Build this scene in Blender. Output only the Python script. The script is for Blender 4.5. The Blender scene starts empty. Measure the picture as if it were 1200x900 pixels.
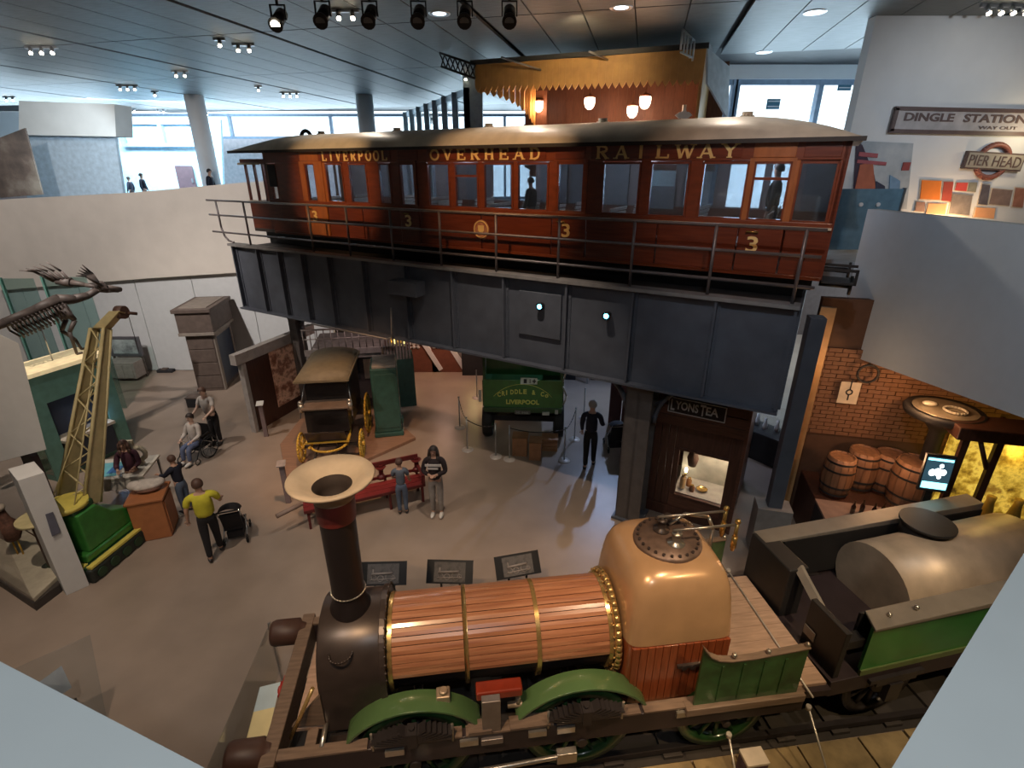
import bpy, bmesh, math, random
from mathutils import Vector, Matrix, Euler
random.seed(4)
S = bpy.context.scene
COL = S.collection
R = math.radians
# ------------------------------------------------------------------ camera
F, TH, H = 610.0, R(22.6), 6.8
cd = bpy.data.cameras.new('camera'); cam = bpy.data.objects.new('camera', cd); COL.objects.link(cam)
cd.sensor_width = 36.0; cd.lens = 36.0 * F / 1200.0; cd.clip_start = 0.05; cd.clip_end = 300
cam.location = (0, 0, H); cam.rotation_euler = (R(90) - TH, 0, 0)
S.camera = cam
# ------------------------------------------------------------------ world and exposure
S.view_settings.view_transform = 'Standard'; S.view_settings.look = 'None'
S.view_settings.exposure = 1.0; S.view_settings.gamma = 1.0
S.view_settings.use_curve_mapping = False
wd = bpy.data.worlds.new('sky'); S.world = wd; wd.use_nodes = True
bg = wd.node_tree.nodes['Background']; bg.inputs[0].default_value = (0.74, 0.90, 1.0, 1); bg.inputs[1].default_value = 1.5
try:
    S.cycles.use_denoising = True
    S.cycles.max_bounces = 7; S.cycles.diffuse_bounces = 3; S.cycles.glossy_bounces = 3
    S.cycles.transmission_bounces = 6; S.cycles.transparent_max_bounces = 12
    S.cycles.sample_clamp_indirect = 4.0; S.cycles.caustics_reflective = False; S.cycles.caustics_refractive = False
except Exception:
    pass
# ------------------------------------------------------------------ lights
def area(name, loc, target, sx, sy, power, col):
    l = bpy.data.lights.new(name, 'AREA'); l.shape = 'RECTANGLE'; l.size = sx; l.size_y = sy; l.energy = power; l.color = col
    o = bpy.data.objects.new(name, l); COL.objects.link(o); o.location = loc
    o.rotation_euler = (Vector(target) - Vector(loc)).to_track_quat('-Z', 'Y').to_euler()
    return o
def spot(name, loc, target, power, col, ang=50, blend=0.7, rad=0.06):
    l = bpy.data.lights.new(name, 'SPOT'); l.energy = power; l.color = col; l.spot_size = R(ang); l.spot_blend = blend; l.shadow_soft_size = rad
    o = bpy.data.objects.new(name, l); COL.objects.link(o); o.location = loc
    o.rotation_euler = (Vector(target) - Vector(loc)).to_track_quat('-Z', 'Y').to_euler()
    return o
def point(name, loc, power, col, rad=0.1):
    l = bpy.data.lights.new(name, 'POINT'); l.energy = power; l.color = col; l.shadow_soft_size = rad
    o = bpy.data.objects.new(name, l); COL.objects.link(o); o.location = loc
    return o
DAY = (0.66, 0.86, 1.0); WARM = (1.0, 0.66, 0.36); NEU = (1.0, 0.84, 0.68)
# daylight coming in through the glazing at the back
area('daylight_back_window', (-8, 31.6, 8.0), (-6, 14, 0.5), 22, 2.4, 800, DAY)
area('daylight_canopy_window', (10.5, 18.6, 6.8), (5, 9, 1.0), 7, 3.0, 300, DAY)
area('daylight_gallery_window', (-24, 29, 7.5), (-16, 18, 6.0), 8, 3, 350, DAY)
# the museum's ceiling spotlights, with added fill spots among them
spot('spot_boiler', (-1.6, 1.2, 9.3), (-0.4, 4.4, 2.0), 650, WARM, 44)
spot('spot_firebox', (3.0, 2.4, 9.3), (2.0, 4.8, 2.6), 520, (1.0, 0.72, 0.46), 34)
spot('spot_tender', (4.6, 2.0, 9.3), (5.6, 5.2, 1.8), 330, NEU, 36)
spot('spot_carriage_left', (-6.4, 8.0, 9.3), (-4.2, 13.15, 6.5), 520, (1.0, 0.60, 0.28), 30)
spot('spot_carriage_mid', (-1.8, 7.2, 9.3), (-0.2, 10.85, 6.7), 300, (1.0, 0.58, 0.28), 44)
spot('spot_carriage_right', (2.4, 4.0, 9.3), (3.9, 8.6, 6.6), 130, (1.0, 0.55, 0.3), 44)
spot('spot_roof_left', (-4.0, 15.5, 9.3), (-4.2, 13.8, 7.4), 110, NEU, 70)
spot('spot_roof_mid', (0.2, 13.0, 9.3), (0.6, 11.2, 7.4), 110, NEU, 80)
spot('spot_roof_right', (4.0, 11.0, 9.3), (4.2, 9.6, 7.4), 90, NEU, 80)
spot('spot_cart', (-3.2, 8.5, 7.5), (-4.2, 11.2, 0.6), 500, (1.0, 0.55, 0.28), 44)
spot('spot_floor_mid', (-0.3, 7.0, 9.3), (-0.8, 9.4, 0.0), 480, NEU, 60)
spot('spot_floor_left', (-6, 5.0, 9.3), (-6.5, 8.8, 0.0), 560, NEU, 75)
spot('spot_floor_far', (-10, 10.0, 9.3), (-9.5, 14.5, 0.0), 650, (1.0, 0.90, 0.80), 80)
spot('spot_floor_near', (-3.5, 1.0, 9.3), (-3.8, 3.8, 0.0), 300, NEU, 80)
spot('spot_back_floor', (-1.7, 15.4, 4.6), (-2.1, 16.6, 0.0), 180, (1.0, 0.62, 0.45), 100)
spot('spot_blue_right', (3.3, 15.5, 4.6), (2.6, 13.0, 0.0), 220, (0.45, 0.62, 1.0), 110)
spot('spot_signs', (8.8, 7.6, 8.7), (8.9, 12.0, 7.4), 110, (0.82, 0.9, 1.0), 85, 1.0)
spot('spot_parapet_left', (-10, 9.0, 9.3), (-12, 17.4, 4.6), 1150, (1.0, 0.93, 0.88), 80)
spot('fill_partition', (-13.5, 17.2, 7.9), (-16.8, 21.5, 6.9), 330, (0.75, 0.9, 1.0), 90)  # added fill without a fixture, brightens the upstairs partition
spot('spot_parapet_right', (1.5, 3.0, 9.3), (6.5, 7.6, 5.0), 210, (0.8, 0.9, 1.0), 80)
spot('spot_parapet_near', (0.2, -1.2, 9.3), (0, 1.0, 6.0), 170, (0.88, 0.95, 1.0), 90)
spot('fill_lorry', (0.4, 9.6, 2.95), (0.3, 12.2, 1.3), 12, (0.85, 1.0, 0.8), 70, 1.0)  # added fill below the girder, brightens the lorry tail
spot('fill_tram', (-4.0, 12.6, 4.2), (-4.2, 14.8, 2.2), 60, (1.0, 0.75, 0.68), 80, 1.0)  # added fill without a fixture, brightens the tram deck
spot('spot_canopy', (1.2, 11.6, 9.3), (1.9, 15.0, 8.6), 90, (1.0, 0.72, 0.40), 90, 1.0)
spot('spot_paving', (5.0, 0.8, 8.6), (3.9, 3.9, 0.0), 520, (1.0, 0.74, 0.40), 50)
spot('spot_animal_case', (-6.5, 4.0, 7.0), (-8.4, 6.8, 0.5), 60, NEU, 60)
for _k in range(5):
    point('carriage_fill', (4.74 - .866 * (1.3 + _k * 2.6) + .5 * 1.3, 8.01 + .5 * (1.3 + _k * 2.6) + .866 * 1.3, 7.02), 9, (0.75, 0.82, 1.0), 0.08)  # added cool fill inside the carriage, no lamp fitting
# ------------------------------------------------------------------ photo point -> world point (floor plan measured from the photograph)
CT, ST = math.cos(TH), math.sin(TH)
def ray(x, y):
    X = x - 600; U = 450 - y
    return Vector((X, F * CT + U * ST, U * CT - F * ST))
def g(x, y, z=0.0):
    d = ray(x, y); t = (z - H) / d.z
    return Vector((d.x * t, d.y * t, z))
def v(x, y, Y):
    d = ray(x, y); t = Y / d.y
    return Vector((d.x * t, Y, H + d.z * t))
def w(x, y, P, D):
    d = ray(x, y); nx, ny = -D[1], D[0]
    t = (P[0] * nx + P[1] * ny) / (d.x * nx + d.y * ny)
    return Vector((d.x * t, d.y * t, H + d.z * t))
# ------------------------------------------------------------------ materials
MATS = {}
def mat(name, col, rough=0.6, metal=0.0, var=0.12, scale=6.0, bump=0.0, kind='noise', emit=0.0, col2=None, stretch=(1, 1, 1), alpha=1.0, coat=0.0, spec=None):
    if name in MATS: return MATS[name]
    m = bpy.data.materials.new(name); m.use_nodes = True; MATS[name] = m
    nt = m.node_tree; b = nt.nodes['Principled BSDF']
    c1 = tuple(col); c2 = tuple(col2) if col2 else tuple(max(0, c * (1 - var * 2)) for c in col)
    tc = nt.nodes.new('ShaderNodeTexCoord'); mp = nt.nodes.new('ShaderNodeMapping'); mp.inputs['Scale'].default_value = stretch
    nt.links.new(tc.outputs['Object'], mp.inputs['Vector'])
    if kind == 'wave':
        tx = nt.nodes.new('ShaderNodeTexWave'); tx.inputs['Scale'].default_value = scale; tx.inputs['Distortion'].default_value = 4; tx.inputs['Detail'].default_value = 3
        out = tx.outputs['Fac']
    elif kind == 'voronoi':
        tx = nt.nodes.new('ShaderNodeTexVoronoi'); tx.inputs['Scale'].default_value = scale; out = tx.outputs['Distance']
    else:
        tx = nt.nodes.new('ShaderNodeTexNoise'); tx.inputs['Scale'].default_value = scale; tx.inputs['Detail'].default_value = 4; out = tx.outputs['Fac']
    nt.links.new(mp.outputs['Vector'], tx.inputs['Vector'])
    rp = nt.nodes.new('ShaderNodeValToRGB'); rp.color_ramp.elements[0].color = (*c2, 1); rp.color_ramp.elements[1].color = (*c1, 1)
    rp.color_ramp.elements[0].position = 0.3; rp.color_ramp.elements[1].position = 0.7
    nt.links.new(out, rp.inputs['Fac']); nt.links.new(rp.outputs['Color'], b.inputs['Base Color'])
    b.inputs['Roughness'].default_value = rough; b.inputs['Metallic'].default_value = metal
    if coat: b.inputs['Coat Weight'].default_value = coat; b.inputs['Coat Roughness'].default_value = 0.12
    if spec is not None: b.inputs['Specular IOR Level'].default_value = spec
    if emit:
        nt.links.new(rp.outputs['Color'], b.inputs['Emission Color']); b.inputs['Emission Strength'].default_value = emit
    if bump:
        bp = nt.nodes.new('ShaderNodeBump'); bp.inputs['Strength'].default_value = bump; bp.inputs['Distance'].default_value = 0.02
        nt.links.new(out, bp.inputs['Height']); nt.links.new(bp.outputs['Normal'], b.inputs['Normal'])
    return m
def glass(name, tint, a=0.12, rough=0.04):
    if name in MATS: return MATS[name]
    m = bpy.data.materials.new(name); m.use_nodes = True; MATS[name] = m
    nt = m.node_tree; nt.nodes.clear()
    o = nt.nodes.new('ShaderNodeOutputMaterial'); t = nt.nodes.new('ShaderNodeBsdfTransparent'); gl = nt.nodes.new('ShaderNodeBsdfGlossy')
    t.inputs[0].default_value = (*tint, 1); gl.inputs['Roughness'].default_value = rough
    fr = nt.nodes.new('ShaderNodeLayerWeight'); fr.inputs[0].default_value = a; mx = nt.nodes.new('ShaderNodeMixShader')
    nt.links.new(fr.outputs['Facing'], mx.inputs[0]); nt.links.new(t.outputs[0], mx.inputs[1]); nt.links.new(gl.outputs[0], mx.inputs[2]); nt.links.new(mx.outputs[0], o.inputs[0])
    return m
def milky(m, base):
    nt = m.node_tree; lw_ = [n for n in nt.nodes if n.type == 'LAYER_WEIGHT'][0]; mx = [n for n in nt.nodes if n.type == 'MIX_SHADER'][0]
    ma = nt.nodes.new('ShaderNodeMath'); ma.operation = 'MAXIMUM'; ma.inputs[1].default_value = base
    nt.links.new(lw_.outputs['Facing'], ma.inputs[0]); nt.links.new(ma.outputs[0], mx.inputs[0])
    return m
def picture(name, cols, scale=3.0, emit=0.0, stretch=(1, 1, 1)):
    """a photographic print: soft blocks of the given colours"""
    if name in MATS: return MATS[name]
    m = bpy.data.materials.new(name); m.use_nodes = True; MATS[name] = m
    nt = m.node_tree; b = nt.nodes['Principled BSDF']
    tc = nt.nodes.new('ShaderNodeTexCoord'); mp = nt.nodes.new('ShaderNodeMapping'); mp.inputs['Scale'].default_value = stretch
    tx = nt.nodes.new('ShaderNodeTexNoise'); tx.inputs['Scale'].default_value = scale; tx.inputs['Detail'].default_value = 7; tx.inputs['Roughness'].default_value = 0.62
    rp = nt.nodes.new('ShaderNodeValToRGB'); n = len(cols)
    e = rp.color_ramp.elements
    while len(e) < n: e.new(0.5)
    for i, c in enumerate(cols):
        e[i].position = 0.32 + 0.36 * i / (n - 1); e[i].color = (*c, 1)
    nt.links.new(tc.outputs['Object'], mp.inputs[0]); nt.links.new(mp.outputs[0], tx.inputs['Vector']); nt.links.new(tx.outputs['Fac'], rp.inputs[0]); nt.links.new(rp.outputs[0], b.inputs['Base Color'])
    b.inputs['Roughness'].default_value = 0.5
    if emit: nt.links.new(rp.outputs[0], b.inputs['Emission Color']); b.inputs['Emission Strength'].default_value = emit
    return m
# ------------------------------------------------------------------ mesh builder
class MB:
    def __init__(s): s.v = []; s.f = []; s.sm = []
    def add(s, vs, fs, smooth=False):
        n = len(s.v); s.v += [tuple(p) for p in vs]; s.f += [tuple(i + n for i in f) for f in fs]; s.sm += [smooth] * len(fs); return s
    def box(s, x0, y0, z0, x1, y1, z1):
        p = [(x0, y0, z0), (x1, y0, z0), (x1, y1, z0), (x0, y1, z0), (x0, y0, z1), (x1, y0, z1), (x1, y1, z1), (x0, y1, z1)]
        return s.add(p, [(0, 3, 2, 1), (4, 5, 6, 7), (0, 1, 5, 4), (1, 2, 6, 5), (2, 3, 7, 6), (3, 0, 4, 7)])
    def cb(s, c, d, rot=None):
        h = [x / 2 for x in d]; p = []
        for z in (-1, 1):
            for x, y in ((-1, -1), (1, -1), (1, 1), (-1, 1)):
                q = Vector((x * h[0], y * h[1], z * h[2]))
                if rot: q.rotate(Euler(rot))
                p.append(q + Vector(c))
        return s.add(p, [(0, 3, 2, 1), (4, 5, 6, 7), (0, 1, 5, 4), (1, 2, 6, 5), (2, 3, 7, 6), (3, 0, 4, 7)])
    def pts(s, pl, z0, z1):
        """vertical prism over plan points; z may be lists"""
        n = len(pl); a = z0 if isinstance(z0, (list, tuple)) else [z0] * n; b = z1 if isinstance(z1, (list, tuple)) else [z1] * n
        V = [(p[0], p[1], a[i]) for i, p in enumerate(pl)] + [(p[0], p[1], b[i]) for i, p in enumerate(pl)]
        return s.add(V, [tuple(range(n))[::-1], tuple(range(n, 2 * n))] + [(i, (i + 1) % n, n + (i + 1) % n, n + i) for i in range(n)])
    def slab(s, quad, d):
        """flat polygon with real thickness d (vector)"""
        n = len(quad); d = Vector(d); V = [Vector(p) for p in quad] + [Vector(p) + d for p in quad]
        return s.add(V, [tuple(range(n)), tuple(range(n, 2 * n))[::-1]] + [(i, n + i, n + (i + 1) % n, (i + 1) % n) for i in range(n)])
    def prism(s, poly, axis, a, b):
        n = len(poly)
        def P(p, t): return {'x': (t, p[0], p[1]), 'y': (p[0], t, p[1]), 'z': (p[0], p[1], t)}[axis]
        V = [P(p, a) for p in poly] + [P(p, b) for p in poly]
        return s.add(V, [tuple(range(n)), tuple(range(n, 2 * n))[::-1]] + [(i, n + i, n + (i + 1) % n, (i + 1) % n) for i in range(n)])
    def cyl(s, p0, p1, r, seg=12, r2=None, caps=True):
        p0 = Vector(p0); p1 = Vector(p1); r2 = r if r2 is None else r2; d = (p1 - p0).normalized()
        q = d.to_track_quat('Z', 'Y'); V = []
        for p, rr in ((p0, r), (p1, r2)):
            for i in range(seg):
                a = 2 * math.pi * i / seg; V.append(p + q @ Vector((rr * math.cos(a), rr * math.sin(a), 0)))
        n = len(s.v); s.add(V, [(i, (i + 1) % seg, seg + (i + 1) % seg, seg + i) for i in range(seg)], True)
        if caps: s.f += [tuple(n + i for i in range(seg))[::-1], tuple(n + seg + i for i in range(seg))]; s.sm += [False, False]
        return s
    def tube(s, pts, r, seg=6, rs=None):
        for i in range(len(pts) - 1):
            a = rs[i] if rs else r; b = rs[i + 1] if rs else r
            s.cyl(pts[i], pts[i + 1], a, seg, b)
        return s
    def lathe(s, prof, c, seg=24, axis='z'):
        c = Vector(c); V = []; m = len(prof)
        for i in range(seg):
            a = 2 * math.pi * i / seg
            for r, h in prof:
                if axis == 'z': q = Vector((r * math.cos(a), r * math.sin(a), h))
                elif axis == 'y': q = Vector((r * math.cos(a), h, r * math.sin(a)))
                else: q = Vector((h, r * math.cos(a), r * math.sin(a)))
                V.append(c + q)
        Fc = [(i * m + j, ((i + 1) % seg) * m + j, ((i + 1) % seg) * m + j + 1, i * m + j + 1) for i in range(seg) for j in range(m - 1)]
        return s.add(V, Fc, True)
    def ball(s, c, r, seg=12, rings=8):
        if isinstance(r, (int, float)): r = (r, r, r)
        V = []; 
        for j in range(rings + 1):
            t = math.pi * j / rings
            for i in range(seg):
                a = 2 * math.pi * i / seg
                V.append((c[0] + r[0] * math.sin(t) * math.cos(a), c[1] + r[1] * math.sin(t) * math.sin(a), c[2] + r[2] * math.cos(t)))
        return s.add(V, [(j * seg + i, j * seg + (i + 1) % seg, (j + 1) * seg + (i + 1) % seg, (j + 1) * seg + i) for j in range(rings) for i in range(seg)], True)
    def torus(s, c, Rr, r, axis='y', seg=28, ss=8, a0=0, a1=2 * math.pi):
        pts = []
        for i in range(seg + 1):
            a = a0 + (a1 - a0) * i / seg; u, q = Rr * math.cos(a), Rr * math.sin(a)
            pts.append({'x': (c[0], c[1] + u, c[2] + q), 'y': (c[0] + u, c[1], c[2] + q), 'z': (c[0] + u, c[1] + q, c[2])}[axis])
        return s.tube(pts, r, ss)
    def build(s, name, m, parent=None, bevel=0, loc=None, rz=0):
        me = bpy.data.meshes.new(name); me.from_pydata(s.v, [], s.f)
        if any(s.sm): me.polygons.foreach_set('use_smooth', s.sm)
        bm = bmesh.new(); bm.from_mesh(me); bmesh.ops.remove_doubles(bm, verts=bm.verts, dist=1e-5) ; bmesh.ops.recalc_face_normals(bm, faces=bm.faces); bm.to_mesh(me); bm.free()
        me.materials.append(m); o = bpy.data.objects.new(name, me); COL.objects.link(o)
        if parent: o.parent = parent
        if loc is not None: o.location = loc
        o.rotation_euler.z = rz
        if bevel:
            b = o.modifiers.new('bevel', 'BEVEL'); b.width = bevel; b.segments = 2; b.limit_method = 'ANGLE'
        return o
def tag(o, label=None, cat=None, group=None, kind=None):
    if label: o['label'] = label
    if cat: o['category'] = cat
    if group: o['group'] = group
    if kind: o['kind'] = kind
    return o
def thing(name, label, cat, loc=(0, 0, 0), rz=0, group=None):
    o = bpy.data.objects.new(name, None); COL.objects.link(o); o.location = loc; o.rotation_euler.z = rz; o.empty_display_size = 0.2
    return tag(o, label, cat, group)
def dup(root, loc, rz=None, label=None, group=None):
    r = root.copy(); COL.objects.link(r); r.location = loc
    if rz is not None: r.rotation_euler.z = rz
    if label: r['label'] = label
    if group: r['group'] = group
    for ch in list(root.children):
        c = ch.copy(); COL.objects.link(c); c.parent = r
        for gch in list(ch.children):
            d = gch.copy(); COL.objects.link(d); d.parent = c
    return r
def inst(me, name, parent, loc, rz=0, rx=0, ry=0, sc=None):
    o = bpy.data.objects.new(name, me); COL.objects.link(o); o.parent = parent; o.location = loc; o.rotation_euler = (rx, ry, rz)
    if sc: o.scale = sc
    return o
def struct(name, mb, m, parent=None, bevel=0):
    o = mb.build(name, m, parent, bevel)
    if parent is None: o['kind'] = 'structure'
    return o
def text(name, s, wd_, ht, m, parent, loc, rot=(R(90), 0, 0), depth=0.006, bold=0.0):
    """lettering fitted to wd_ x ht, lower left corner at loc"""
    cu = bpy.data.curves.new(name, 'FONT'); cu.body = s; cu.extrude = depth; cu.offset = bold; cu.resolution_u = 3
    t = bpy.data.objects.new(name, cu); COL.objects.link(t)
    dg = bpy.context.evaluated_depsgraph_get(); me = bpy.data.meshes.new_from_object(t.evaluated_get(dg))
    bpy.data.objects.remove(t); bpy.data.curves.remove(cu)
    xs = [q.co.x for q in me.vertices]; ys = [q.co.y for q in me.vertices]; x0, x1, y0, y1 = min(xs), max(xs), min(ys), max(ys)
    for q in me.vertices:
        q.co.x = (q.co.x - x0) / (x1 - x0) * wd_; q.co.y = (q.co.y - y0) / (y1 - y0) * ht
    me.materials.clear(); me.materials.append(m)
    o = bpy.data.objects.new(name, me); COL.objects.link(o); o.parent = parent; o.location = loc; o.rotation_euler = rot
    return o
# slab serif letters drawn as strokes in a unit box
def arc(cx, cy, rx, ry, a0, a1, n=10): return [(cx + rx * math.cos(R(a0 + (a1 - a0) * i / n)), cy + ry * math.sin(R(a0 + (a1 - a0) * i / n))) for i in range(n + 1)]
GL = {
 'L': [('v', .25), ('s', .25, 0), ('s', .25, 1), ('l', (.1, .06), (.9, .06)), ('t', (.88, .03), (.88, .3))],
 'I': [('v', .5), ('s', .5, 0), ('s', .5, 1)],
 'V': [('w', (.15, 1), (.5, 0)), ('t', (.85, 1), (.5, 0)), ('s', .15, 1), ('s', .85, 1)],
 'E': [('v', .25), ('s', .25, 0), ('s', .25, 1), ('l', (.1, .05), (.88, .05)), ('l', (.1, .95), (.88, .95)), ('l', (.25, .5), (.65, .5)), ('t', (.87, .03), (.87, .28)), ('t', (.87, .72), (.87, .97)), ('t', (.65, .38), (.65, .62))],
 'P': [('v', .25), ('s', .25, 0), ('s', .25, 1), ('a', arc(.5, .72, .34, .24, 90, -90)), ('l', (.2, .95), (.5, .95)), ('l', (.2, .48), (.5, .48))],
 'R': [('v', .25), ('s', .25, 0), ('s', .25, 1), ('a', arc(.5, .74, .32, .22, 90, -90)), ('l', (.2, .95), (.5, .95)), ('l', (.2, .52), (.5, .52)), ('w', (.5, .5), (.85, .02)), ('s', .85, 0)],
 'O': [('a', arc(.5, .5, .4, .46, 0, 360, 20))],
 'H': [('v', .22), ('v', .78), ('s', .22, 0), ('s', .22, 1), ('s', .78, 0), ('s', .78, 1), ('l', (.22, .5), (.78, .5))],
 'A': [('t', (.15, 0), (.5, 1)), ('w', (.5, 1), (.85, 0)), ('l', (.28, .33), (.72, .33)), ('s', .12, 0), ('s', .88, 0)],
 'D': [('v', .25), ('s', .25, 0), ('s', .25, 1), ('a', arc(.45, .5, .43, .46, 90, -90, 14)), ('l', (.2, .95), (.45, .95)), ('l', (.2, .05), (.45, .05))],
 'W': [('w', (.05, 1), (.28, 0)), ('t', (.28, 0), (.5, .9)), ('w', (.5, .9), (.72, 0)), ('t', (.72, 0), (.95, 1)), ('s', .07, 1), ('s', .93, 1)],
 'Y': [('w', (.12, 1), (.5, .48)), ('t', (.88, 1), (.5, .48)), ('w', (.5, .5), (.5, 0)), ('s', .12, 1), ('s', .88, 1), ('s', .5, 0)]}
def serif_word(word, x0, x1, z0, z1, y, m, parent):
    n = len(word); pitch = (x1 - x0) / (n - 0.25)
    for k, ch in enumerate(word):
        mb = MB(); lw = pitch * 0.75 * (1.12 if ch == 'W' else 0.6 if ch == 'I' else 1); lx = x0 + k * pitch + (pitch * .12 if ch == 'I' else 0); hh = z1 - z0
        def P(p): return Vector((lx + p[0] * lw, y, z0 + p[1] * hh))
        def ln(a, b, t):
            a, b = P(a), P(b); d = (b - a).normalized(); nn = Vector((-d.z, 0, d.x)) * t * hh / 2
            mb.slab([a - nn, b - nn, b + nn, a + nn], (0, 0.006, 0))
        for st in GL[ch]:
            if st[0] == 'v': ln((st[1], 0), (st[1], 1), .25)
            elif st[0] == 's': ln((st[1] - .16, .045 if st[2] == 0 else .955), (st[1] + .16, .045 if st[2] == 0 else .955), .09)
            elif st[0] == 'l': ln(st[1], st[2], .13)
            elif st[0] == 't': ln(st[1], st[2], .14)
            elif st[0] == 'w': ln(st[1], st[2], .24)
            elif st[0] == 'a':
                for q in range(len(st[1]) - 1): ln(st[1][q], st[1][q + 1], .2)
        mb.build('gold_letter', m, parent)
# ================================================================== SETTING
m_floor = mat('floor_resin', (0.32, 0.245, 0.195), 0.36, 0, 0.10, 1.4, col2=(0.26, 0.20, 0.16))
m_wall = mat('wall_paint', (0.62, 0.60, 0.57), 0.8, 0, 0.04, 2)
m_wallw = mat('wall_white', (0.78, 0.79, 0.80), 0.8, 0, 0.03, 2)
m_warmwall = mat('wall_cream', (0.66, 0.60, 0.54), 0.8, 0, 0.04, 2)
m_dark = mat('near_black_paint', (0.025, 0.025, 0.03), 0.7)  # one near-black for bases, boxes and dark openings
m_ceil = mat('ceiling_metal', (0.155, 0.175, 0.185), 0.55, 0.2, 0.14, 3, stretch=(1, 6, 1))
m_groove = mat('ceiling_groove', (0.05, 0.055, 0.06), 0.6)
m_frame = mat('window_frame_blue_grey', (0.25, 0.34, 0.46), 0.5)
m_glassw = glass('window_glass', (0.97, 0.99, 1.0), 0.08)
m_upfloor = mat('gallery_floor', (0.34, 0.40, 0.46), 0.35)
struct('floor', MB().box(-34, -5, -0.2, 17, 32, 0), m_floor)
struct('floor_gallery', MB().pts([(-34, 17.65), (-6.0, 17.65), (6.35, 10.55), (6.78, 10.0), (6.9, 4.9), (6.9, -5), (17, -5), (17, 18.1), (6.3, 18.1), (6.3, 32), (-34, 32)], 4.7, 5.1), m_upfloor)
struct('floor_landing', MB().pts([(-6, -5), (5.0, -5), (2.6, 1.6), (0.14, -0.2), (-2.4, 0.8)], 4.75, 5.05), m_upfloor)
struct('wall_rear', MB().box(-34, -5.2, 0, 17, -5, 9.7), m_wall)
struct('wall_left', MB().box(-34.2, -5, 0, -34, 32, 9.7), m_wall)
struct('wall_right', MB().box(17, -5, 0, 17.2, 18.1, 9.7), m_wallw)
struct('wall_side_left', MB().box(-17.4, -5, 0, -17.2, 17.4, 9.7), m_wall)
# back wall, lower storey and solid parts of the upper storey
struct('wall_back_lower', MB().box(-34, 22.0, 0, 17, 22.2, 4.7), mat('back_display_wall', (0.16, 0.12, 0.11), 0.8))
ZB = 8.25
struct('wall_back', MB().box(-34, 31.8, 5.1, -4.4, 32, ZB), mat('far_gallery_wall', (0.60, 0.50, 0.50), 0.8))
struct('wall_back_far', MB().box(-34, 31.8, ZB, -21, 32, 9.6), m_wallw)
def window(n, x0, x1, z0, z1, Y, nm, d=0.2):
    """a run of panes between mullions at depth Y"""
    t = thing('window_%d' % n, None, None, ((x0 + x1) / 2, Y, z0)); t['kind'] = 'structure'
    hw = (x1 - x0) / 2; h = z1 - z0; fw = 0.14
    mb = MB().box(-hw, 0, 0, hw, d, fw).box(-hw, 0, h - fw, hw, d, h)
    for k in range(nm + 1):
        xx = -hw + 2 * hw * k / nm; mb.box(xx - fw / 2, -.02, 0, xx + fw / 2, d + .02, h)
    mb.build('window_frame', m_frame, t)
    for k in range(nm):
        a = -hw + 2 * hw * k / nm + fw / 2; b = -hw + 2 * hw * (k + 1) / nm - fw / 2
        MB().box(a, d / 2 - .01, fw, b, d / 2 + .01, h - fw).build('pane', m_glassw, t)
    return t
window(1, -21, -4.4, ZB, 9.5, 31.8, 3)
window(2, -4.4, 3.6, 5.1, 9.5, 31.8, 4)
YR = 17.9; xa_, xb_ = v(862, 120, YR).x, v(959, 120, YR).x; xn_ = v(849, 120, YR).x; zt_ = v(930, 93, YR).z; pw_ = xb_ - xa_
struct('wall_back_middle', MB().box(xn_ - .25, YR, 5.1, xn_ - .02, 32, 9.6), m_wallw)
window(3, xa_ + .0, xa_ + 3 * pw_, 5.1, zt_, YR, 3)
window(6, xn_, xa_ - .08, 5.1, zt_, YR, 1)
struct('wall_back_end', MB().box(3.6, 31.8, 5.1, 6.3, 32, 9.6), m_wallw)
struct('trim_window_head', MB().box(xn_ - .1, YR - .1, zt_, 16.9, YR + .3, 9.6), m_wallw)
struct('wall_right_glazing_end', MB().box(xa_ + 3 * pw_, YR, 5.1, 17, YR + .2, 9.6), m_wallw)
for (x, y, wd_, hh, nm) in ((906, 122, 13, 9, 'small blue notice stuck on the tall back window'), (990, 100, 9, 11, 'small dark notice stuck high on the right back window')):
    p = v(x, y, YR + .04); t = thing('window_notice', nm, 'notice', p)
    MB().box(-.2, -.02, -.14, .2, 0.01, .14).build('sheet', mat('notice_blue', (0.06, 0.2, 0.3), 0.6), t)
    for q in (.06, -.08): MB().box(-.17, -.03, q, .17, -.02, q + .03).build('printed_line', m_wallw, t)
# angled glazing run beside the canopy
a0 = v(476, 150, 27.0); b0 = v(548, 150, 19.0)
t = thing('window_4', None, None, (0, 0, 0)); t['kind'] = 'structure'
mb = MB(); P0_, P1_ = Vector((a0.x, a0.y)), Vector((b0.x, b0.y)); dd = (P1_ - P0_)
for k in range(8):
    p = P0_ + dd * k / 7; mb.box(p.x - .1, p.y - .1, 5.1, p.x + .1, p.y + .1, 9.15)
mb.pts([P0_, P1_, P1_ + Vector((.14, .04)), P0_ + Vector((.14, .04))], 8.95, 9.15)
mb.build('window_frame', mat('mullion_grey', (0.36, 0.43, 0.48), .5, .3), t)
for k in range(7):
    p = P0_ + dd * (k + .06) / 7; q = P0_ + dd * (k + .94) / 7
    MB().pts([p, q, q + Vector((.03, 0)), p + Vector((.03, 0))], 5.2, 8.95).build('pane', m_glassw, t)
struct('trim_canopy_pier', MB().box(b0.x - .1, 18.9, 5.1, b0.x + .5, 19.3, 9.5), mat('pier_blue_grey', (.30, .37, .42), .6))
# columns of the upper floor
def column(n, x, Y, r, z0=5.1, z1=9.5):
    p = v(x, 190, Y); o = MB().cyl((p.x, Y, z0), (p.x, Y, z1), r, 24).build('trim_%d' % n, m_wallw); o['kind'] = 'structure'
column(1, 434, 24, 0.34); column(2, 243, 24, 0.36)
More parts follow.
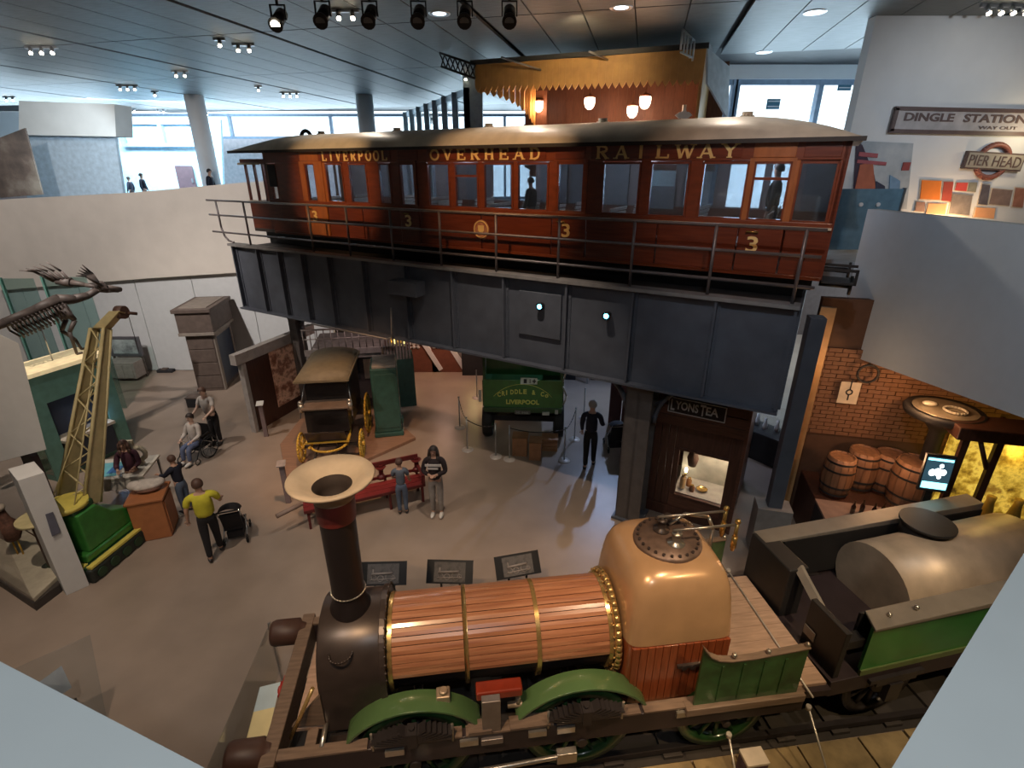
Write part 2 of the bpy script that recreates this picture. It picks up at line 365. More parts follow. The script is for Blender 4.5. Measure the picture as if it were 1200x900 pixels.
# ceiling: dark deck with long metal panels hung below it, deep joints between the bays
struct('ceiling', MB().box(-34, -5, 9.62, 6.3, 32, 9.8).box(6.3, -5, 9.62, 17, 18.1, 9.8), m_groove)
ca = R(-13.5); cx, cy = Vector((math.cos(ca), math.sin(ca))), Vector((-math.sin(ca), math.cos(ca)))
cr = thing('ceiling_2', None, None, (4.25, 10.98, 9.5), ca); cr['kind'] = 'structure'
pm = MB().box(0.012, 0.02, 0, 0.955, 4.88, 0.06).build('ceiling_panel', m_ceil, cr).data
first = COL.objects['ceiling_panel']; first.location = (0, 0, 0)
for bx in range(-8, 3):
    for j in range(5):
        for by in range(-4, 5):
            X_ = bx * 4.95 + j * 0.967; Y_ = by * 4.9
            if (bx, j, by) == (0, 0, 0): continue
            p = Vector((4.25, 10.98)) + cx * (X_ + .5) + cy * (Y_ + 2.4)
            if not (-30 < p.x < 16 and -2.6 < p.y < 29): continue
            if p.x > 6.0 and p.y > 16.5: continue
            # only what the view takes in
            if p.y < 3.5 or abs(p.x) > 1.15 * p.y + 4: continue
            inst(pm, 'ceiling_panel', cr, (X_, Y_, 0))
# recessed downlights and bright spotlight clusters under the ceiling
m_lit = mat('lamp_lit', (1.0, 0.86, 0.62), 0.4, emit=14.0, var=0.02)
m_litw = mat('lamp_white', (0.80, 0.92, 1.0), 0.4, emit=1.6, var=0.02)
m_under0 = mat('lamp_lens_dark', (.08, .085, .09), .3)
m_black = mat('black_metal', (0.02, 0.02, 0.022), 0.45, 0.3)
m_steel = mat('steel', (0.55, 0.56, 0.58), 0.3, 0.9)
def downlight(x, y, lab):
    p = g(x, y, 9.5); t = thing('ceiling_downlight', lab, 'ceiling light', p, 0, 'round recessed downlights')
    MB().lathe([(.13, 0), (.2, -.015), (.21, 0.0)], (0, 0, 0), 20).build('ring', m_steel, t)
    MB().cyl((0, 0, -.005), (0, 0, .02), .13, 20).build('lens', m_litw, t)
for x, y, l in ((728, 9, 'recessed round downlight directly above the yellow canopy'), (955, 14, 'round downlight in the pale blue ceiling strip at the top right'), (515, 16, 'round downlight near the row of black ceiling lamps'), (895, 61, 'faint downlight close above the tall back window'), (1068, 54, 'round downlight above the white sign wall'), (1135, 33, 'small downlight beside the bright lamp cluster at the top right')):
    downlight(x, y, l)
def cluster(x, y, n, lab, warm=True, dz=0.12, sp=.26):
    p = g(x, y, 9.5 - dz); t = thing('spotlight_cluster', lab, 'spotlight', (p.x, p.y, 9.5), 0, 'lit spotlight clusters under the ceiling')
    MB().box(-sp * n / 2, -.03, -.05, sp * n / 2, .03, 0).build('track', m_steel, t)
    for k in range(n):
        xx = (k - (n - 1) / 2) * sp
        h = MB().cyl((xx, 0, -.03), (xx + .02, -.07, -.15), .045, 10).build('lamp_head', m_steel, t)
        MB().cyl((xx + .02, -.07, -.152), (xx + .024, -.08, -.172), .038, 10).build('bulb', m_lit, h)
for x, y, n, l in ((50, 61, 3, 'warm three-lamp cluster at the far left of the ceiling'), (12, 117, 2, 'twin warm lamps low at the left frame edge'), (150, 104, 3, 'bright three-lamp cluster left of centre of the left ceiling'), (182, 111, 1, 'single lamp right of the bright three-lamp cluster'), (212, 88, 2, 'pair of lamps in the middle of the left ceiling'), (258, 52, 1, 'single lamp near the upper left seam'), (286, 58, 2, 'pair of lamps just below the upper left seam'), (303, 105, 1, 'single warm lamp above the window strip'), (340, 112, 3, 'small row of lamps above the window strip'), (158, 130, 1, 'low single lamp above the bright side room, left one'), (189, 131, 2, 'low twin lamps above the bright side room'), (240, 134, 2, 'lamps glowing against the round upper column'), (405, 20, 2, 'twin lamps beside the leftmost black ceiling lamp'), (545, 92, 1, 'single warm lamp hanging under the black lattice bracket')):
    cluster(x, y, n, l)
cluster(1176, 14, 4, 'blazing row of four lamps at the top right corner', sp=.22)
cluster(1034, 52, 3, 'cool silver lamps where the sign wall meets the ceiling')
# black track lamps hanging at the top
for x, y, l in ((327, 22, 'leftmost black theatre lamp, its bulb glowing'), (379, 18, 'second black theatre lamp from the left'), (434, 18, 'third black theatre lamp from the left'), (491, 18, 'fourth black theatre lamp, above the grey column'), (545, 18, 'fifth black theatre lamp, above the carriage middle'), (597, 18, 'rightmost black theatre lamp, left of the canopy')):
    p = g(x, y, 9.1); t = thing('theatre_lamp', l, 'spotlight', (p.x, p.y, 9.5), 0, 'black theatre lamps on the ceiling')
    MB().cyl((0, 0, 0), (0, 0, -.22), .025, 8).build('stem', m_black, t)
    MB().box(-.13, -.02, -.42, -.11, .02, -.2).box(.11, -.02, -.42, .13, .02, -.2).box(-.13, -.02, -.22, .13, .02, -.2).build('yoke', m_black, t)
    MB().cyl((0, .16, -.3), (0, -.12, -.48), .1, 14).cyl((0, -.12, -.48), (0, -.2, -.53), .1, 14, .12).build('lamp_housing', m_black, t)
    MB().cyl((0, -.2, -.531), (0, -.203, -.534), .075, 14).build('lens', m_lit if x == 327 else m_under0, t)
# ---- left gallery: grey ground-floor wall, balcony fascia above it
YW = 17.4
q = [v(120, 440, YW), v(345, 440, YW), v(345, 318, YW), v(120, 330, YW)]
struct('wall_gallery_left', MB().box(-17.2, YW + .25, 0, -6.3, YW + .45, 4.7), mat('pale_grey_boards', (0.60, 0.61, 0.62), 0.75, var=.03))
wl = COL.objects['wall_gallery_left']
xx = v(172, 380, YW + .25).x
for k in range(-2, 4): MB().box(xx + k * 1.95 - 1.94, YW + .215, 0.02, xx + k * 1.95 - .015, YW + .248, 4.0).build('wall_board', mat('pale_grey_boards', (0, 0, 0)), wl)
pts_ = [v(-60, 238, YW), v(15, 233, YW), v(150, 226, YW), v(283, 214, YW), v(330, 211, YW)]
low = [v(-60, 342, YW).z, v(15, 336, YW).z, v(150, 326, YW).z, v(283, 318, YW).z, v(330, 316, YW).z]
mb = MB()
for k in range(4):
    A, B = pts_[k], pts_[k + 1]
    mb.slab([(A.x, YW, low[k]), (B.x, YW, low[k + 1]), (B.x, YW, B.z), (A.x, YW, A.z)], (0, .22, 0))
struct('wall_balcony_left', mb, m_warmwall)
# pale partition and side room beyond the balcony
Yp = 21.5
c4 = [v(32, 250, Yp), v(148, 250, Yp), v(134, 157, Yp), v(30, 151, Yp)]
struct('wall_partition', MB().slab(c4, (0, .15, 0)), mat('partition_pale_blue', (0.55, 0.64, 0.72), .7))
c4 = [v(22, 158, Yp - 1), v(136, 160, Yp - 1), v(134, 122, Yp - 1), v(22, 118, Yp - 1)]
struct('trim_bulkhead', MB().slab([(p.x, p.y, p.z) for p in c4], (0, .9, 0)), m_wall)
t = thing('photo_mural', 'large dark brown mural on the far upper left wall', 'mural', v(-20, 230, 19.0))
c0 = t.location
MB().slab([Vector(v(x, y, 19.0)) - c0 for x, y in ((-40, 235), (50, 228), (29, 150), (-10, 165))], (0, .06, 0)).build('print', picture('mural_brown', [(.05, .04, .035), (.14, .10, .08), (.30, .25, .2)], 0.8), t)
Ys = 27.5
struct('wall_side_room', MB().slab([v(139, 235, Ys), v(262, 235, Ys), v(258, 140, Ys), v(139, 142, Ys)], (0, .2, 0)), mat('side_room_wall', (0.50, 0.72, 0.80), .7))
window(5, v(141, 150, 27.3).x, v(236, 150, 27.3).x, v(190, 172, 27.3).z, v(190, 142, 27.3).z, 27.2, 2)
area('fill_side_room', (v(190, 150, 26.6).x, 25.4, 9.3), (v(190, 200, 27).x, 27.4, 6.8), 5, 1.0, 700, DAY)  # added overhead fill aimed at the side room wall
dp = v(221, 220, 27.4)
t = thing('door_1', None, None, (dp.x, 27.4, 5.1)); t['kind'] = 'structure'
MB().box(-.42, -.06, 0, .42, 0, v(221, 194, 27.4).z - 5.1).build('door_leaf', mat('door_brown', (.10, .06, .07), .6), t)
MB().box(.28, -.1, 1.0, .36, -.06, 1.2).build('door_handle', m_steel, t)
# ---- right side: white balcony parapet near the camera
P, D = Vector((6.46, 9.95)), Vector((0.14, -2.97))
q = [w(1017, 245, P, D), w(1200, 264, P, D), w(1330, 282, P, D), w(1330, 530, P, D), w(1200, 490, P, D), w(978, 410, P, D)]
struct('wall_balcony_right', MB().slab(q, (.22, 0.01, 0)), mat('parapet_blue_grey', (0.55, 0.61, 0.67), .75, var=.02))
# sign wall
YS = 12.0
struct('wall_signs', MB().box(v(1004, 120, YS).x, YS, 5.1, 16.9, YS + .25, 9.5), m_wallw)
# near parapets at the camera
m_near = mat('near_parapet_paint', (0.60, 0.64, 0.64), .75, var=.02)
def near(n, A, B, back):
    A, B = Vector(A), Vector(B); nn = Vector((-(B - A).y, (B - A).x)).normalized() * back
    struct('wall_near_' + n, MB().pts([A, B, B + nn, A + nn], 4.75, 6.0), m_near)
A, B = g(0, 775, 6.0).xy, g(240, 900, 6.0).xy; d = (B - A).normalized()
near('left', A - d * 2.2, B + d * .30, -.45)
A, B = g(1200, 648, 6.0).xy, g(1045, 900, 6.0).xy; d = (B - A).normalized()
near('right', A - d * 2.6, B + d * .30, .45)
# ================================================================== OVERHEAD RAILWAY CARRIAGE
CX, CY = 4.74, 8.01; CA = R(-30)
m_mah = mat('varnished_mahogany', (0.20, 0.045, 0.018), 0.28, 0, 0.2, 3, col2=(0.115, 0.022, 0.010), stretch=(.6, 8, 8), coat=.5)
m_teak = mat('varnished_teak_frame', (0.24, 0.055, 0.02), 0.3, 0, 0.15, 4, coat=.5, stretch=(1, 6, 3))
m_teakl = mat('spotlit_door_wood', (0.46, 0.15, 0.045), 0.3, 0, 0.12, 4, coat=.5, stretch=(3, 6, 1))  # teak with the orange spotlight glow put into its colour, by two doors
m_gold = mat('gold_leaf', (0.95, 0.68, 0.28), 0.45, 0.0, .05)
m_cream = mat('cream_strip', (0.74, 0.60, 0.44), 0.5)
m_roof = mat('roof_canvas', (0.72, 0.66, 0.56), 0.45, 0, .12, 3)
m_under = mat('underframe_black', (0.03, 0.026, 0.026), .6)
m_cglass = milky(glass('carriage_glass', (0.80, 0.84, 0.88), 0.25, 0.05), 0.22)
m_inner = mat('carriage_interior', (0.30, 0.26, 0.27), .5)
car = thing('railway_carriage', 'long varnished mahogany railway carriage with gold lettering standing on the girder bridge', 'railway carriage', (CX, CY, 0), CA)
WN = [(12.36, 12.62), (10.93, 11.27), (10.0, 10.57), (9.25, 9.82), (8.55, 8.9), (7.87, 8.28), (6.95, 7.54), (6.25, 6.84), (5.45, 6.13), (4.69, 5.36), (3.98, 4.51), (2.96, 3.64), (2.15, 2.8), (1.27, 1.96), (0.68, 1.2), (.08, .58)]
DOORS = [(10.65, 11.45, 1), (7.8, 8.35, 5), (3.9, 4.6, 10), (.62, 1.28, 14)]
ZA, ZW, ZT, ZE = 5.2, 5.98, 6.88, 7.17; CW = 2.6; EL = 12.75
# lower body panels and doors (near side), plain far side
cuts = [0.0] + [c for d in reversed(DOORS) for c in (d[0], d[1])] + [EL]
cuts = sorted(cuts)
for i in range(len(cuts) - 1):
    a, b = cuts[i], cuts[i + 1]
    if any(abs(a - d[0]) < .01 for d in DOORS): continue
    k = max(1, round((b - a) / 1.5))
    for j in range(k):
        u0 = a + (b - a) * j / k; u1 = a + (b - a) * (j + 1) / k
        MB().box(-u1 + .012, 0, ZA, -u0 - .012, .06, ZW - .05).build('lower_panel', m_mah, car, .012)
for a, b, wi in DOORS:
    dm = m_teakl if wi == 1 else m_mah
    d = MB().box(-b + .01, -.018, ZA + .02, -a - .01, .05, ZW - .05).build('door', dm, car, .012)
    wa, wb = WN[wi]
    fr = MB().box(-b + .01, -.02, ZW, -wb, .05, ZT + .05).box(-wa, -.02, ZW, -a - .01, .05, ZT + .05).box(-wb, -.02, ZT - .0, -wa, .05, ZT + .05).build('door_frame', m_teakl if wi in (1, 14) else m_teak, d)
    MB().cyl((-b + .12, -.06, ZW - .12), (-b + .3, -.06, ZW - .12), .014, 8).cyl((-b + .14, -.06, ZW - .12), (-b + .14, -.01, ZW - .12), .012, 6).build('door_handle', mat('brass', (.75, .48, .16), .25, .9), d)
m_brass = MATS['brass']
MB().box(-EL, -.05, ZW - .045, 0, .03, ZW - .012).build('waist_strip', m_cream, car)
MB().box(-EL, -.03, ZW - .012, 0, .06, ZW + .05).build('waist_rail', m_teak, car, .008)
MB().box(-EL, -.03, ZA - .02, 0, .06, ZA + .035).build('bottom_rail', m_teak, car, .008)
# pillars between the windows, window panes, transoms
for side in (0, 1):
    y0, y1 = (0.0, .06) if side == 0 else (CW - .06, CW)
    edges = [(0, WN[-1][0])]
    ws = sorted(WN)
    pil = []; prev = 0.0
    for a, b in ws: pil.append((prev, a)); prev = b
    pil.append((prev, EL))
    for a, b in pil:
        if b - a < .02: continue
        hot = side == 0 and (10.5 < (a + b) / 2 < 11.6 or .5 < (a + b) / 2 < 1.4)  # pillars that get the painted spotlight glow
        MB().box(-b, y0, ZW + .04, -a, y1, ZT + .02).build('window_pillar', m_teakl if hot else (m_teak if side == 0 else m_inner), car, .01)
    for k, (a, b) in enumerate(ws):
        yc = (y0 + y1) / 2
        p = MB().box(-b, yc - .006, ZW + .05, -a, yc + .006, ZT).build('window_pane', m_cglass, car)
        f = MB().box(-b, y0 - .01, ZW + .04, -b + .03, y1, ZT).box(-a - .03, y0 - .01, ZW + .04, -a, y1, ZT).box(-b, y0 - .01, ZT - .03, -a, y1, ZT).box(-b, y0 - .01, ZW + .04, -a, y1, ZW + .075)
        if side == 0 and (abs(a - 6.25) < .01 or abs(a - .68) < .01): f.box(-b, y0, 6.62, -a, y1, 6.66)
        f.build('window_frame', m_teak if side == 0 else m_inner, p)
MB().box(-EL, CW - .06, ZA, 0, CW, ZW + .04).build('far_side_panel', m_mah, car)
MB().box(-EL, CW - .06, ZT + .02, 0, CW, ZE).build('far_letterboard', m_mah, car)
MB().box(-EL, 0, ZT + .02, 0, .06, ZE).build('letterboard', m_teak, car, .01)
for a, b in ((.08, .56), (.66, 1.24), (1.4, 3.88), (3.98, 4.56), (4.75, 7.5), (7.75, 8.3), (8.5, 10.68), (10.75, 11.4)):
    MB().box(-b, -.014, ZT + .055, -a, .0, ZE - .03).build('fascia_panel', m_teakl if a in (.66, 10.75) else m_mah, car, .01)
serif_word('LIVERPOOL', -10.62, -8.58, 6.935, 7.135, -.022, m_gold, car)
serif_word('OVERHEAD', -7.42, -4.86, 6.935, 7.135, -.022, m_gold, car)
serif_word('RAILWAY', -3.8, -1.45, 6.935, 7.14, -.022, m_gold, car)
for tx, z, yy in ((11.2, 5.56, -.02), (8.2, 5.58, -.02), (4.38, 5.58, -.02), (1.13, 5.54, -.02)):
    text('gold_number', '3', .17, .25, m_gold, car, (-tx, yy - .004, z), bold=.02)
cr_ = MB().cyl((-6.2, -.012, 5.62), (-6.2, .0, 5.62), .19, 28).build('crest', mat('crest_rose', (.60, .30, .17), .5, col2=(.32, .10, .07), scale=14), car)
MB().torus((-6.2, -.016, 5.62), .165, .014, 'y', 28, 6).build('crest_ring', m_gold, cr_)
MB().prism([(-.07, .08), (.07, .08), (.07, -.02), (0, -.09), (-.07, -.02)], 'y', -.022, -.012).build('crest_shield', m_gold, cr_, loc=(-6.2, 0, 5.62))
for a, b, z0 in ((.08, .58, 0), (3.98, 4.51, 0), (4.69, 5.36, 0), (5.45, 6.13, 0), (8.55, 8.9, 0), (7.87, 8.28, 0), (12.36, 12.62, 0), (2.96, 3.64, .45), (10.93, 11.27, 0)):
    MB().box(-b, CW - .1, ZW + .05 if z0 == 0 else ZW, -a, CW - .08, ZT if z0 == 0 else ZT - z0).build('window_dimmer', mat('dimmer_grey', (.22, .24, .28) , .7), car)  # added grey panels that dim the bright view through the far windows
# ends
def carend(x0, x1, nm):
    e = MB().box(x0, .0, ZA, x1, CW, ZW).box(x0, 0, ZT + .02, x1, CW, ZE)
    for a, b in ((0, .15), (.85, 1.0), (1.6, 1.75), (2.45, 2.6)): e.box(x0, a, ZW, x1, b, ZT + .02)
    return e.build(nm, m_mah, car)
carend(-.05, 0.02, 'end_wall'); carend(-EL - .03, -EL + .03, 'end_wall')
for xx in (-.02,):
    for a, b in ((.15, .85), (1.0, 1.6), (1.75, 2.45)): MB().box(xx - .006, a, ZW, xx + .006, b, ZT + .02).build('window_pane', m_cglass, car)
# driver's vestibule at the left end: open posts over a panelled apron, small side roof
cab = MB().box(-13.7, .08, ZA, -EL, .14, ZW - .02).box(-13.7, CW - .14, ZA, -EL, CW - .08, ZW - .02).box(-13.74, .08, ZA, -13.68, CW - .08, ZW - .02).build('cab_apron', m_mah, car, .01)
MB().box(-13.74, .05, ZW - .04, -EL, .15, ZW).build('cab_rail', m_cream, cab)
for (px_, py_) in ((-13.68, .1), (-13.32, .1), (-12.98, .1), (-13.68, CW - .1), (-13.68, 1.3), (-13.68, .7), (-13.68, 1.9), (-12.98, CW - .1)):
    MB().box(px_ - .028, py_ - .028, ZW, px_ + .028, py_ + .028, 6.9).build('cab_post', m_teak, car)
MB().box(-13.76, 0.0, 6.88, -12.7, CW, 7.0).build('cab_header', m_teak, car, .015)
MB().box(-13.8, -.05, 6.86, -12.95, .02, 6.91).build('cab_canopy', m_cream, car, .01)
MB().box(-12.66, -.012, 6.34, -12.36, .0, 6.86).build('cab_side_window', m_dark, car, .02)
# roof: cambered, its ends rolled down
def roofz(x, y):
    h = 0.40 * math.sqrt(max(0, 1 - ((y - CW / 2) / (CW / 2 + .12)) ** 2)); e = min(1, max(0, (-x + .16) / 1.9), max(0, (x + 14.0) / 1.9))
    return ZE + h * math.sin(e * math.pi / 2) ** .7
nx, ny = 56, 16; V = []; Fc = []
for i in range(nx + 1):
    x = -13.98 + 14.13 * i / nx
    for j in range(ny + 1):
        y = -.12 + (CW + .24) * j / ny; V.append((x, y, roofz(x, y) + .02))
for i in range(nx):
    for j in range(ny):
        a = i * (ny + 1) + j; Fc.append((a, a + ny + 1, a + ny + 2, a + 1))
MB().add(V, Fc, True).box(-13.98, -.12, ZE - .015, .15, CW + .12, ZE + .02).build('roof', m_roof, car)
MB().box(-13.98, -.15, ZE - .035, .17, -.11, ZE + .025).build('gutter', m_under, car)
for k in range(5): MB().torus((-1.6 - k * 2.6, 1.3, roofz(-5, 1.3) + .02), .10, .03, 'z', 14, 6).cyl((-1.6 - k * 2.6, 1.3, roofz(-5, 1.3) - .02), (-1.6 - k * 2.6, 1.3, roofz(-5, 1.3) + .1), .09, 12).build('roof_ventilator', m_roof, car)
# headlamp hood on the left end of the roof
MB().torus((-12.6, 1.3, 7.5), .2, .05, 'y', 18, 8, 0, math.pi).build('bell_hoop', m_under, car)
# floor, seats, underframe
MB().box(-13.7, .06, ZA - .02, 0, CW - .06, ZA + .06).build('carriage_floor', mat('carriage_floor', (.10, .08, .07), .6), car)
MB().box(-EL, .08, ZE - .05, 0, CW - .08, ZE - .03).build('carriage_ceiling', mat('carriage_ceiling', (.5, .45, .40), .6), car)
m_slat = mat('pale_slats', (.66, .66, .62), .45)
for k in range(9):
    xs = -1.0 - k * 1.3
    for ya, yb in ((.15, 1.05), (1.6, 2.45)):
        s_ = MB().box(xs - .42, ya, 5.6, xs, yb, 5.66).box(xs - .4, ya, 5.26, xs - .36, yb, 5.6).build('seat', m_inner, car)
        bb = MB()
        for z in range(5): bb.cb((xs + .02 + z * .018, (ya + yb) / 2, 5.74 + z * .085), (.03, yb - ya, .06), (0, .2, 0))
        bb.build('seat_back_slats', m_slat, s_)
MB().box(-13.5, .25, 4.98, -.1, .4, 5.18).box(-13.5, CW - .4, 4.98, -.1, CW - .25, 5.18).build('solebar', m_under, car)
for k, xb in enumerate((-2.3, -10.9)):
    b_ = MB().box(xb - 1.3, .5, 4.98, xb + 1.3, .6, 5.16).box(xb - 1.3, 2.0, 4.98, xb + 1.3, 2.1, 5.16).build('bogie', m_under, car)
for z in (.55, 2.05): MB().cyl((.0, z, 5.06), (.42, z, 5.06), .05, 10).cyl((.42, z, 5.06), (.46, z, 5.06), .15, 14).build('buffer', m_black, car)
MB().box(.02, .3, 5.3, .5, .34, 5.34).box(.46, .3, 5.1, .5, .34, 5.34).box(.02, .8, 5.3, .5, .84, 5.34).box(.02, .3, 5.1, .5, .84, 5.13).build('end_step', m_under, car)
# ================================================================== GIRDER BRIDGE
m_gird = mat('girder_paint', (0.115, 0.125, 0.155), .55, .2, .12, 3)
m_girdl = mat('girder_flange', (0.30, 0.28, 0.27), .5, .2)
br = thing('girder_bridge', 'riveted dark grey steel girder bridge carrying the mahogany carriage', 'bridge', (CX, CY, 0), CA)
GO = -.6; ZG = 3.18
RIB = [.22, 1.35, 2.7, 3.94, 5.28, 6.51, 7.77, 9.02, 10.13, 11.05, 11.9, 12.75, 13.75]
for i in range(len(RIB) - 1):
    MB().box(-RIB[i + 1] + .02, GO + .02, ZG, -RIB[i] - .02, GO + .06, 4.86).build('web_plate', m_gird, br)
for r_ in RIB:
    rb = MB().box(-r_ - .02, GO - .1, ZG + .02, -r_ + .02, GO + .03, 4.85).box(-r_ - .07, GO - .0, ZG + .02, -r_ + .07, GO + .02, 4.85).build('rib', m_gird, br)
    rv = MB()
    for k in range(14): rv.cyl((-r_ - .05, GO - .012, 3.27 + k * .12), (-r_ - .05, GO, 3.27 + k * .12), .014, 6); rv.cyl((-r_ + .05, GO - .012, 3.27 + k * .12), (-r_ + .05, GO, 3.27 + k * .12), .014, 6)
    o = rv.build('rivets', m_gird, rb); o['kind'] = 'stuff'
MB().box(-13.85, GO - .14, 4.86, -.18, GO + .12, 4.92).build('top_flange', m_girdl, br)
MB().box(-13.85, GO - .14, ZG - .04, -.18, GO + .12, ZG).build('bottom_flange', m_gird, br)
MB().box(-.2, GO + .05, 3.3, -.16, CW, 4.8).build('end_plate', m_gird, br)
MB().box(-13.8, GO + .12, 4.72, -.2, CW + .2, 4.8).build('deck_plate', m_under, br)
MB().box(-13.8, CW + .1, 3.1, -.2, CW + .16, 4.86).build('far_web_plate', m_gird, br)
for yy in (.58, 2.02): MB().box(-13.8, yy - .035, 4.8, -.2, yy + .035, 4.95).build('rail', m_black, br)
MB().box(-7.95, GO - .42, 4.28, -7.2, GO - .1, 4.58).build('junction_box', m_gird, br, .01)
MB().box(-5.3 + .35, GO - .04, 3.75, -4.05, GO + .0, 4.62).build('patch_plate', m_gird, br, .01)
# conduit on the lower flange at the left
MB().tube([(-10.9, GO - .18, 3.13), (-8.35, GO - .18, 3.13), (-8.2, GO - .18, 3.2), (-8.15, GO - .18, 3.9)], .022, 8).build('conduit', m_girdl, br)
# handrail along the bridge
hr = thing('bridge_handrail', 'slim grey three-rail handrail in front of the carriage', 'railing', (CX, CY, 0), CA)
m_rail = mat('handrail_grey', (.20, .17, .17), .45, .5)
for z in (5.99, 5.62, 5.18):
    MB().tube([(-14.6, GO, z), (-.05, GO, z)], .024, 8).build('rail', m_rail, hr)
for p_ in (.3, 1.52, 2.8, 4.16, 5.48, 6.81, 8.11, 9.41, 10.64, 13.04): MB().cyl((-p_, GO, 4.92), (-p_, GO, 5.99), .026, 8).build('post', m_rail, hr)
MB().tube([(-14.2, GO, 5.99), (-14.18, GO, 5.3), (-14.1, GO, 5.08), (-13.95, GO, 4.97), (-13.75, GO, 4.94)], .026, 8).build('post', m_rail, hr)
# columns with curved brackets
def steel_col(x, y, lab, wd_=.42, z1=3.13, rz=CA):
    t = thing('bridge_column', lab, 'column', (x, y, 0), rz, 'steel columns of the girder bridge')
    h = wd_ / 2
    MB().box(-h, -h, .06, h, -h + .04, z1).box(-h, h - .04, .06, h, h, z1).box(-.03, -h, .06, .03, h, z1).box(-h, -h, 0.06, -h + .03, h, z1).build('shaft', mat('column_brown_grey', (.13, .115, .11), .55, .1), t)
    MB().box(-h - .06, -h - .06, 0, h + .06, h + .06, .06).build('base_plate', m_gird, t, .01)
    for s_ in (-1, 1):
        b_ = MB(); pts_ = [(s_ * (h + .02 + .75 * (1 - math.cos(a_ * math.pi / 16))), 0, z1 - .87 + .85 * math.sin(a_ * math.pi / 16)) for a_ in range(9)]
        for k in range(8):
            p_, q_ = Vector(pts_[k]), Vector(pts_[k + 1]); b_.cyl(p_, q_, .05, 6)
        b_.cyl((s_ * h, 0, z1 - .5), (s_ * (h + .3), 0, z1 - .25), .03, 6)
        b_.build('bracket', m_gird, t)
    return t
steel_col(2.50, 9.12, 'broad steel column beside the brown tea shop front', .50)
steel_col(-6.25, 14.6, 'slim steel column with curved bracket under the left end of the girder', .30)
# two small blue floodlights on the girder
for k, (x, y, l) in enumerate(((633, 359, 'left small blue-white floodlight on the girder face'), (711, 370, 'right small blue-white floodlight on the girder face'))):
    p = w(x, y, (CX + .6 * -.5 - .05, CY - .6 * .866 - .12), (-math.cos(CA), -math.sin(CA)))
    t = thing('girder_floodlight', l, 'floodlight', p, CA)
    MB().lathe([(.0, .10), (.055, .10), (.07, 0), (.075, -.04), (.062, -.045)], (0, 0, 0), 16, 'y').build('housing', m_black, t)
    MB().ball((0, -.035, 0), (.045, .02, .045), 14, 8).build('bulb', mat('flood_blue_white', (.12, .70, 1.0), .3, emit=7 , var=.02), t)
# ================================================================== STATION CANOPY
m_val = mat('valance_ochre', (0.60, 0.35, 0.12), .6, 0, .12, 4)
m_val2 = mat('canopy_brown_boards', (0.13, 0.045, 0.02), .6, 0, .15, 5, stretch=(6, 1, 1))
A = Vector((-1.0, 15.2)); an = R(-24); D = Vector((math.cos(an), math.sin(an)))
cn = thing('station_canopy', 'ochre timber station canopy with scalloped valance boards above the carriage roof', 'canopy', (A.x, A.y, 0), an)
def cl(x, y, off=0.0):
    P_ = A + Vector((-D.y, D.x)) * off; q = w(x, y, P_, D); r_ = Vector((q.x - A.x, q.y - A.y))
    return Vector((r_.dot(D), off, q.z))
TL, BL_, TR_, BR_ = cl(556, 76), cl(556, 106), cl(825, 57), cl(825, 97)
nb = 34; 
for k in range(nb):
    a = k / nb; b = (k + .985) / nb; x0, x1 = TL.x + (TR_.x - TL.x) * a, TL.x + (TR_.x - TL.x) * b
    zt, zb = TL.z + (TR_.z - TL.z) * a, BL_.z + (BR_.z - BL_.z) * a; xm = (x0 + x1) / 2
    MB().prism([(x0, zt), (x0, zb + .08), (x0 + (x1 - x0) * .18, zb + .02), (xm, zb - .05), (x1 - (x1 - x0) * .18, zb + .02), (x1, zb + .08), (x1, zt)], 'y', 0, .035).build('valance_board', m_val, cn)
MB().prism([(TL.x - .1, TL.z), (TR_.x + .1, TR_.z), (TR_.x + .1, TR_.z + .1), (TL.x - .1, TL.z + .1)], 'y', -.05, 2.8).build('canopy_top', m_groove, cn)
# boarded back wall under the canopy with a sloped right end
b1, b2, b3, b4 = cl(615, 160, 1.6), cl(843, 160, 1.6), cl(822, 98, 1.6), cl(615, 106, 1.6)
n2 = 22
for k in range(n2):
    a = k / n2; b = (k + .985) / n2
    MB().prism([(b1.x + (b2.x - b1.x) * a, b1.z - .8), (b1.x + (b2.x - b1.x) * b, b2.z - .8), (b1.x + (b2.x - b1.x) * b, b4.z + .35), (b1.x + (b2.x - b1.x) * a, b4.z + .35)], 'y', 1.6, 1.65).build('wall_board', m_val2, cn)
MB().prism([(b1.x, b1.z - .8), (b2.x, b2.z - .8), (b2.x, b4.z + .3), (b1.x, b4.z + .3)], 'y', 1.66, 1.70).build('added_backing', m_val2, cn)  # added behind the boards to stop window light in the gaps
MB().prism([(TL.x + .05, BL_.z + .2), (TR_.x - .02, BR_.z + .2), (TR_.x - .02, TR_.z), (TL.x + .05, TL.z)], 'y', .04, .06).build('added_backing', m_val, cn)  # added likewise behind the valance, blocks light between its boards
MB().prism([(b1.x, b1.z + .03), (b2.x, b2.z + .03), (b2.x, b2.z + .3), (b1.x, b1.z + .3)], 'y', 1.5, 1.6).build('dado_rail', m_val2, cn)
MB().box(TR_.x - .02, 0, BR_.z - .9, TR_.x + .05, 1.7, TR_.z).build('gable_panel', m_val, cn)
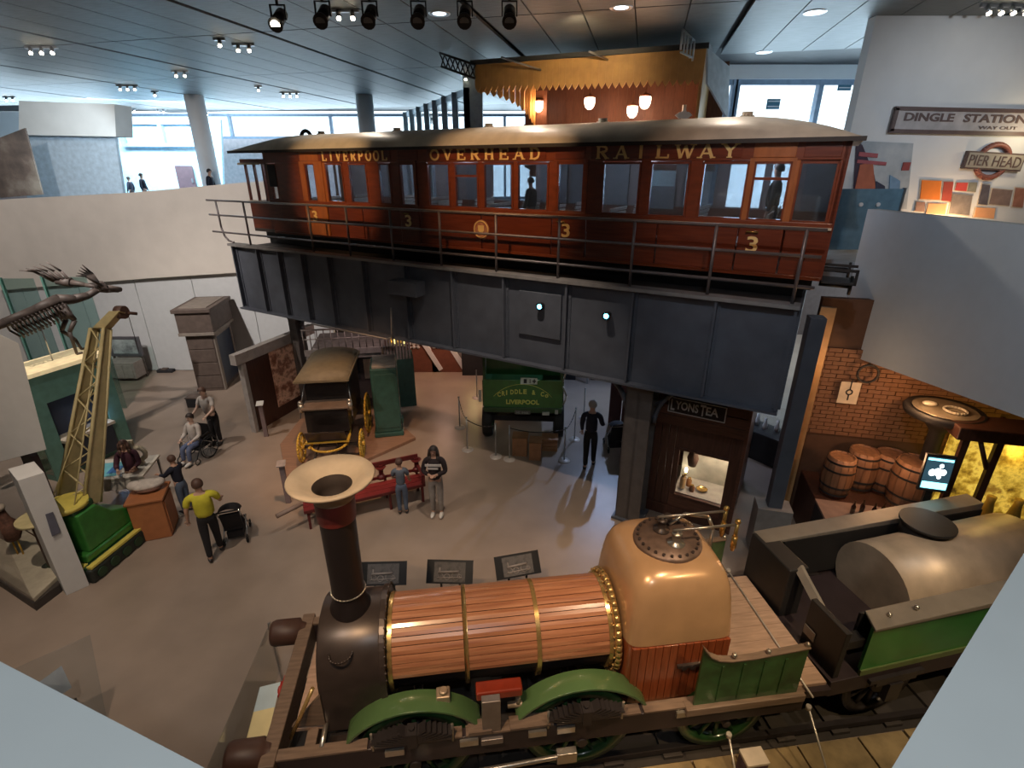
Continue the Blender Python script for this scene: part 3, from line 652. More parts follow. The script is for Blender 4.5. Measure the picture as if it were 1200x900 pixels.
# pale outer return of the canopy and its curved left spandrel with small scallops
g4 = [cl(827, 56), cl(827, 98), cl(851, 140, 1.0), cl(853, 78, 1.0)]
MB().slab([tuple(p) for p in g4], (.04, 0.02, 0)).build('gable_return', mat('gable_pale', (.55, .58, .60), .7), cn)
SP = [(560, 107), (575, 110), (590, 114), (604, 121), (615, 130), (622, 140), (627, 148)]
for k in range(len(SP) - 1):
    for h_ in range(2):
        f0, f1 = h_ / 2, (h_ + .85) / 2
        (xa, ya), (xb, yb) = SP[k], SP[k + 1]
        p0 = cl(xa + (xb - xa) * f0, ya + (yb - ya) * f0, .1 + k * .12); p1 = cl(xa + (xb - xa) * f1, ya + (yb - ya) * f1, .1 + k * .12)
        top = BL_.z + .25
        MB().prism([(p0.x, p0.z + .03), ((p0.x + p1.x) / 2, (p0.z + p1.z) / 2 - .05), (p1.x, p1.z + .03), (p1.x, max(top, p1.z + .1)), (p0.x, max(top, p0.z + .1))], 'y', .1 + k * .12, .14 + k * .12).build('spandrel_board', m_val, cn)
pt = cl(640, 150, .9); MB().box(pt.x - .45, .86, pt.z - 1.2, pt.x + .02, .94, cl(640, 106, .9).z).build('end_post', m_val2, cn)
# tie rods on the valance
for xa, ya, xb, yb in ((587, 67, 634, 82), (690, 60, 712, 70)):
    MB().cyl(cl(xa, ya, -.5), cl(xb, yb, -.02), .022, 8).build('tie_rod', m_steel, cn)
# hanging globe lamps
m_globe = mat('globe_lit', (1.0, 0.72, 0.55), .3, emit=5.0, var=.02)
for x, y, off, l in ((632, 124, .9, 'leftmost glowing opal lamp under the canopy'), (691, 120, .9, 'second glowing opal lamp from the left under the canopy'), (741, 130, 1.2, 'lower of the two neighbouring opal lamps at the right'), (756, 119, .6, 'upper right opal lamp under the canopy')):
    q = cl(x, y, off); P_ = A + D * q.x + Vector((-D.y, D.x)) * q.y
    t = thing('globe_lamp', l, 'lamp', (P_.x, P_.y, q.z), 0, 'opal lamps under the station canopy')
    MB().lathe([(0, -.16), (.05, -.155), (.1, -.11), (.128, -.04), (.135, .04), (.13, .1)], (0, 0, 0), 20).build('glass_bowl', m_globe, t)
    MB().lathe([(.14, .1), (.15, .13), (.05, .17), (.02, .2), (.02, .45)], (0, 0, 0), 16).build('lamp_cap', m_val2, t)
    point('globe_light', (P_.x - .1, P_.y - .3, q.z - .05), 12, (1, .55, .3), .1)
# stone finial
q = cl(801, 135, -.4); P_ = A + D * q.x + Vector((-D.y, D.x)) * q.y
t = thing('finial', 'small pale cross-shaped finial standing before the canopy', 'ornament', (P_.x, P_.y, q.z))
MB().box(-.035, -.03, -.75, .035, .03, .2).build('stem', m_roof, t); MB().prism([(-.18, .0), (-.1, .06), (-.05, .06), (0, .16), (.05, .06), (.1, .06), (.18, 0), (.1, -.06), (-.1, -.06)], 'y', -.04, .04).build('cross_head', m_wallw, t)
# lattice bracket beam at the left of the canopy
p0, p1 = cl(515, 62, -.2), cl(557, 76, -.05); q0, q1 = cl(517, 78, -.2), cl(557, 92, -.05)
t = thing('lattice_beam', 'short black lattice beam projecting left of the ochre canopy', 'beam', (A.x, A.y, 0), an)
MB().cyl(p0, p1, .03, 6).cyl(q0, q1, .03, 6).build('chords', m_black, t)
mb = MB()
for k in range(7):
    a = k / 7; b = (k + 1) / 7; mb.cyl(p0.lerp(p1, a), q0.lerp(q1, b), .018, 5); mb.cyl(q0.lerp(q1, a), p0.lerp(p1, b), .018, 5)
mb.build('lattice', m_black, t)
p0, p1 = cl(800, 34, -.6), cl(814, 48, -.3)
t = thing('lattice_sign_arm', 'small pale openwork bracket hanging at the top right of the canopy', 'bracket', (A.x, A.y, 0), an)
mb = MB().cyl(p0, p1, .02, 6).cyl(p0 + Vector((0, 0, -.4)), p1 + Vector((0, 0, -.3)), .02, 6)
for k in range(5): a = k / 4; mb.cyl(p0.lerp(p1, a), p0.lerp(p1, a) + Vector((0, 0, -.36)), .02, 6)
mb.build('openwork', mat('pale_metal', (.5, .58, .62), .5), t)
# ================================================================== LOCOMOTIVE
LO, LA = Vector((-2.62, 4.38)), R(7.5)
LXd, LYd = Vector((math.cos(LA), math.sin(LA))), Vector((-math.sin(LA), math.cos(LA)))
def lw(x, y, z=0): p = LO + LXd * x + LYd * y; return (p.x, p.y, z)
m_lag = mat('boiler_lagging_wood', (0.52, 0.235, 0.12), .30, 0, .22, 5, col2=(.34, .13, .065), stretch=(.35, 7, 7), coat=.4)
m_cop = mat('firebox_copper', (0.60, 0.36, 0.19), .27, .25, .08, 3, coat=.3)
m_red = mat('firebox_red_wood', (0.30, 0.07, 0.025), .3, 0, .2, 6, stretch=(6, 6, .6), coat=.5)
m_smoke = mat('smokebox_iron', (0.075, 0.055, 0.048), .33, .35, .15, 5)
m_chim = mat('chimney_black', (0.022, 0.016, 0.016), .42, .1)
m_loco_green = mat('locomotive_green', (0.095, 0.175, 0.065), .25, 0, .08, 3, coat=.6)
m_frame_w = mat('frame_timber', (0.23, 0.155, 0.11), .55, 0, .2, 6, stretch=(.6, 5, 5))
m_frame_s = mat('frame_side_dark', (0.035, 0.022, 0.024), .5)
m_spring = mat('spring_steel_black', (0.06, 0.05, 0.05), .4, .5)
m_bell = mat('chimney_bell', (0.56, 0.44, 0.31), .6, .0, .12, 4)
m_bright = mat('bright_steel', (0.62, 0.56, 0.48), .28, .85)
m_deck = mat('footplate_planks', (0.50, 0.33, 0.24), .55, 0, .15, 6, stretch=(.6, 5, 5))
m_dgreen = mat('cab_side_green', (0.035, 0.115, 0.035), .3, 0, .3, 5, coat=.5)
m_redp = mat('red_paint', (.42, .03, .02), .4)
ZC, RB = 1.62, .53
lc = thing('steam_locomotive', 'early steam locomotive with wood-lagged boiler, brass bands, tall black chimney and copper firebox dome', 'locomotive', (LO.x, LO.y, 0), LA)
# boiler: planks one by one between brass bands
NBP = 36; bx = [1.24, 2.06, 2.88, 3.70]
for k in range(NBP):
    a0 = 2 * math.pi * k / NBP + .008; a1 = 2 * math.pi * (k + 1) / NBP - .008
    if not -2.1 < ((a0 + a1) / 2 + math.pi) % (2 * math.pi) - math.pi: continue
    V = []
    for x in (1.22, 3.80):
        for r_, a in ((RB - .04, a0), (RB, a0), (RB + .004, (a0 + a1) / 2), (RB, a1), (RB - .04, a1)):
            V.append((x, r_ * math.cos(a), ZC + r_ * math.sin(a)))
    MB().add(V, [(0, 1, 6, 5), (1, 2, 7, 6), (2, 3, 8, 7), (3, 4, 9, 8), (0, 4, 3, 2, 1), (5, 6, 7, 8, 9)]).build('boiler_plank', m_lag, lc)
MB().cyl((1.2, 0, ZC), (3.85, 0, ZC), RB - .035, 40).build('boiler_core', m_frame_s, lc)
m_band = mat('brass_band', (.80, .52, .20), .25, .75)
for x in (1.235, 2.07, 2.89, 3.73):
    MB().cyl((x - .025, 0, ZC), (x + .025, 0, ZC), RB + .012, 56, caps=False).cyl((x - .025, 0, ZC), (x - .024, 0, ZC), RB + .012, 56, RB - .02).build('boiler_band', m_band, lc)
b_ = MB().torus((3.80, 0, ZC), RB + .04, .042, 'x', 44, 8).build('boiler_end_ring', m_band, lc)
rv = MB()
for k in range(28): a = 2 * math.pi * k / 28; rv.ball((3.745, (RB + .05) * math.cos(a), ZC + (RB + .05) * math.sin(a)), .016, 6, 4)
rv.build('ring_rivets', m_band, b_)['kind'] = 'stuff'
# smokebox with rounded shoulders
def rrect(w_, z0, z1, rr, n=7):
    pts_ = []
    for (cx_, cz_, a0) in ((w_ - rr, z1 - rr, 0), (-w_ + rr, z1 - rr, 90)):
        for i in range(n + 1): a = R(a0 + 90 * i / n); pts_.append((cx_ + rr * math.cos(a), cz_ + rr * math.sin(a)))
    pts_ += [(-w_, z0), (w_, z0)]
    return pts_
sb = MB().prism(rrect(.60, 1.0, 2.24, .60, 12), 'x', .48, 1.16).build('smokebox', m_smoke, lc, .02)
for p in COL.objects['smokebox'].data.polygons: p.use_smooth = len(p.vertices) == 4 and p.area < .1
MB().prism(rrect(.62, 1.0, 2.26, .62, 12), 'x', 1.13, 1.2).build('smokebox_ring', m_smoke, lc, .008)
rv = MB()
for q in rrect(.60, 1.05, 2.24, .54, 9): rv.ball((1.2, q[0], q[1]), .018, 6, 4)
rv.build('smokebox_rivets', m_smoke, sb)['kind'] = 'stuff'
MB().torus((.475, 0, 1.6), .33, .02, 'x', 30, 6).cyl((.44, 0, 1.6), (.48, 0, 1.6), .32, 30).build('smokebox_door', m_smoke, sb)
MB().torus((.74, -.47, 2.02), .12, .012, 'z', 22, 6).build('inspection_ring', m_smoke, sb)
# chimney
ch = MB().lathe([(.235, 0), (.225, .12), (.19, .2), (.175, .3), (.185, 1.40)], (.80, 0, 2.12), 32).build('chimney', m_chim, lc)
MB().torus((.80, 0, 2.46), .185, .008, 'z', 28, 6).build('chimney_band', m_bright, ch)
MB().lathe([(.192, 1.30), (.20, 1.32), (.205, 1.62)], (.80, 0, 2.12), 32).build('chimney_collar', mat('collar_dark_red', (.20, .03, .025), .4), ch)
MB().lathe([(.207, 1.56), (.225, 1.63), (.31, 1.71), (.425, 1.78), (.435, 1.80), (.425, 1.815), (.30, 1.765), (.20, 1.705)], (.80, 0, 2.12), 40).build('chimney_bell', m_bell, ch)
MB().lathe([(.20, 1.705), (.165, 1.66), (.15, 1.60), (.14, 1.42), (0, 1.42)], (.80, 0, 2.12), 32).build('chimney_throat', mat('throat_dark', (.035, .022, .016), .8), ch)  # darkness of the hole painted into the throat wall
# firebox: copper dome over red lagging
fx, fw, fl = 4.49, .68, .64
def fbx(z0, z1, zs, nm, m, pr):
    """superelliptic rings"""
    V = []; n = 40; rows = zs
    for (z, k, e) in rows:
        for i in range(n):
            a = 2 * math.pi * i / n; c_, s_ = math.cos(a), math.sin(a)
            V.append((fx + fl * k * math.copysign(abs(c_) ** (2 / e), c_), fw * k * math.copysign(abs(s_) ** (2 / e), s_), z))
    Fc = [(j * n + i, j * n + (i + 1) % n, (j + 1) * n + (i + 1) % n, (j + 1) * n + i) for j in range(len(rows) - 1) for i in range(n)]
    return MB().add(V, Fc, True).build(nm, m, pr)
fbx(0, 0, [(.95, 1, 9), (1.3, 1, 9), (1.86, 1.0, 9), (1.9, .99, 9)], 'firebox_casing', m_red, lc)
dm = fbx(0, 0, [(1.86, 1.004, 9), (1.95, 1.0, 8), (2.12, .99, 7), (2.30, .97, 6), (2.46, .935, 5.5), (2.58, .875, 5), (2.66, .79, 4.5), (2.71, .69, 4), (2.74, .55, 3.2), (2.752, .3, 2), (2.755, .001, 2)], 'firebox_dome', m_cop, lc)
nst = 13
for k in range(nst):
    x0 = fx - fl + .06 + (2 * fl - .12) * k / nst
    MB().box(x0 + .004, -fw - .012, 1.0, x0 + (2 * fl - .12) / nst - .004, -fw + .02, 1.84).build('casing_plank', m_red, lc)
md = MB().lathe([(0, .035), (.38, .035), (.395, .0), (.395, -.04)], (fx - .0, 0.0, 2.745), 36).build('manhole_disc', mat('disc_grey_brown', (.23, .15, .115), .45, .4, .2, 9), lc)
rv = MB()
for k in range(24): a = 2 * math.pi * k / 24; rv.cyl((fx + .345 * math.cos(a), .345 * math.sin(a), 2.77), (fx + .345 * math.cos(a), .345 * math.sin(a), 2.805), .018, 6)
rv.build('disc_bolts', m_smoke, md)['kind'] = 'stuff'
for yy, dx in ((.14, -.02), (-.12, .05)):
    vv = MB().lathe([(.1, 0), (.1, .02), (.05, .03), (.045, .12), (.06, .13), (.06, .15), (0, .16)], (fx + dx, yy, 2.78), 16).build('safety_valve', m_bright if yy < 0 else m_smoke, md)
    MB().tube([(fx + dx - .06, yy, 2.97), (fx + .78, yy - .02, 2.99)], .016, 8).cyl((fx + dx, yy, 2.9), (fx + dx, yy, 2.98), .014, 8).build('valve_lever', m_bright, vv)
    MB().cyl((fx + .76, yy - .02, 2.62), (fx + .76, yy - .02, 3.02), .022, 10).cyl((fx + .76, yy - .02, 2.66), (fx + .76, yy - .02, 2.82), .034, 10).ball((fx + .76, yy - .02, 3.03), .035, 10, 6).build('spring_balance', m_brass, lc)
MB().tube([(fx + .1, .2, 2.8), (fx + .3, .22, 2.92), (fx + .6, .2, 2.86), (fx + .66, .16, 2.7), (fx + .66, .16, 2.2)], .022, 8).build('steam_pipe', m_bright, lc)
MB().cyl((fx + .1, .25, 2.76), (fx + .1, .25, 2.9), .05, 12).cyl((fx - .02, .25, 2.87), (fx + .22, .25, 2.87), .014, 8).build('steam_cock', m_smoke, lc)
MB().box(fx - .03, -fw - .045, 1.5, fx + .27, -fw - .01, 1.54).cyl((fx + .05, -fw - .05, 1.5), (fx + .05, -fw - .01, 1.5), .035, 10).cyl((fx + .15, -fw - .05, 1.5), (fx + .15, -fw - .01, 1.5), .035, 10).build('casing_bracket', m_smoke, lc)
# frame, buffer beam
for sy in (-1, 1):
    MB().box(.0, sy * .88 - .055, .82, 6.0, sy * .88 + .055, 1.13).build('frame_side', m_frame_s, lc, .01)
    for k in range(6): MB().box(.02 + k * 1.0, sy * .88 - .06, 1.13, .98 + k * 1.0, sy * .88 + .06, 1.155).build('frame_top_plank', m_frame_w, lc)
    b_ = MB().lathe([(0, -.34), (.15, -.34), (.165, -.3), (.165, .0), (.12, .03), (.1, .1)], (-.12, sy * .80, 1.08), 24, 'x').build('buffer', mat('buffer_leather', (.085, .04, .028), .5), lc)
MB().box(-.1, -1.0, .84, .06, 1.0, 1.17).build('buffer_beam', m_frame_w, lc, .012)
MB().box(-.06, .95, .9, .02, 1.02, 1.1).box(.3, -.84, .9, .42, .84, 1.1).build('cross_member', m_frame_w, lc, .01)
MB().box(-.13, -.12, .9, -.1, .12, 1.1).ball((-.15, 0, 1.0), (.05, .1, .1), 12, 8).build('drawhook_plate', m_redp, lc)
# diagonal stays and the brown foot panel before the smokebox
MB().slab([(.14, -.6, 1.16), (.5, -.62, 1.16), (.5, -.62, 1.62)], (0, .04, 0)).build('stay_plate', m_frame_w, lc)
MB().cyl((.16, -.72, 1.16), (.44, -.6, 1.72), .022, 8).build('stay_rod', m_band, lc)
MB().box(.16, -.6, 1.08, .5, .6, 1.12).build('front_platform', m_deck, lc)
MB().cyl((.5, -.5, 1.14), (.5, -.86, 1.14), .03, 10).build('cylinder_cock', m_bright, lc)
# wheels: spoked, mostly behind the frame
def wheel(mb_r, n, r_, w_):
    mb_r.lathe([(r_ - .09, -w_), (r_ + .03, -w_), (r_ + .03, -w_ + .025), (r_, -w_ + .03), (r_, w_), (r_ - .09, w_), (r_ - .09, -w_)], (0, 0, 0), 36, 'y')
    mb_r.cyl((0, -.08, 0), (0, .08, 0), .12, 16)
    for k in range(n): a = 2 * math.pi * k / n; mb_r.cyl((.1 * math.cos(a), 0, .1 * math.sin(a)), ((r_ - .08) * math.cos(a), 0, (r_ - .08) * math.sin(a)), .028, 6)
    return mb_r
wm = wheel(MB(), 16, .60, .055).build('driving_wheel', m_dgreen, lc, loc=(1.46, -.72, .78))
for x_ in (1.46, 3.32):
    for yy in (-.72, .72):
        if (x_, yy) != (1.46, -.72): inst(wm.data, 'driving_wheel', lc, (x_, yy, .78))
    MB().cyl((x_, -.95, .78), (x_, .95, .78), .06, 12).build('axle', m_spring, lc)
tw = wheel(MB(), 12, .52, .05).build('trailing_wheel', m_dgreen, lc, loc=(5.1, -.72, .68))
inst(tw.data, 'trailing_wheel', lc, (5.1, .72, .68)); MB().cyl((5.1, -.9, .68), (5.1, .9, .68), .05, 12).build('axle', m_spring, lc)
# splashers: broad green hoops
def hoop(cx_, cz, r_, zb, y0, y1, nm):
    a0 = math.asin(max(-1, (zb - cz) / r_)); V = []; n = 28; th = .03
    for i in range(n + 1):
        a = a0 + (math.pi - 2 * a0) * i / n
        for rr, yy in ((r_, y0), (r_, y1), (r_ - th, y1), (r_ - th, y0)): V.append((cx_ + rr * math.cos(a), yy, cz + rr * math.sin(a)))
    Fc = [(i * 4 + j, (i + 1) * 4 + j, (i + 1) * 4 + (j + 1) % 4, i * 4 + (j + 1) % 4) for i in range(n) for j in range(4)]
    m_ = MB().add(V, Fc + [(0, 1, 2, 3), (n * 4 + 3, n * 4 + 2, n * 4 + 1, n * 4)]); m_.sm = [True if i % 4 in (0, 2) else False for i in range(len(m_.f))]
    return m_.build(nm, m_loco_green, lc, .006)
for sy in (-1, 1):
    ys = sorted((sy * .86, sy * .60))
    hoop(1.47, .635, .885, 1.15, ys[0], ys[1], 'splasher'); hoop(3.33, .60, .93, 1.15, ys[0], ys[1], 'splasher')
# leaf springs on the frame
for x_ in (1.46, 3.34):
    sp = MB()
    for k in range(6):
        L_ = .42 - k * .055; z = 1.20 + k * .022
        pts_ = [(x_ + L_ * t_, -.93, z + .07 * (t_ * t_)) for t_ in (-1, -.5, 0, .5, 1)]
        for q in range(4):
            a, b = Vector(pts_[q]), Vector(pts_[q + 1]); sp.add([(a.x, -.99, a.z), (b.x, -.99, b.z), (b.x, -.87, b.z), (a.x, -.87, a.z), (a.x, -.99, a.z + .02), (b.x, -.99, b.z + .02), (b.x, -.87, b.z + .02), (a.x, -.87, a.z + .02)], [(0, 3, 2, 1), (4, 5, 6, 7), (0, 1, 5, 4), (1, 2, 6, 5), (2, 3, 7, 6), (3, 0, 4, 7)])
    s_ = sp.build('leaf_spring', m_spring, lc)
    MB().box(x_ - .05, -1.0, 1.15, x_ + .05, -.86, 1.36).cyl((x_, -.93, 1.36), (x_, -.93, 1.39), .03, 8).build('spring_buckle', m_spring, s_)
    for q in (-.42, .42): MB().cyl((x_ + q, -.93, 1.1), (x_ + q, -.93, 1.36), .014, 8).build('spring_hanger', m_bright, s_)
# polished bracket, valve chest, red reversing box, feed valve
MB().box(2.20, -.93, 1.0, 2.40, -.84, 1.62).box(2.18, -.97, 1.0, 2.42, -.84, 1.08).build('motion_bracket', mat('dull_steel', (.36, .31, .29), .35, .7), lc, .008)
MB().box(2.15, -.78, 1.44, 2.66, -.62, 1.56).build('red_box', mat('glossy_red', (.30, .035, .015), .25, coat=.5), lc, .02)
MB().box(1.72, -.74, 1.28, 1.87, -.60, 1.52).cyl((1.8, -.68, 1.52), (1.8, -.68, 1.57), .05, 12).build('feed_valve', mat('old_bronze', (.52, .40, .28), .4, .5), lc, .015)
MB().cyl((1.78, -.66, 1.2), (1.78, -.66, 1.3), .04, 10).cyl((2.5, -.7, 1.22), (2.8, -.7, 1.22), .035, 10).cyl((2.62, -.7, 1.22), (2.62, -.7, 1.34), .03, 8).build('feed_pipe', MATS['old_bronze'], lc)
MB().cyl((1.0, -1.06, .66), (3.1, -1.06, .80), .028, 10).box(1.46, -1.09, .6, 1.62, -1.03, .74).box(3.0, -1.10, .72, 3.22, -1.02, .88).build('coupling_rod', m_bright, lc, .005)
MB().cyl((.5, -.62, .72), (1.15, -.62, .72), .17, 20).build('steam_cylinder', m_smoke, lc)
for x_ in (1.16, 1.95, 2.7, 3.02, 4.4): MB().box(x_, -.965, 1.02, x_ + .2, -.935, 1.10).build('axle_guard_strap', m_bright, lc)
MB().box(2.05, -.95, 1.155, 2.3, -.8, 1.2).box(2.5, -.95, 1.155, 2.95, -.8, 1.18).build('frame_packing', m_frame_w, lc)
# footplate with planks and green side sheet
for k in range(8): MB().box(5.06, -.88 + k * .22, 1.14, 6.28, -.665 + k * .22, 1.18).build('footplate_plank', m_deck, lc)
MB().box(5.0, -.95, 1.05, 6.3, .95, 1.14).build('footplate_frame', m_frame_s, lc)
sh = [(4.60, 1.16), (5.86, 1.16), (5.86, 1.86), (5.2, 1.80), (4.95, 1.80), (4.80, 1.83), (4.69, 1.90), (4.60, 2.02)]
for sy in (-1, 1):
    ss_ = MB().prism(sh, 'y', sy * .92 - .015, sy * .92 + .015).build('side_sheet', m_dgreen, lc)
    rim = [(4.60, 2.03), (4.69, 1.91), (4.80, 1.84), (4.95, 1.81), (5.2, 1.81), (5.86, 1.87)]
    rb = MB()
    for k in range(5):
        (xa, za), (xb, zb) = rim[k], rim[k + 1]; rb.slab([(xa, sy * .92 - .04, za), (xb, sy * .92 - .04, zb), (xb, sy * .92 + .04, zb), (xa, sy * .92 + .04, za)], (0, 0, .015))
    rb.build('sheet_rim', m_frame_w, ss_)
    for x_ in (4.98, 5.38, 5.84): MB().ball((x_, sy * .92, 1.87 if x_ < 5.8 else 1.9), .03, 8, 6).build('rim_knob', m_bright, ss_)
    if sy < 0:
        for x_ in (4.85, 5.1, 5.35, 5.6): MB().box(x_, -.945, 1.2, x_ + .03, -.93, 1.74).build('sheet_batten', m_dgreen, ss_)
MB().box(4.5, -.99, 1.05, 5.95, -.86, 1.16).build('step_board', m_frame_w, lc, .01)
# ================================================================== TENDER
tp = lw(6.36, .06); 
tn = thing('tender', 'green locomotive tender with wide grey-brown rim and round tank inside', 'tender', tp, LA + R(5))
m_tg = mat('tender_green', (0.03, 0.20, 0.035), .28, 0, .12, 3, coat=.6)
m_trim = mat('tender_rim', (0.26, 0.22, 0.18), .45, .2, .1, 4)
m_tdark = mat('tender_dark', (0.018, 0.016, 0.016), .5)
for sy in (-1, 1):
    MB().box(.35, sy * .86 - .02, 1.18, 3.9, sy * .86 + .02, 1.86).build('side_sheet', m_tg, tn)
    MB().box(.35, sy * .88 - .02, 1.10, 3.9, sy * .88 + .02, 1.18).build('side_moulding', mat('olive_band', (.13, .17, .06), .4), tn)
    rim = MB(); y0, y1 = sorted((sy * .93, sy * .66))
    rim.pts([(.30, y0), (3.9, y0), (3.9, y1), (.42, y1)] if sy < 0 else [(.05, y0), (3.9, y0), (3.9, y1), (.05, y1)], 1.86, [1.9, 1.98, 1.98, 1.9])
    rim.build('rim_flange', m_trim, tn, .01)
    MB().box(.36, sy * .66 - .015 * sy, 1.2, 3.9, sy * .66 + .015 * sy, 1.87).build('inner_sheet', m_tdark, tn)
MB().box(.0, -.86, 1.1, .08, -.3, 1.82).build('front_bulkhead', m_tdark, tn, .01)
MB().box(.0, .1, 1.1, .3, .9, 1.9).build('front_locker', m_tdark, tn, .02)
MB().box(-.05, -.9, .85, 4.0, .9, 1.1).build('tender_frame', m_frame_s, tn, .01)
MB().slab([(.1, -.34, 1.62), (.16, -.34, 1.7), (.16, .12, 1.95), (.1, .12, 1.87)], (.04, 0, 0)).build('shovel_board', m_trim, tn)
MB().box(.10, -.82, 1.5, .36, -.68, 1.62).build('toolbox', m_tdark, tn)
MB().box(-.02, -.5, 1.3, -.005, -.32, 1.44).build('maker_plate', m_trim, tn, .02)
MB().cyl((1.35, .05, 1.42), (3.8, .05, 1.52), .60, 36).build('tank_barrel', mat('tank_tan', (.62, .46, .32), .42, .2, .15, 3), tn)
hd = MB().cyl((2.35, .3, 1.9), (2.35, .3, 2.12), .30, 26).cyl((2.35, .3, 2.12), (2.35, .3, 2.16), .34, 26).build('filler_lid', m_tdark, tn)
[MB().ball(q_, .03, 8, 6).build('rim_knob', m_bright, tn) for q_ in ((1.0, -.8, 1.96), (.62, -.8, 1.93))]
wt = wheel(MB(), 12, .5, .05).build('tender_wheel', m_spring, tn, loc=(.9, -.72, .66))
for x_ in (.9, 2.9):
    for yy in (-.72, .72):
        if (x_, yy) != (.9, -.72): inst(wt.data, 'tender_wheel', tn, (x_, yy, .66))
    MB().cyl((x_, -.8, .66), (x_, .8, .66), .05, 12).build('axle', m_spring, tn)
    MB().box(x_ - .4, -.95, .96, x_ + .4, -.89, 1.02).box(x_ - .3, -.95, .9, x_ + .3, -.89, .96).box(x_ - .1, -.97, .6, x_ + .1, -.89, .9).build('axle_box', m_spring, tn)
# ================================================================== TRACK, SETTS, DISPLAY FURNITURE ROUND THE LOCOMOTIVE
tb = MB().box(-.5, -.84, 0.0, 11, .95, .012).build('track_bed', mat('track_bed_dark', (.035, .028, .024), .8)); tb.location = (LO.x, LO.y, 0); tb.rotation_euler.z = LA; tag(tb, 'dark cinder bed between the rails under the locomotive', 'track bed')
tk = thing('railway_track', 'short display track of rails and dark sleepers under the locomotive', 'track', (LO.x, LO.y, 0), LA)
for yy in (-.72, .72): MB().box(-.4, yy - .035, .06, 11, yy + .035, .14).build('rail', m_spring, tk)
sm_ = MB().box(-.12, -.8, .013, .12, .8, .06).build('sleeper', mat('sleeper_dark', (.05, .04, .035), .8), tk, .01, loc=(0, 0, .0))
for k in range(1, 15): inst(sm_.data, 'sleeper', tk, (k * .76, 0, 0))
m_flag = mat('flagstone_yellow', (0.36, 0.26, 0.13), .6, 0, .25, 4, bump=.3)
fl_ = thing('paving_strip', 'worn yellow-brown stone flags beside the track at the bottom right', 'paving', (LO.x, LO.y, 0), LA)
random.seed(9); 
for row in range(4):
    x = 1.2 + row * .25
    while x < 8.6:
        L_ = random.uniform(.55, .95); y1 = -.87 - row * .62
        MB().box(x, y1 - .6, 0.0, x + L_ - .025, y1, .05 + random.uniform(0, .02)).build('flagstone', m_flag, fl_, .008)
        x += L_
for k in range(7):
    o = MB().ball((0, 0, 0), (random.uniform(.1, .17), random.uniform(.08, .13), .09), 9, 6).build('stone', m_flag)
    o.location = lw(5.9 + .36 * k, -1.5 + random.uniform(-.1, .1), .155)
    tag(o, ['leftmost rounded yellow stone below the tender', 'second rounded stone below the tender, from the left', 'third rounded stone below the tender, from the left', 'middle rounded stone of the row below the tender', 'fifth rounded stone below the tender, from the left', 'sixth rounded stone of the row below the tender', 'rightmost rounded yellow stone below the tender'][k], 'stone', 'rounded stones below the tender')
# barrier wires
def barrier(name, lab, a, b, m, r_=.012):
    t = thing(name, lab, 'barrier', a); d = Vector(b) - Vector(a)
    MB().cyl((0, 0, 0), d, r_, 8).build('rod', m, t)
    MB().cyl((0, 0, -.02), (0, 0, .03), .03, 10).build('foot_clip', m, t)
    return t
m_wire = mat('wire_pale', (.72, .66, .60), .3, .5)
barrier('barrier_wire', 'long pale wire slanting across the footplate behind the firebox', lw(6.05, .98, 1.2), lw(5.98, -1.05, 1.2), m_wire)
barrier('barrier_wire', 'pale wire slanting down from the footplate to the paving', lw(5.95, -1.06, 1.05), lw(6.1, -1.75, .08), m_wire)
barrier('barrier_wire', 'short pale wire falling toward the small white label box', lw(4.95, -1.15, .9), lw(4.95, -1.62, .34), m_wire)
p = g(883, 890, .35); t = thing('label_box', 'small cream-topped label box on the paving at the bottom edge', 'label', (p.x, p.y, .075), LA)
MB().box(-.13, -.09, 0, .13, .09, .3).build('box', mat('label_purple', (.12, .07, .14), .5), t); MB().box(-.14, -.1, .3, .14, .1, .34).build('top', mat('label_cream', (.72, .62, .52), .5), t, .005)
# clear panel with blue and yellow notice in front of the buffers
m_perspex = glass('perspex', (.93, .95, .94), .16, .1)
pa, pb = lw(-.62, -1.0), lw(-.52, .95)
t = thing('acrylic_sign', 'clear acrylic panel with a blue and yellow notice before the buffer beam', 'sign', (pa[0], pa[1], 0))
da, db = Vector((0, 0)), Vector((pb[0] - pa[0], pb[1] - pa[1]))
MB().pts([da, db, db + Vector((.012, 0)), da + Vector((.012, 0))], .3, 1.15).build('sheet', m_perspex, t)
for f in (0.03, .97): MB().box(db.x * f - .012, db.y * f - .012, 0, db.x * f + .012, db.y * f + .012, 1.17).build('edge_post', m_steel, t)
def nt_(f): 
    a_ = [g(305, 805, 1.12), g(329, 799, 1.12), g(314, 862, .80), g(289, 867, .80)]; o_ = t.location
    return [a_[0].lerp(a_[3], f[0]) - o_, a_[1].lerp(a_[2], f[0]) - o_, a_[1].lerp(a_[2], f[1]) - o_, a_[0].lerp(a_[3], f[1]) - o_]
MB().slab(nt_((0, .48)), (-.01, 0, -.012)).build('blue_notice', mat('blue_notice', (.50, .62, .68), .6, var=.05), t)
MB().slab(nt_((.48, 1)), (-.01, 0, -.012)).build('yellow_notice', mat('yellow_notice', (.78, .66, .34), .6, var=.05), t)
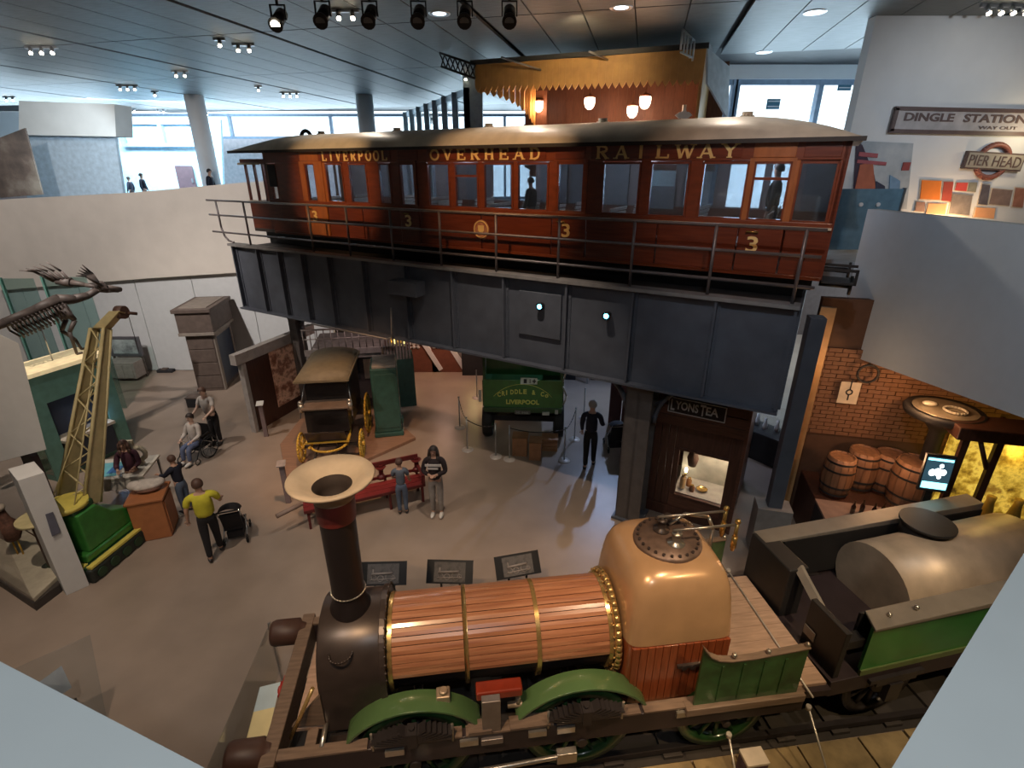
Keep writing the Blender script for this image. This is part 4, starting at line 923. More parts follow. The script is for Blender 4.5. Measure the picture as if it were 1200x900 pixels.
# glass screen panel at lower left
p = g(60, 860, .0)
t = thing('glass_screen', 'faint clear glass screen with a pale label standing at the lower left', 'glass screen', g(120, 870, 0))
q = [g(5, 790, 1.0), g(105, 745, 1.0), g(125, 845, .0), g(40, 905, .0)]; o_ = t.location
MB().slab([v_ - o_ for v_ in q], (.0, .012, 0.008)).build('sheet', glass('screen_glass', (.90, .93, .95), .12, .08), t)
MB().slab([g(45, 800, .62) - o_, g(72, 780, .62) - o_, g(84, 805, .36) - o_, g(55, 825, .36) - o_], (0, -.01, -.006)).build('label', mat('label_pale', (.42, .43, .45), .6), t)
# ================================================================== three picture lecterns behind the boiler
for k, (x, y, rz_, l) in enumerate(((449, 674, 2, 'leftmost black picture lectern behind the boiler'), (527, 672, -2, 'middle black picture lectern behind the boiler'), (607, 664, 14, 'right-hand tilted black picture lectern behind the boiler'))):
    p = g(x, y, .82); t = thing('picture_lectern', l, 'lectern', (p.x, p.y, 0), R(rz_), 'picture lecterns behind the boiler')
    q = [(-.37, -.10, .70), (.37, -.10, .70), (.37, .13, .98), (-.37, .13, .98)]
    MB().slab(q, (0, .02, -.02)).build('panel', mat('lectern_black', (.012, .012, .014), .3), t)
    pr_ = MB().slab([(-.25, -.085, .722), (.25, -.085, .722), (.25, .105, .955), (-.25, .105, .955)], (0, -.004, .004)).build('photo_print', picture('engine_print_dark', [(.02, .02, .02), (.09, .08, .08), (.05, .05, .05)], 6), t)
    e_ = MB()
    def pp(u, s_): return Vector((u, -.094 + s_ * .19, .722 + s_ * .232))
    for (u, s_, r_) in ((-.14, .3, .04), (-.04, .28, .045), (.1, .34, .06), (.16, .3, .03)):
        c_ = pp(u, s_)
        for i in range(14):
            a, b = 2 * math.pi * i / 14, 2 * math.pi * (i + 1) / 14
            e_.cyl(pp(u + r_ * math.cos(a), s_ + r_ * math.sin(a) / .3), pp(u + r_ * math.cos(b), s_ + r_ * math.sin(b) / .3), .008, 5)
    e_.cyl(pp(-.18, .5), pp(.15, .55), .02, 6); e_.cyl(pp(-.16, .4), pp(-.16, .75), .012, 6); e_.cyl(pp(-.2, .22), pp(.2, .26), .01, 6)
    e_.build('engine_drawing', mat('print_grey', (.24, .21, .20), .6), pr_)
    MB().box(-.2, .78 - .85, .88, .2, -.02, .885).build('glint_bar', m_black, t) if False else None
    for s_ in (-.15, .15): MB().box(s_ - .015, .0, 0, s_ + .015, .03, .8).build('leg', m_black, t)
    MB().box(-.25, -.12, 0, .25, .15, .02).build('base', m_black, t)
# ================================================================== PEOPLE
m_skin = mat('skin', (.52, .30, .21), .6, var=.05); m_skin2 = mat('skin_pale', (.62, .42, .33), .6, var=.05)
m_hair_d = mat('hair_dark', (.03, .018, .015), .6); m_hair_b = mat('hair_brown', (.10, .05, .035), .6); m_hair_g = mat('hair_grey', (.42, .37, .33), .7)
m_shoe = mat('shoe_dark', (.03, .025, .025), .5); m_shoew = mat('shoe_white', (.66, .62, .58), .6)
def skin(name, verts, edges, rad, m, parent, sub=1):
    me = bpy.data.meshes.new('tmp'); me.from_pydata(verts, edges, []); o = bpy.data.objects.new('tmp', me); COL.objects.link(o)
    o.modifiers.new('s', 'SKIN'); sl = me.skin_vertices[0].data if me.skin_vertices else None
    if sl is None:
        bm = bmesh.new(); bm.from_mesh(me); bm.verts.layers.skin.verify(); bm.to_mesh(me); bm.free(); sl = me.skin_vertices[0].data
    # mark a root for every loose chain
    n = len(verts); par = list(range(n))
    def fd(i):
        while par[i] != i: i = par[i]
        return i
    for a, b in edges: par[fd(b)] = fd(a)
    seen = set()
    for i in range(n):
        r_ = rad[i]; sl[i].radius = (r_, r_) if not isinstance(r_, tuple) else r_
        f = fd(i)
        sl[i].use_root = f not in seen; seen.add(f)
    sb_ = o.modifiers.new('u', 'SUBSURF'); sb_.levels = sub; sb_.render_levels = sub
    dg = bpy.context.evaluated_depsgraph_get(); nm = bpy.data.meshes.new_from_object(o.evaluated_get(dg)); bpy.data.objects.remove(o)
    for p in nm.polygons: p.use_smooth = True
    nm.name = name; nm.materials.clear(); nm.materials.append(m)
    r = bpy.data.objects.new(name, nm); COL.objects.link(r); r.parent = parent
    return r
def person(lab, loc, rz, h, top, legs, hair='short', hm=None, skn=None, shoe=None, pose='stand', arms=None, lean=0.0, step=0.0, sleeve=1.0, wide=1.0, group=None, turn=0.0, headlow=0.0):
    """joints in units of body height; the figure faces local +y"""
    skn = skn or m_skin; hm = hm or m_hair_d; shoe = shoe or m_shoe
    t = thing('person', lab, 'person', loc, rz, group)
    sit = pose == 'sit'
    zp = .27 if sit else .52
    L = lean
    J = {}
    J['pel'] = (0, 0, zp); J['wai'] = (0, .02 + L * .35, zp + .10); J['che'] = (0, .01 + L * .8, zp + .21); J['neb'] = (0, L * 1.0, zp + .295); J['nec'] = (0, .005 + L * 1.15, zp + .335 - headlow * .3)
    J['hd1'] = (0, .012 + L * 1.3, zp + .375 - headlow * .5); J['hd2'] = (0, .014 + L * 1.4, zp + .42 - headlow); J['hd3'] = (0, .006 + L * 1.45, zp + .455 - headlow)
    A_ = arms or (((-.155, .0, -.16), (-.165, .04, -.29)), ((.155, .0, -.16), (.165, .04, -.29)))
    sh = (0, L * .92, zp + .275)
    for s_, nm, (e, wv) in ((-1, 'l', A_[0]), (1, 'r', A_[1])):
        J['sh' + nm] = (s_ * .095 * wide, sh[1], sh[2]); J['el' + nm] = (e[0], sh[1] + e[1], sh[2] + e[2]); J['wr' + nm] = (wv[0], sh[1] + wv[1], sh[2] + wv[2])
        a = Vector(J['el' + nm]); b = Vector(J['wr' + nm]); dn = (b - a).normalized(); J['ha' + nm] = tuple(b + dn * .045)
        J['hi' + nm] = (s_ * .048, 0, zp - .02)
        st = step * s_
        if sit: J['kn' + nm] = (s_ * .055, .23, zp - .0); J['an' + nm] = (s_ * .055, .26, .04); J['to' + nm] = (s_ * .06, .34, .02)
        else: J['kn' + nm] = (s_ * .05, st * .55 + .012, .285); J['an' + nm] = (s_ * .05, st, .045); J['to' + nm] = (s_ * .06, st + .085, .018)
    def S3(keys): return [tuple(c * h for c in J[k]) for k in keys]
    keys = ['pel', 'wai', 'che', 'neb', 'nec', 'hd1', 'hd2', 'hd3'] + [k + s_ for s_ in 'lr' for k in ('sh', 'el', 'wr', 'ha', 'hi', 'kn', 'an', 'to')]
    ix = {k: i for i, k in enumerate(keys)}
    E_ = [('pel', 'wai'), ('wai', 'che'), ('che', 'neb'), ('neb', 'nec'), ('nec', 'hd1'), ('hd1', 'hd2'), ('hd2', 'hd3')]
    for s_ in 'lr': E_ += [('neb', 'sh' + s_), ('sh' + s_, 'el' + s_), ('el' + s_, 'wr' + s_), ('wr' + s_, 'ha' + s_), ('pel', 'hi' + s_), ('hi' + s_, 'kn' + s_), ('kn' + s_, 'an' + s_), ('an' + s_, 'to' + s_)]
    rd = {'pel': .062, 'wai': .058, 'che': .066, 'neb': .045, 'nec': .03, 'hd1': .036, 'hd2': .047, 'hd3': .034}
    for s_ in 'lr': rd.update({'sh' + s_: .033, 'el' + s_: .023, 'wr' + s_: .016, 'ha' + s_: .018, 'hi' + s_: .05, 'kn' + s_: .033, 'an' + s_: .022, 'to' + s_: .018})
    V = S3(keys); Ee = [(ix[a], ix[b]) for a, b in E_]; Rr = [rd[k] * h for k in keys]
    # five separate fingers on each hand
    for s_, sg in (('l', -1), ('r', 1)):
        a = Vector(J['wr' + s_]); b = Vector(J['ha' + s_]); dn = (b - a).normalized()
        side = dn.cross(Vector((0, 0, 1)) if abs(dn.z) < .8 else Vector((0, 1, 0))).normalized(); cu = dn.cross(side)
        for k, (o_, ln) in enumerate(((-.016, .036), (-.005, .042), (.006, .04), (.016, .031))):
            n0 = len(V); p0 = b + side * o_; p1 = p0 + dn * ln * .55; p2 = p1 + dn * ln * .4 + cu * .014
            V += [tuple(x * h for x in p) for p in (p0, p1, p2)]; Rr += [.0055 * h, .005 * h, .004 * h]; Ee += [(n0, n0 + 1), (n0 + 1, n0 + 2)]
        n0 = len(V); p0 = b - dn * .025 + side * -.016; p1 = p0 - side * .018 + dn * .018; p2 = p1 + dn * .018
        V += [tuple(x * h for x in p) for p in (p0, p1, p2)]; Rr += [.006 * h, .0055 * h, .0045 * h]; Ee += [(n0, n0 + 1), (n0 + 1, n0 + 2)]
    skin('body', V, Ee, Rr, skn, t)
    # garments follow the same joints, a little larger
    def lerp(a, b, f): return tuple(J[a][i] + (J[b][i] - J[a][i]) * f for i in range(3))
    vs = [J['pel'], J['wai'], J['che'], J['neb']]; rr = [.082 * wide, .074 * wide, .082 * wide, .05]; es = [(0, 1), (1, 2), (2, 3)]
    vs[0] = tuple(J['pel'][i] + (0, 0, .01)[i] for i in range(3))
    for s_ in 'lr':
        n0 = len(vs); f = sleeve
        if f > .99: vs += [J['sh' + s_], J['el' + s_], lerp('el' + s_, 'wr' + s_, .92)]; rr += [.042, .034, .024]; es += [(3, n0), (n0, n0 + 1), (n0 + 1, n0 + 2)]
        else: vs += [J['sh' + s_], lerp('sh' + s_, 'el' + s_, .75)]; rr += [.042, .036]; es += [(3, n0), (n0, n0 + 1)]
    skin('top', [tuple(c * h for c in p) for p in vs], es, [r_ * h for r_ in rr], top, t)
    vs = [J['pel'], lerp('pel', 'wai', .7)]; rr = [.072, .068 * wide]; es = [(0, 1)]
    for s_ in 'lr':
        n0 = len(vs); vs += [J['hi' + s_], J['kn' + s_], lerp('kn' + s_, 'an' + s_, .93)]; rr += [.058, .042, .031]; es += [(0, n0), (n0, n0 + 1), (n0 + 1, n0 + 2)]
    skin('trousers', [tuple(c * h for c in p) for p in vs], es, [r_ * h for r_ in rr], legs, t)
    for s_ in 'lr':
        a, b = Vector(J['an' + s_]) * h, Vector(J['to' + s_]) * h
        MB().ball(((a.x + b.x) / 2, (a.y + b.y) / 2, .03 * h), (.028 * h, .075 * h, .03 * h), 12, 8).build('shoe', shoe, t)
    hc = Vector(J['hd2']) * h; hr_ = .05 * h
    hb = MB()
    # hair cap: the upper and back shell of the skull
    n, m_ = 16, 9; V2 = []
    for j in range(m_ + 1):
        th_ = math.pi * .62 * j / m_
        for i in range(n):
            a = 2 * math.pi * i / n; fr = max(0, math.sin(a)); tt = th_ * (1 - .42 * fr)
            V2.append((hc.x + hr_ * 1.12 * math.sin(tt) * math.cos(a), hc.y - .006 * h + hr_ * 1.2 * math.sin(tt) * math.sin(a), hc.z + .004 * h + hr_ * 1.32 * math.cos(tt)))
    hb.add(V2, [(j * n + i, j * n + (i + 1) % n, (j + 1) * n + (i + 1) % n, (j + 1) * n + i) for j in range(m_) for i in range(n)], True)
    if hair == 'long':
        hb.tube([(hc.x, hc.y - .035 * h, hc.z + .01 * h), (hc.x, hc.y - .05 * h, hc.z - .06 * h), (hc.x, hc.y - .05 * h, hc.z - .15 * h)], .04 * h, 12, [.045 * h, .05 * h, .03 * h])
        for s_ in (-1, 1): hb.tube([(hc.x + s_ * .042 * h, hc.y, hc.z + .02 * h), (hc.x + s_ * .052 * h, hc.y + .01 * h, hc.z - .06 * h), (hc.x + s_ * .045 * h, hc.y + .03 * h, hc.z - .15 * h)], .02 * h, 8, [.02 * h, .024 * h, .012 * h])
    hb.build('hair', hm, t)
    fb = MB().cyl((hc.x, hc.y + hr_ * .93, hc.z + .0 * h), (hc.x, hc.y + hr_ * 1.12, hc.z - .014 * h), .004 * h, 8, .008 * h)
    for s_ in (-1, 1): fb.ball((hc.x + s_ * hr_ * .98, hc.y, hc.z - .004 * h), (.005 * h, .01 * h, .016 * h), 8, 6)
    fb.build('nose_and_ears', skn, t)
    eb = MB()
    for s_ in (-1, 1): eb.ball((hc.x + s_ * .017 * h, hc.y + hr_ * .9, hc.z + .006 * h), (.007 * h, .005 * h, .004 * h), 8, 6)
    eb.ball((hc.x, hc.y + hr_ * .86, hc.z - .026 * h), (.013 * h, .005 * h, .003 * h), 8, 6)
    eb.build('eyes_and_mouth', mat('eye_dark', (.08, .03, .03), .5), t)['kind'] = 'stuff'
    return t
def cloth(n, c): return mat(n, c, .85, var=.1, scale=9)
navy = cloth('cloth_navy', (.012, .014, .03)); black = cloth('cloth_black', (.012, .010, .012)); grey = cloth('cloth_grey', (.30, .27, .25)); jeans = cloth('cloth_jeans', (.10, .13, .19))
# man in black walking away beside a pushchair
p = g(690, 548)
person('man in black top and trousers walking away beside the pushchair, past the green lorry', p, R(-12), 1.80, navy, black, 'short', m_hair_g, step=.07, arms=(((-.125, .02, -.15), (-.12, .07, -.27)), ((.14, .04, -.14), (.15, .15, -.19))), wide=1.1)
# woman in dark hoodie
p = g(513, 603)
wmn = person('long-haired woman in black hooded sweatshirt and pale grey trousers standing by the red bench', p, R(178), 1.68, cloth('cloth_hoodie', (.022, .012, .014)), grey, 'long', m_hair_d, m_skin, m_shoew, arms=(((-.14, .03, -.14), (-.04, .15, -.12)), ((.14, .03, -.14), (.04, .15, -.12))), headlow=.012, wide=1.12)
MB().box(-.16, .155, 1.28, .16, .17, 1.33).box(-.1, .155, 1.21, .12, .17, 1.25).build('chest_print', mat('print_white', (.6, .56, .54), .7), wmn)
p = g(473, 602)
person('child with dark hair in a blue-grey top and jeans facing the red bench', p, R(10), 1.34, cloth('cloth_bluegrey', (.13, .15, .19)), jeans, 'short', m_hair_b, arms=(((-.12, .05, -.14), (-.08, .14, -.2)), ((.12, .04, -.14), (.13, .1, -.22))), sleeve=.5)
# person in yellow pushing a dark pushchair
p = g(254, 652)
person('person in a bright yellow T-shirt and black trousers walking towards the white desk', p, R(28), 1.70, cloth('cloth_yellow', (.62, .55, .04)), black, 'short', m_hair_b, step=.08, sleeve=.4, wide=1.35, arms=(((-.16, .0, -.14), (-.17, .03, -.26)), ((.16, .06, -.13), (.16, .18, -.17))))
# wheelchair party
pc = g(238, 532); 
person('elderly person in a pale shirt and dark trousers pushing the wheelchair', pc + Vector((.12, .55, 0)), R(168), 1.68, cloth('cloth_paleshirt', (.56, .50, .46)), black, 'short', m_hair_b, m_skin2, arms=(((-.14, .06, -.14), (-.12, .18, -.19)), ((.14, .06, -.14), (.12, .18, -.19))), lean=.05, sleeve=.5, wide=1.15)
person('seated person in a pale shirt and blue trousers riding in the wheelchair', pc + Vector((-.0, -.12, 0)), R(168), 1.62, cloth('cloth_paleshirt', (0, 0, 0)), cloth('cloth_blue_trousers', (.12, .15, .26)), 'short', m_hair_d, m_skin2, m_shoew, pose='sit', arms=(((-.13, .05, -.14), (-.10, .17, -.17)), ((.13, .05, -.14), (.10, .17, -.17))))
t = thing('wheelchair', 'black wheelchair with large wheels carrying the seated person', 'wheelchair', pc + Vector((0, -.12, 0)), R(168))
for s_ in (-1, 1):
    wh = MB().torus((s_ * .3, -.05, .3), .285, .015, 'x', 28, 8).torus((s_ * .33, -.05, .3), .25, .008, 'x', 28, 6).cyl((s_ * .28, -.05, .3), (s_ * .33, -.05, .3), .03, 10)
    for k in range(8): a = k * math.pi / 4; wh.cyl((s_ * .3, -.05, .3), (s_ * .3, -.05 + .28 * math.cos(a), .3 + .28 * math.sin(a)), .004, 4)
    wh.build('wheel', m_black, t)
    MB().torus((s_ * .26, .36, .08), .07, .012, 'x', 16, 6).build('caster', m_black, t)
    MB().tube([(s_ * .26, -.32, .92), (s_ * .26, -.22, .92), (s_ * .26, -.2, .2)], .012, 8).tube([(s_ * .26, -.2, .62), (s_ * .26, .15, .62), (s_ * .26, .2, .4), (s_ * .26, .36, .15)], .012, 8).box(s_ * .26 - .02, -.15, .63, s_ * .26 + .02, .12, .66).build('side_frame', m_black, t)
    MB().box(s_ * .1 - .07, .42, .06 - .05, s_ * .1 + .07, .56, .02).build('footplate', m_black, t)
MB().box(-.24, -.18, .33, .24, .25, .36).build('seat', m_black, t); MB().box(-.24, -.22, .36, .24, -.2, .85).build('backrest', m_black, t)
# pushchairs
def pushchair(loc, rz, lab, s=1.0, group=None):
    t = thing('pushchair', lab, 'pushchair', loc, rz, group)
    for s_ in (-1, 1):
        for y in (-.3, .3): MB().torus((s_ * .24, y, .1), .085, .016, 'x', 18, 6).cyl((s_ * .22, y, .1), (s_ * .26, y, .1), .03, 8).build('wheel', m_black, t)
        MB().tube([(s_ * .24, .3, .1), (s_ * .23, -.1, .55), (s_ * .22, -.45, 1.0)], .014, 8).tube([(s_ * .24, -.3, .1), (s_ * .23, .1, .5)], .014, 8).build('side_frame', m_steel, t)
    MB().cyl((-.22, -.45, 1.0), (.22, -.45, 1.0), .018, 8).build('handle', m_black, t)
    MB().slab([(-.2, -.22, .35), (.2, -.22, .35), (.2, .2, .38), (-.2, .2, .38)], (0, 0, .05)).slab([(-.2, -.2, .38), (.2, -.2, .38), (.2, -.36, .85), (-.2, -.36, .85)], (0, .05, .02)).build('seat', black, t)
    V = []; n = 10
    for j in range(7):
        a = R(-10 + 100 * j / 6)
        for i in range(n + 1):
            b = math.pi * i / n; V.append((.23 * math.cos(b), -.25 + (.42 * math.sin(b) * .35 + .3) * math.sin(a) * 1.0 - .12, .80 + .26 * math.sin(b) * math.cos(a) * .6 + .1 * math.cos(a)))
    MB().add(V, [(j * (n + 1) + i, j * (n + 1) + i + 1, (j + 1) * (n + 1) + i + 1, (j + 1) * (n + 1) + i) for j in range(6) for i in range(n)], True).build('hood', black, t)
    MB().box(-.17, -.2, .12, .17, .2, .28).build('basket', black, t)
    return t
pushchair(g(719, 525), R(4), 'black pushchair with silver frame beside the man in black').scale = (.85, .85, .85)
pushchair(g(272, 634) + Vector((.05, .15, 0)), R(20), 'dark pushchair beside the person in the yellow shirt').scale = (.85, .85, .85)
# child and woman at the activity table
p = g(221, 600)
person('boy in dark navy top and jeans reaching towards the activity table', p, R(75), 1.38, navy, jeans, 'short', m_hair_b, arms=(((-.12, .1, -.1), (-.10, .22, -.10)), ((.12, .08, -.12), (.11, .2, -.13))), lean=.02)
p = g(160, 602, .0)
person('woman with brown hair in a dark purple top behind the activity table', p + Vector((-.1, .35, 0)), R(200), 1.60, cloth('cloth_plum', (.07, .02, .035)), black, 'long', m_hair_b, arms=(((-.13, .06, -.14), (-.09, .16, -.15)), ((.13, .06, -.14), (.09, .16, -.15))), headlow=.01)
# people upstairs beyond the balcony
for k, (x, y, Y, rz, l) in enumerate(((150, 207, 25.5, 90, 'left of the two distant visitors in dark coats beyond the balcony'), (164, 203, 24.5, -80, 'right of the two distant visitors in dark coats beyond the balcony'), (242, 198, 23.2, -90, 'distant visitor in dark blue beside the round column beyond the balcony'))):
    hd = v(x, y, Y); person(l, (hd.x, Y, 5.1), R(rz), hd.z - 5.1, navy, black, 'short', m_hair_d, lean=.03 if k == 2 else 0)
# visitor inside the carriage
c_ = Vector((CX, CY)) + Vector((math.cos(CA), math.sin(CA))) * -5.75 + Vector((-math.sin(CA), math.cos(CA))) * 1.3
person('visitor in a dark jacket silhouetted inside the carriage window', (c_.x, c_.y, 5.26), R(60), 1.34, black, black, 'short', m_hair_d, wide=1.2)
c_ = Vector((CX, CY)) + Vector((math.cos(CA), math.sin(CA))) * -.95 + Vector((-math.sin(CA), math.cos(CA))) * 1.35
person('visitor standing at the right-hand door inside the carriage', (c_.x, c_.y, 5.26), R(60), 1.60, black, black, 'short', m_hair_d)
# ================================================================== RED BENCH
pb_, pe_ = g(360, 622), g(500, 588); bd = (pe_ - pb_); bl = bd.length; ba = math.atan2(bd.y, bd.x)
m_bred = mat('bench_red', (.20, .025, .025), .35, coat=.3, var=.1); m_bdk = mat('bench_dark_red', (.11, .015, .015), .4)
t = thing('bench', 'long dark-red station bench with open iron-topped back', 'bench', pb_, ba)
for k in range(3): MB().box(0, .02 + k * .16, .43, bl, .165 + k * .16, .46).build('seat_slat', m_bred, t, .005)
MB().box(0, -.0, .40, bl, .02, .46).build('seat_edge', m_bdk, t)
bk = MB().box(0, .56, .80, bl, .60, .90).box(0, .52, .50, bl, .55, .56)
for k in range(4):
    x_ = .03 + (bl - .12) * k / 3; bk.box(x_, .53, .5, x_ + .09, .58, .82); bk.cyl((x_ + .045, .56, .78), (x_ + .045, .56, .70), .12, 12, .05); bk.cyl((x_ + .045, .55, .60), (x_ + .045, .55, .52), .05, 12, .12)
bk.build('backrest', m_bdk, t)
for x_ in (.05, bl * .36, bl * .68, bl - .09): MB().box(x_, .02, 0, x_ + .05, .08, .42).box(x_, .48, 0, x_ + .05, .54, .52).box(x_, .02, .34, x_ + .05, .52, .42).build('leg', m_bdk, t)
MB().box(bl - .06, 0, .64, bl, .56, .68).box(bl - .06, .0, .42, bl - .0, .06, .66).build('armrest', m_bdk, t)
p = g(352, 606, .35); MB_ = MB().cyl((-.02, .25, .5), (-.5, .05, .47), .05, 10).build('roll_end', mat('roll_tan', (.30, .21, .17), .6), t)
# ================================================================== GREEN STEAM LORRY
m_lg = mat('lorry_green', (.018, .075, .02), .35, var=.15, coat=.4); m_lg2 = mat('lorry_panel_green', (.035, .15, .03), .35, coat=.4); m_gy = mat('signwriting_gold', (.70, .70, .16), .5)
t = thing('steam_lorry', 'dark green solid-tyred steam lorry seen from the rear with yellow signwriting', 'lorry', (.27, 12.0, 0), R(-3))
MB().box(-1.0, .1, .95, 1.0, 5.2, 1.12).build('chassis', m_under, t, .01)
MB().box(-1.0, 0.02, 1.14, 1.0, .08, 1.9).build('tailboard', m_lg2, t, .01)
q = COL.objects['tailboard']
MB().prism([(-.98, 1.02), (.98, 1.02), (1.02, 1.15), (-1.02, 1.15)], 'y', -.02, .1).build('rear_beam', m_lg, t, .01)
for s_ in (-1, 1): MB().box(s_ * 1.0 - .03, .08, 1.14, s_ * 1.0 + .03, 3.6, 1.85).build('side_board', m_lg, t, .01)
MB().box(-1.0, .08, 1.12, 1.0, 3.6, 1.16).build('load_bed', m_lg, t)
MB().box(-1.0, 3.7, 1.14, 1.0, 5.1, 2.9).build('cab', m_lg, t, .03)
MB().box(-.82, 3.67, 1.9, .82, 3.7, 2.7).build('cab_rear_window', m_dark, t)
MB().box(-1.08, 3.5, 2.9, 1.08, 5.2, 3.0).build('cab_roof', m_lg, t, .02)
for x_ in (-.97, .97): MB().box(x_ - .03, .02, 1.9, x_ + .03, .08, 2.5).build('tailboard_post', m_lg, t)
MB().box(-.95, .4, 1.9, .95, .46, 2.5).build('headboard', m_lg, t)
s1 = 'CRIDDLE & Co'
for k, ch in enumerate(s1):
    if ch == ' ': continue
    u = (k - 5.5) / 5.5
    text('sign_letter', ch, .085 if ch not in 'I' else .03, .125 if ch != 'o' else .09, m_gy, q, (u * .60 - .04, .012, 1.53 - .09 * u * u), bold=.03)
text('sign_word', 'LIVERPOOL', .84, .125, m_gy, q, (-.42, .012, 1.24), bold=.03)
MB().torus((0, .015, 1.36), .96, .008, 'y', 20, 4, R(40), R(140)).build('gold_line', m_gy, q, loc=(0, 0, -.53))
mb = MB().box(-.06, .0, 1.80, .36, .02, 1.97).build('works_plate', mat('plate_white', (.66, .68, .64), .5), q)
MB().box(.02, -.008, 1.83, .10, .0, 1.94).box(.17, -.008, 1.83, .19, .0, 1.94).box(.24, -.008, 1.87, .33, .0, 1.90).box(.27, -.008, 1.83, .30, .0, 1.94).build('plate_marks', m_dark, mb)
MB().box(-.2, -.03, .98, .2, -.02, 1.08).build('number_plate', mat('plate_dull', (.15, .14, .13), .6), t)
text('number_marks', 'HL 8466', .3, .055, mat('plate_text', (.4, .4, .38), .6), t, (-.15, -.036, 1.0))
for s_ in (-1, 1):
    for yy in (.75, 4.4):
        wl_ = MB().lathe([(.36, -.13), (.50, -.13), (.52, -.1), (.52, .1), (.50, .13), (.36, .13), (.36, -.13)], (0, 0, 0), 30, 'x').build('wheel_tyre', mat('solid_rubber', (.015, .014, .014), .7), t, loc=(s_ * .95, yy, .52))
        rb = MB().lathe([(.0, .05), (.1, .1), (.12, .04), (.34, .05), (.36, .1)], (0, 0, 0), 24, 'x').lathe([(.0, -.05), (.1, -.1), (.12, -.04), (.34, -.05), (.36, -.1)], (0, 0, 0), 24, 'x').build('wheel_disc', m_lg, wl_)
MB().box(-.9, .65, .45, .9, .85, .6).build('rear_axle', m_under, t)
MB().tube([(1.03, .0, 1.25), (1.1, .0, 1.5), (1.0, .02, 1.75)], .022, 8).tube([(1.0, -.03, 1.9), (1.07, -.03, 2.2), (1.1, -.03, 2.5)], .02, 8).build('silver_stay', m_bright, t)
MB().box(.5, -.06, .98, .68, -.02, 1.06).box(.82, -.06, 1.02, .9, -.02, 1.12).build('rear_lamp', mat('lamp_dull', (.5, .5, .46), .4), t)
MB().box(-1.12, -.02, 1.3, -1.04, .02, 1.62).build('side_marker', m_steel, t)
# wooden crates under the lorry tail
m_cr = mat('crate_wood', (.42, .20, .10), .6, var=.15, scale=5)
for k, (x, y, w_, h_, l) in enumerate(((609, 536, .38, .52, 'tall slatted orange-brown crate under the lorry, left one'), (627, 541, .30, .50, 'plain orange-brown crate in the middle under the lorry'), (644, 530, .40, .34, 'low orange-brown crate set further back at the right under the lorry'))):
    p = g(x, y); t2 = thing('crate', l, 'crate', p + Vector((0, .05, 0)), R(-6), 'crates under the lorry')
    MB().box(-w_ / 2 + .01, .02, .01, w_ / 2 - .01, .36, h_ - .02).build('box', m_cr, t2)
    n_ = 5 if k != 1 else 2
    for j in range(n_):
        a, b = -w_ / 2 + w_ * j / n_, -w_ / 2 + w_ * (j + 1) / n_ - .012
        if k == 2: MB().box(-w_ / 2, 0, h_ * j / n_, w_ / 2, .02, h_ * (j + 1) / n_ - .012).build('slat', m_cr, t2)
        else: MB().box(a, 0, 0, b, .02, h_).build('slat', m_cr, t2)
    MB().box(-w_ / 2 - .01, 0, h_ - .02, w_ / 2 + .01, .37, h_).build('lid', m_cr, t2)
# rope barrier posts
m_base = mat('stanchion_base', (.52, .46, .42), .4, .2)
SP_ = [(548, 527, 'stanchion standing furthest left in front of the lorry'), (581, 535, 'stanchion before the left half of the lorry tail'), (597, 538, 'stanchion before the middle of the lorry tail, beside the crates'), (661, 540, 'stanchion at the right rear wheel of the lorry'), (539, 501, 'stanchion beside the lorry at the left, second row'), (559, 466, 'far stanchion left of the lorry cab'), (673, 515, 'stanchion on the blue-lit floor right of the lorry'), (684, 490, 'far stanchion on the blue-lit floor behind the man in black')]
for x, y, l in SP_:
    p = g(x, y); t2 = thing('stanchion', l, 'barrier post', p, 0, 'rope barrier posts round the lorry')
    MB().lathe([(0, .035), (.03, .035), (.14, .02), (.155, 0)], (0, 0, 0), 24).build('base', m_base, t2)
    MB().cyl((0, 0, .03), (0, 0, .92), .018, 10).ball((0, 0, .94), .025, 10, 6).build('pole', m_steel, t2)
def rope(i, j, lab):
    a, b = g(*SP_[i][:2]) + Vector((0, 0, .88)), g(*SP_[j][:2]) + Vector((0, 0, .88)); t2 = thing('barrier_rope', lab, 'rope', a)
    d = b - a; MB().tube([d * (k / 8) + Vector((0, 0, -.10 * math.sin(math.pi * k / 8))) for k in range(9)], .012, 6).build('rope', m_spring, t2)
rope(0, 1, 'thin rope between the two left stanchions before the lorry'); rope(2, 3, 'thin rope from the crates to the right rear wheel of the lorry'); rope(0, 4, 'thin rope running back along the left side of the lorry'); rope(3, 6, 'thin rope running back along the right side of the lorry')
# ================================================================== TEA SHOP
m_sw = mat('shop_dark_wood', (.085, .032, .02), .45, 0, .2, 4, stretch=(6, 6, .8)); m_sw2 = mat('shop_mid_wood', (.13, .05, .03), .45, 0, .2, 4, stretch=(.8, 6, 6))
SPo = Vector((CX, CY)) + Vector((.5, .866)) * .25      # shop front plane, parallel to the bridge
sa, ca_ = math.sin(CA), math.cos(CA)
sh_ = thing('tea_shop', 'dark brown wooden tea shop front under the girder with a lit show window', 'shop', (SPo.x, SPo.y, 0), CA)
SX = Vector((ca_, sa)); SY = Vector((-sa, ca_))
def sl(x, y, off=0.0):
    P_ = SPo + SY * off; q = w(x, y, P_, SX); r_ = Vector((q.x - SPo.x, q.y - SPo.y)); return Vector((r_.dot(SX), off, q.z))
xl, xr = -2.55, -.60
w0, w1 = sl(796, 532).x, sl(856, 530).x; wz0, wz1 = .55, 1.60
for k in range(5):
    a = xl + (w0 - .1 - xl) * k / 5; b = xl + (w0 - .1 - xl) * (k + 1) / 5 - .012
    MB().box(a, 0, .25, b, .06, 2.1).build('wall_board', m_sw, sh_, .006)
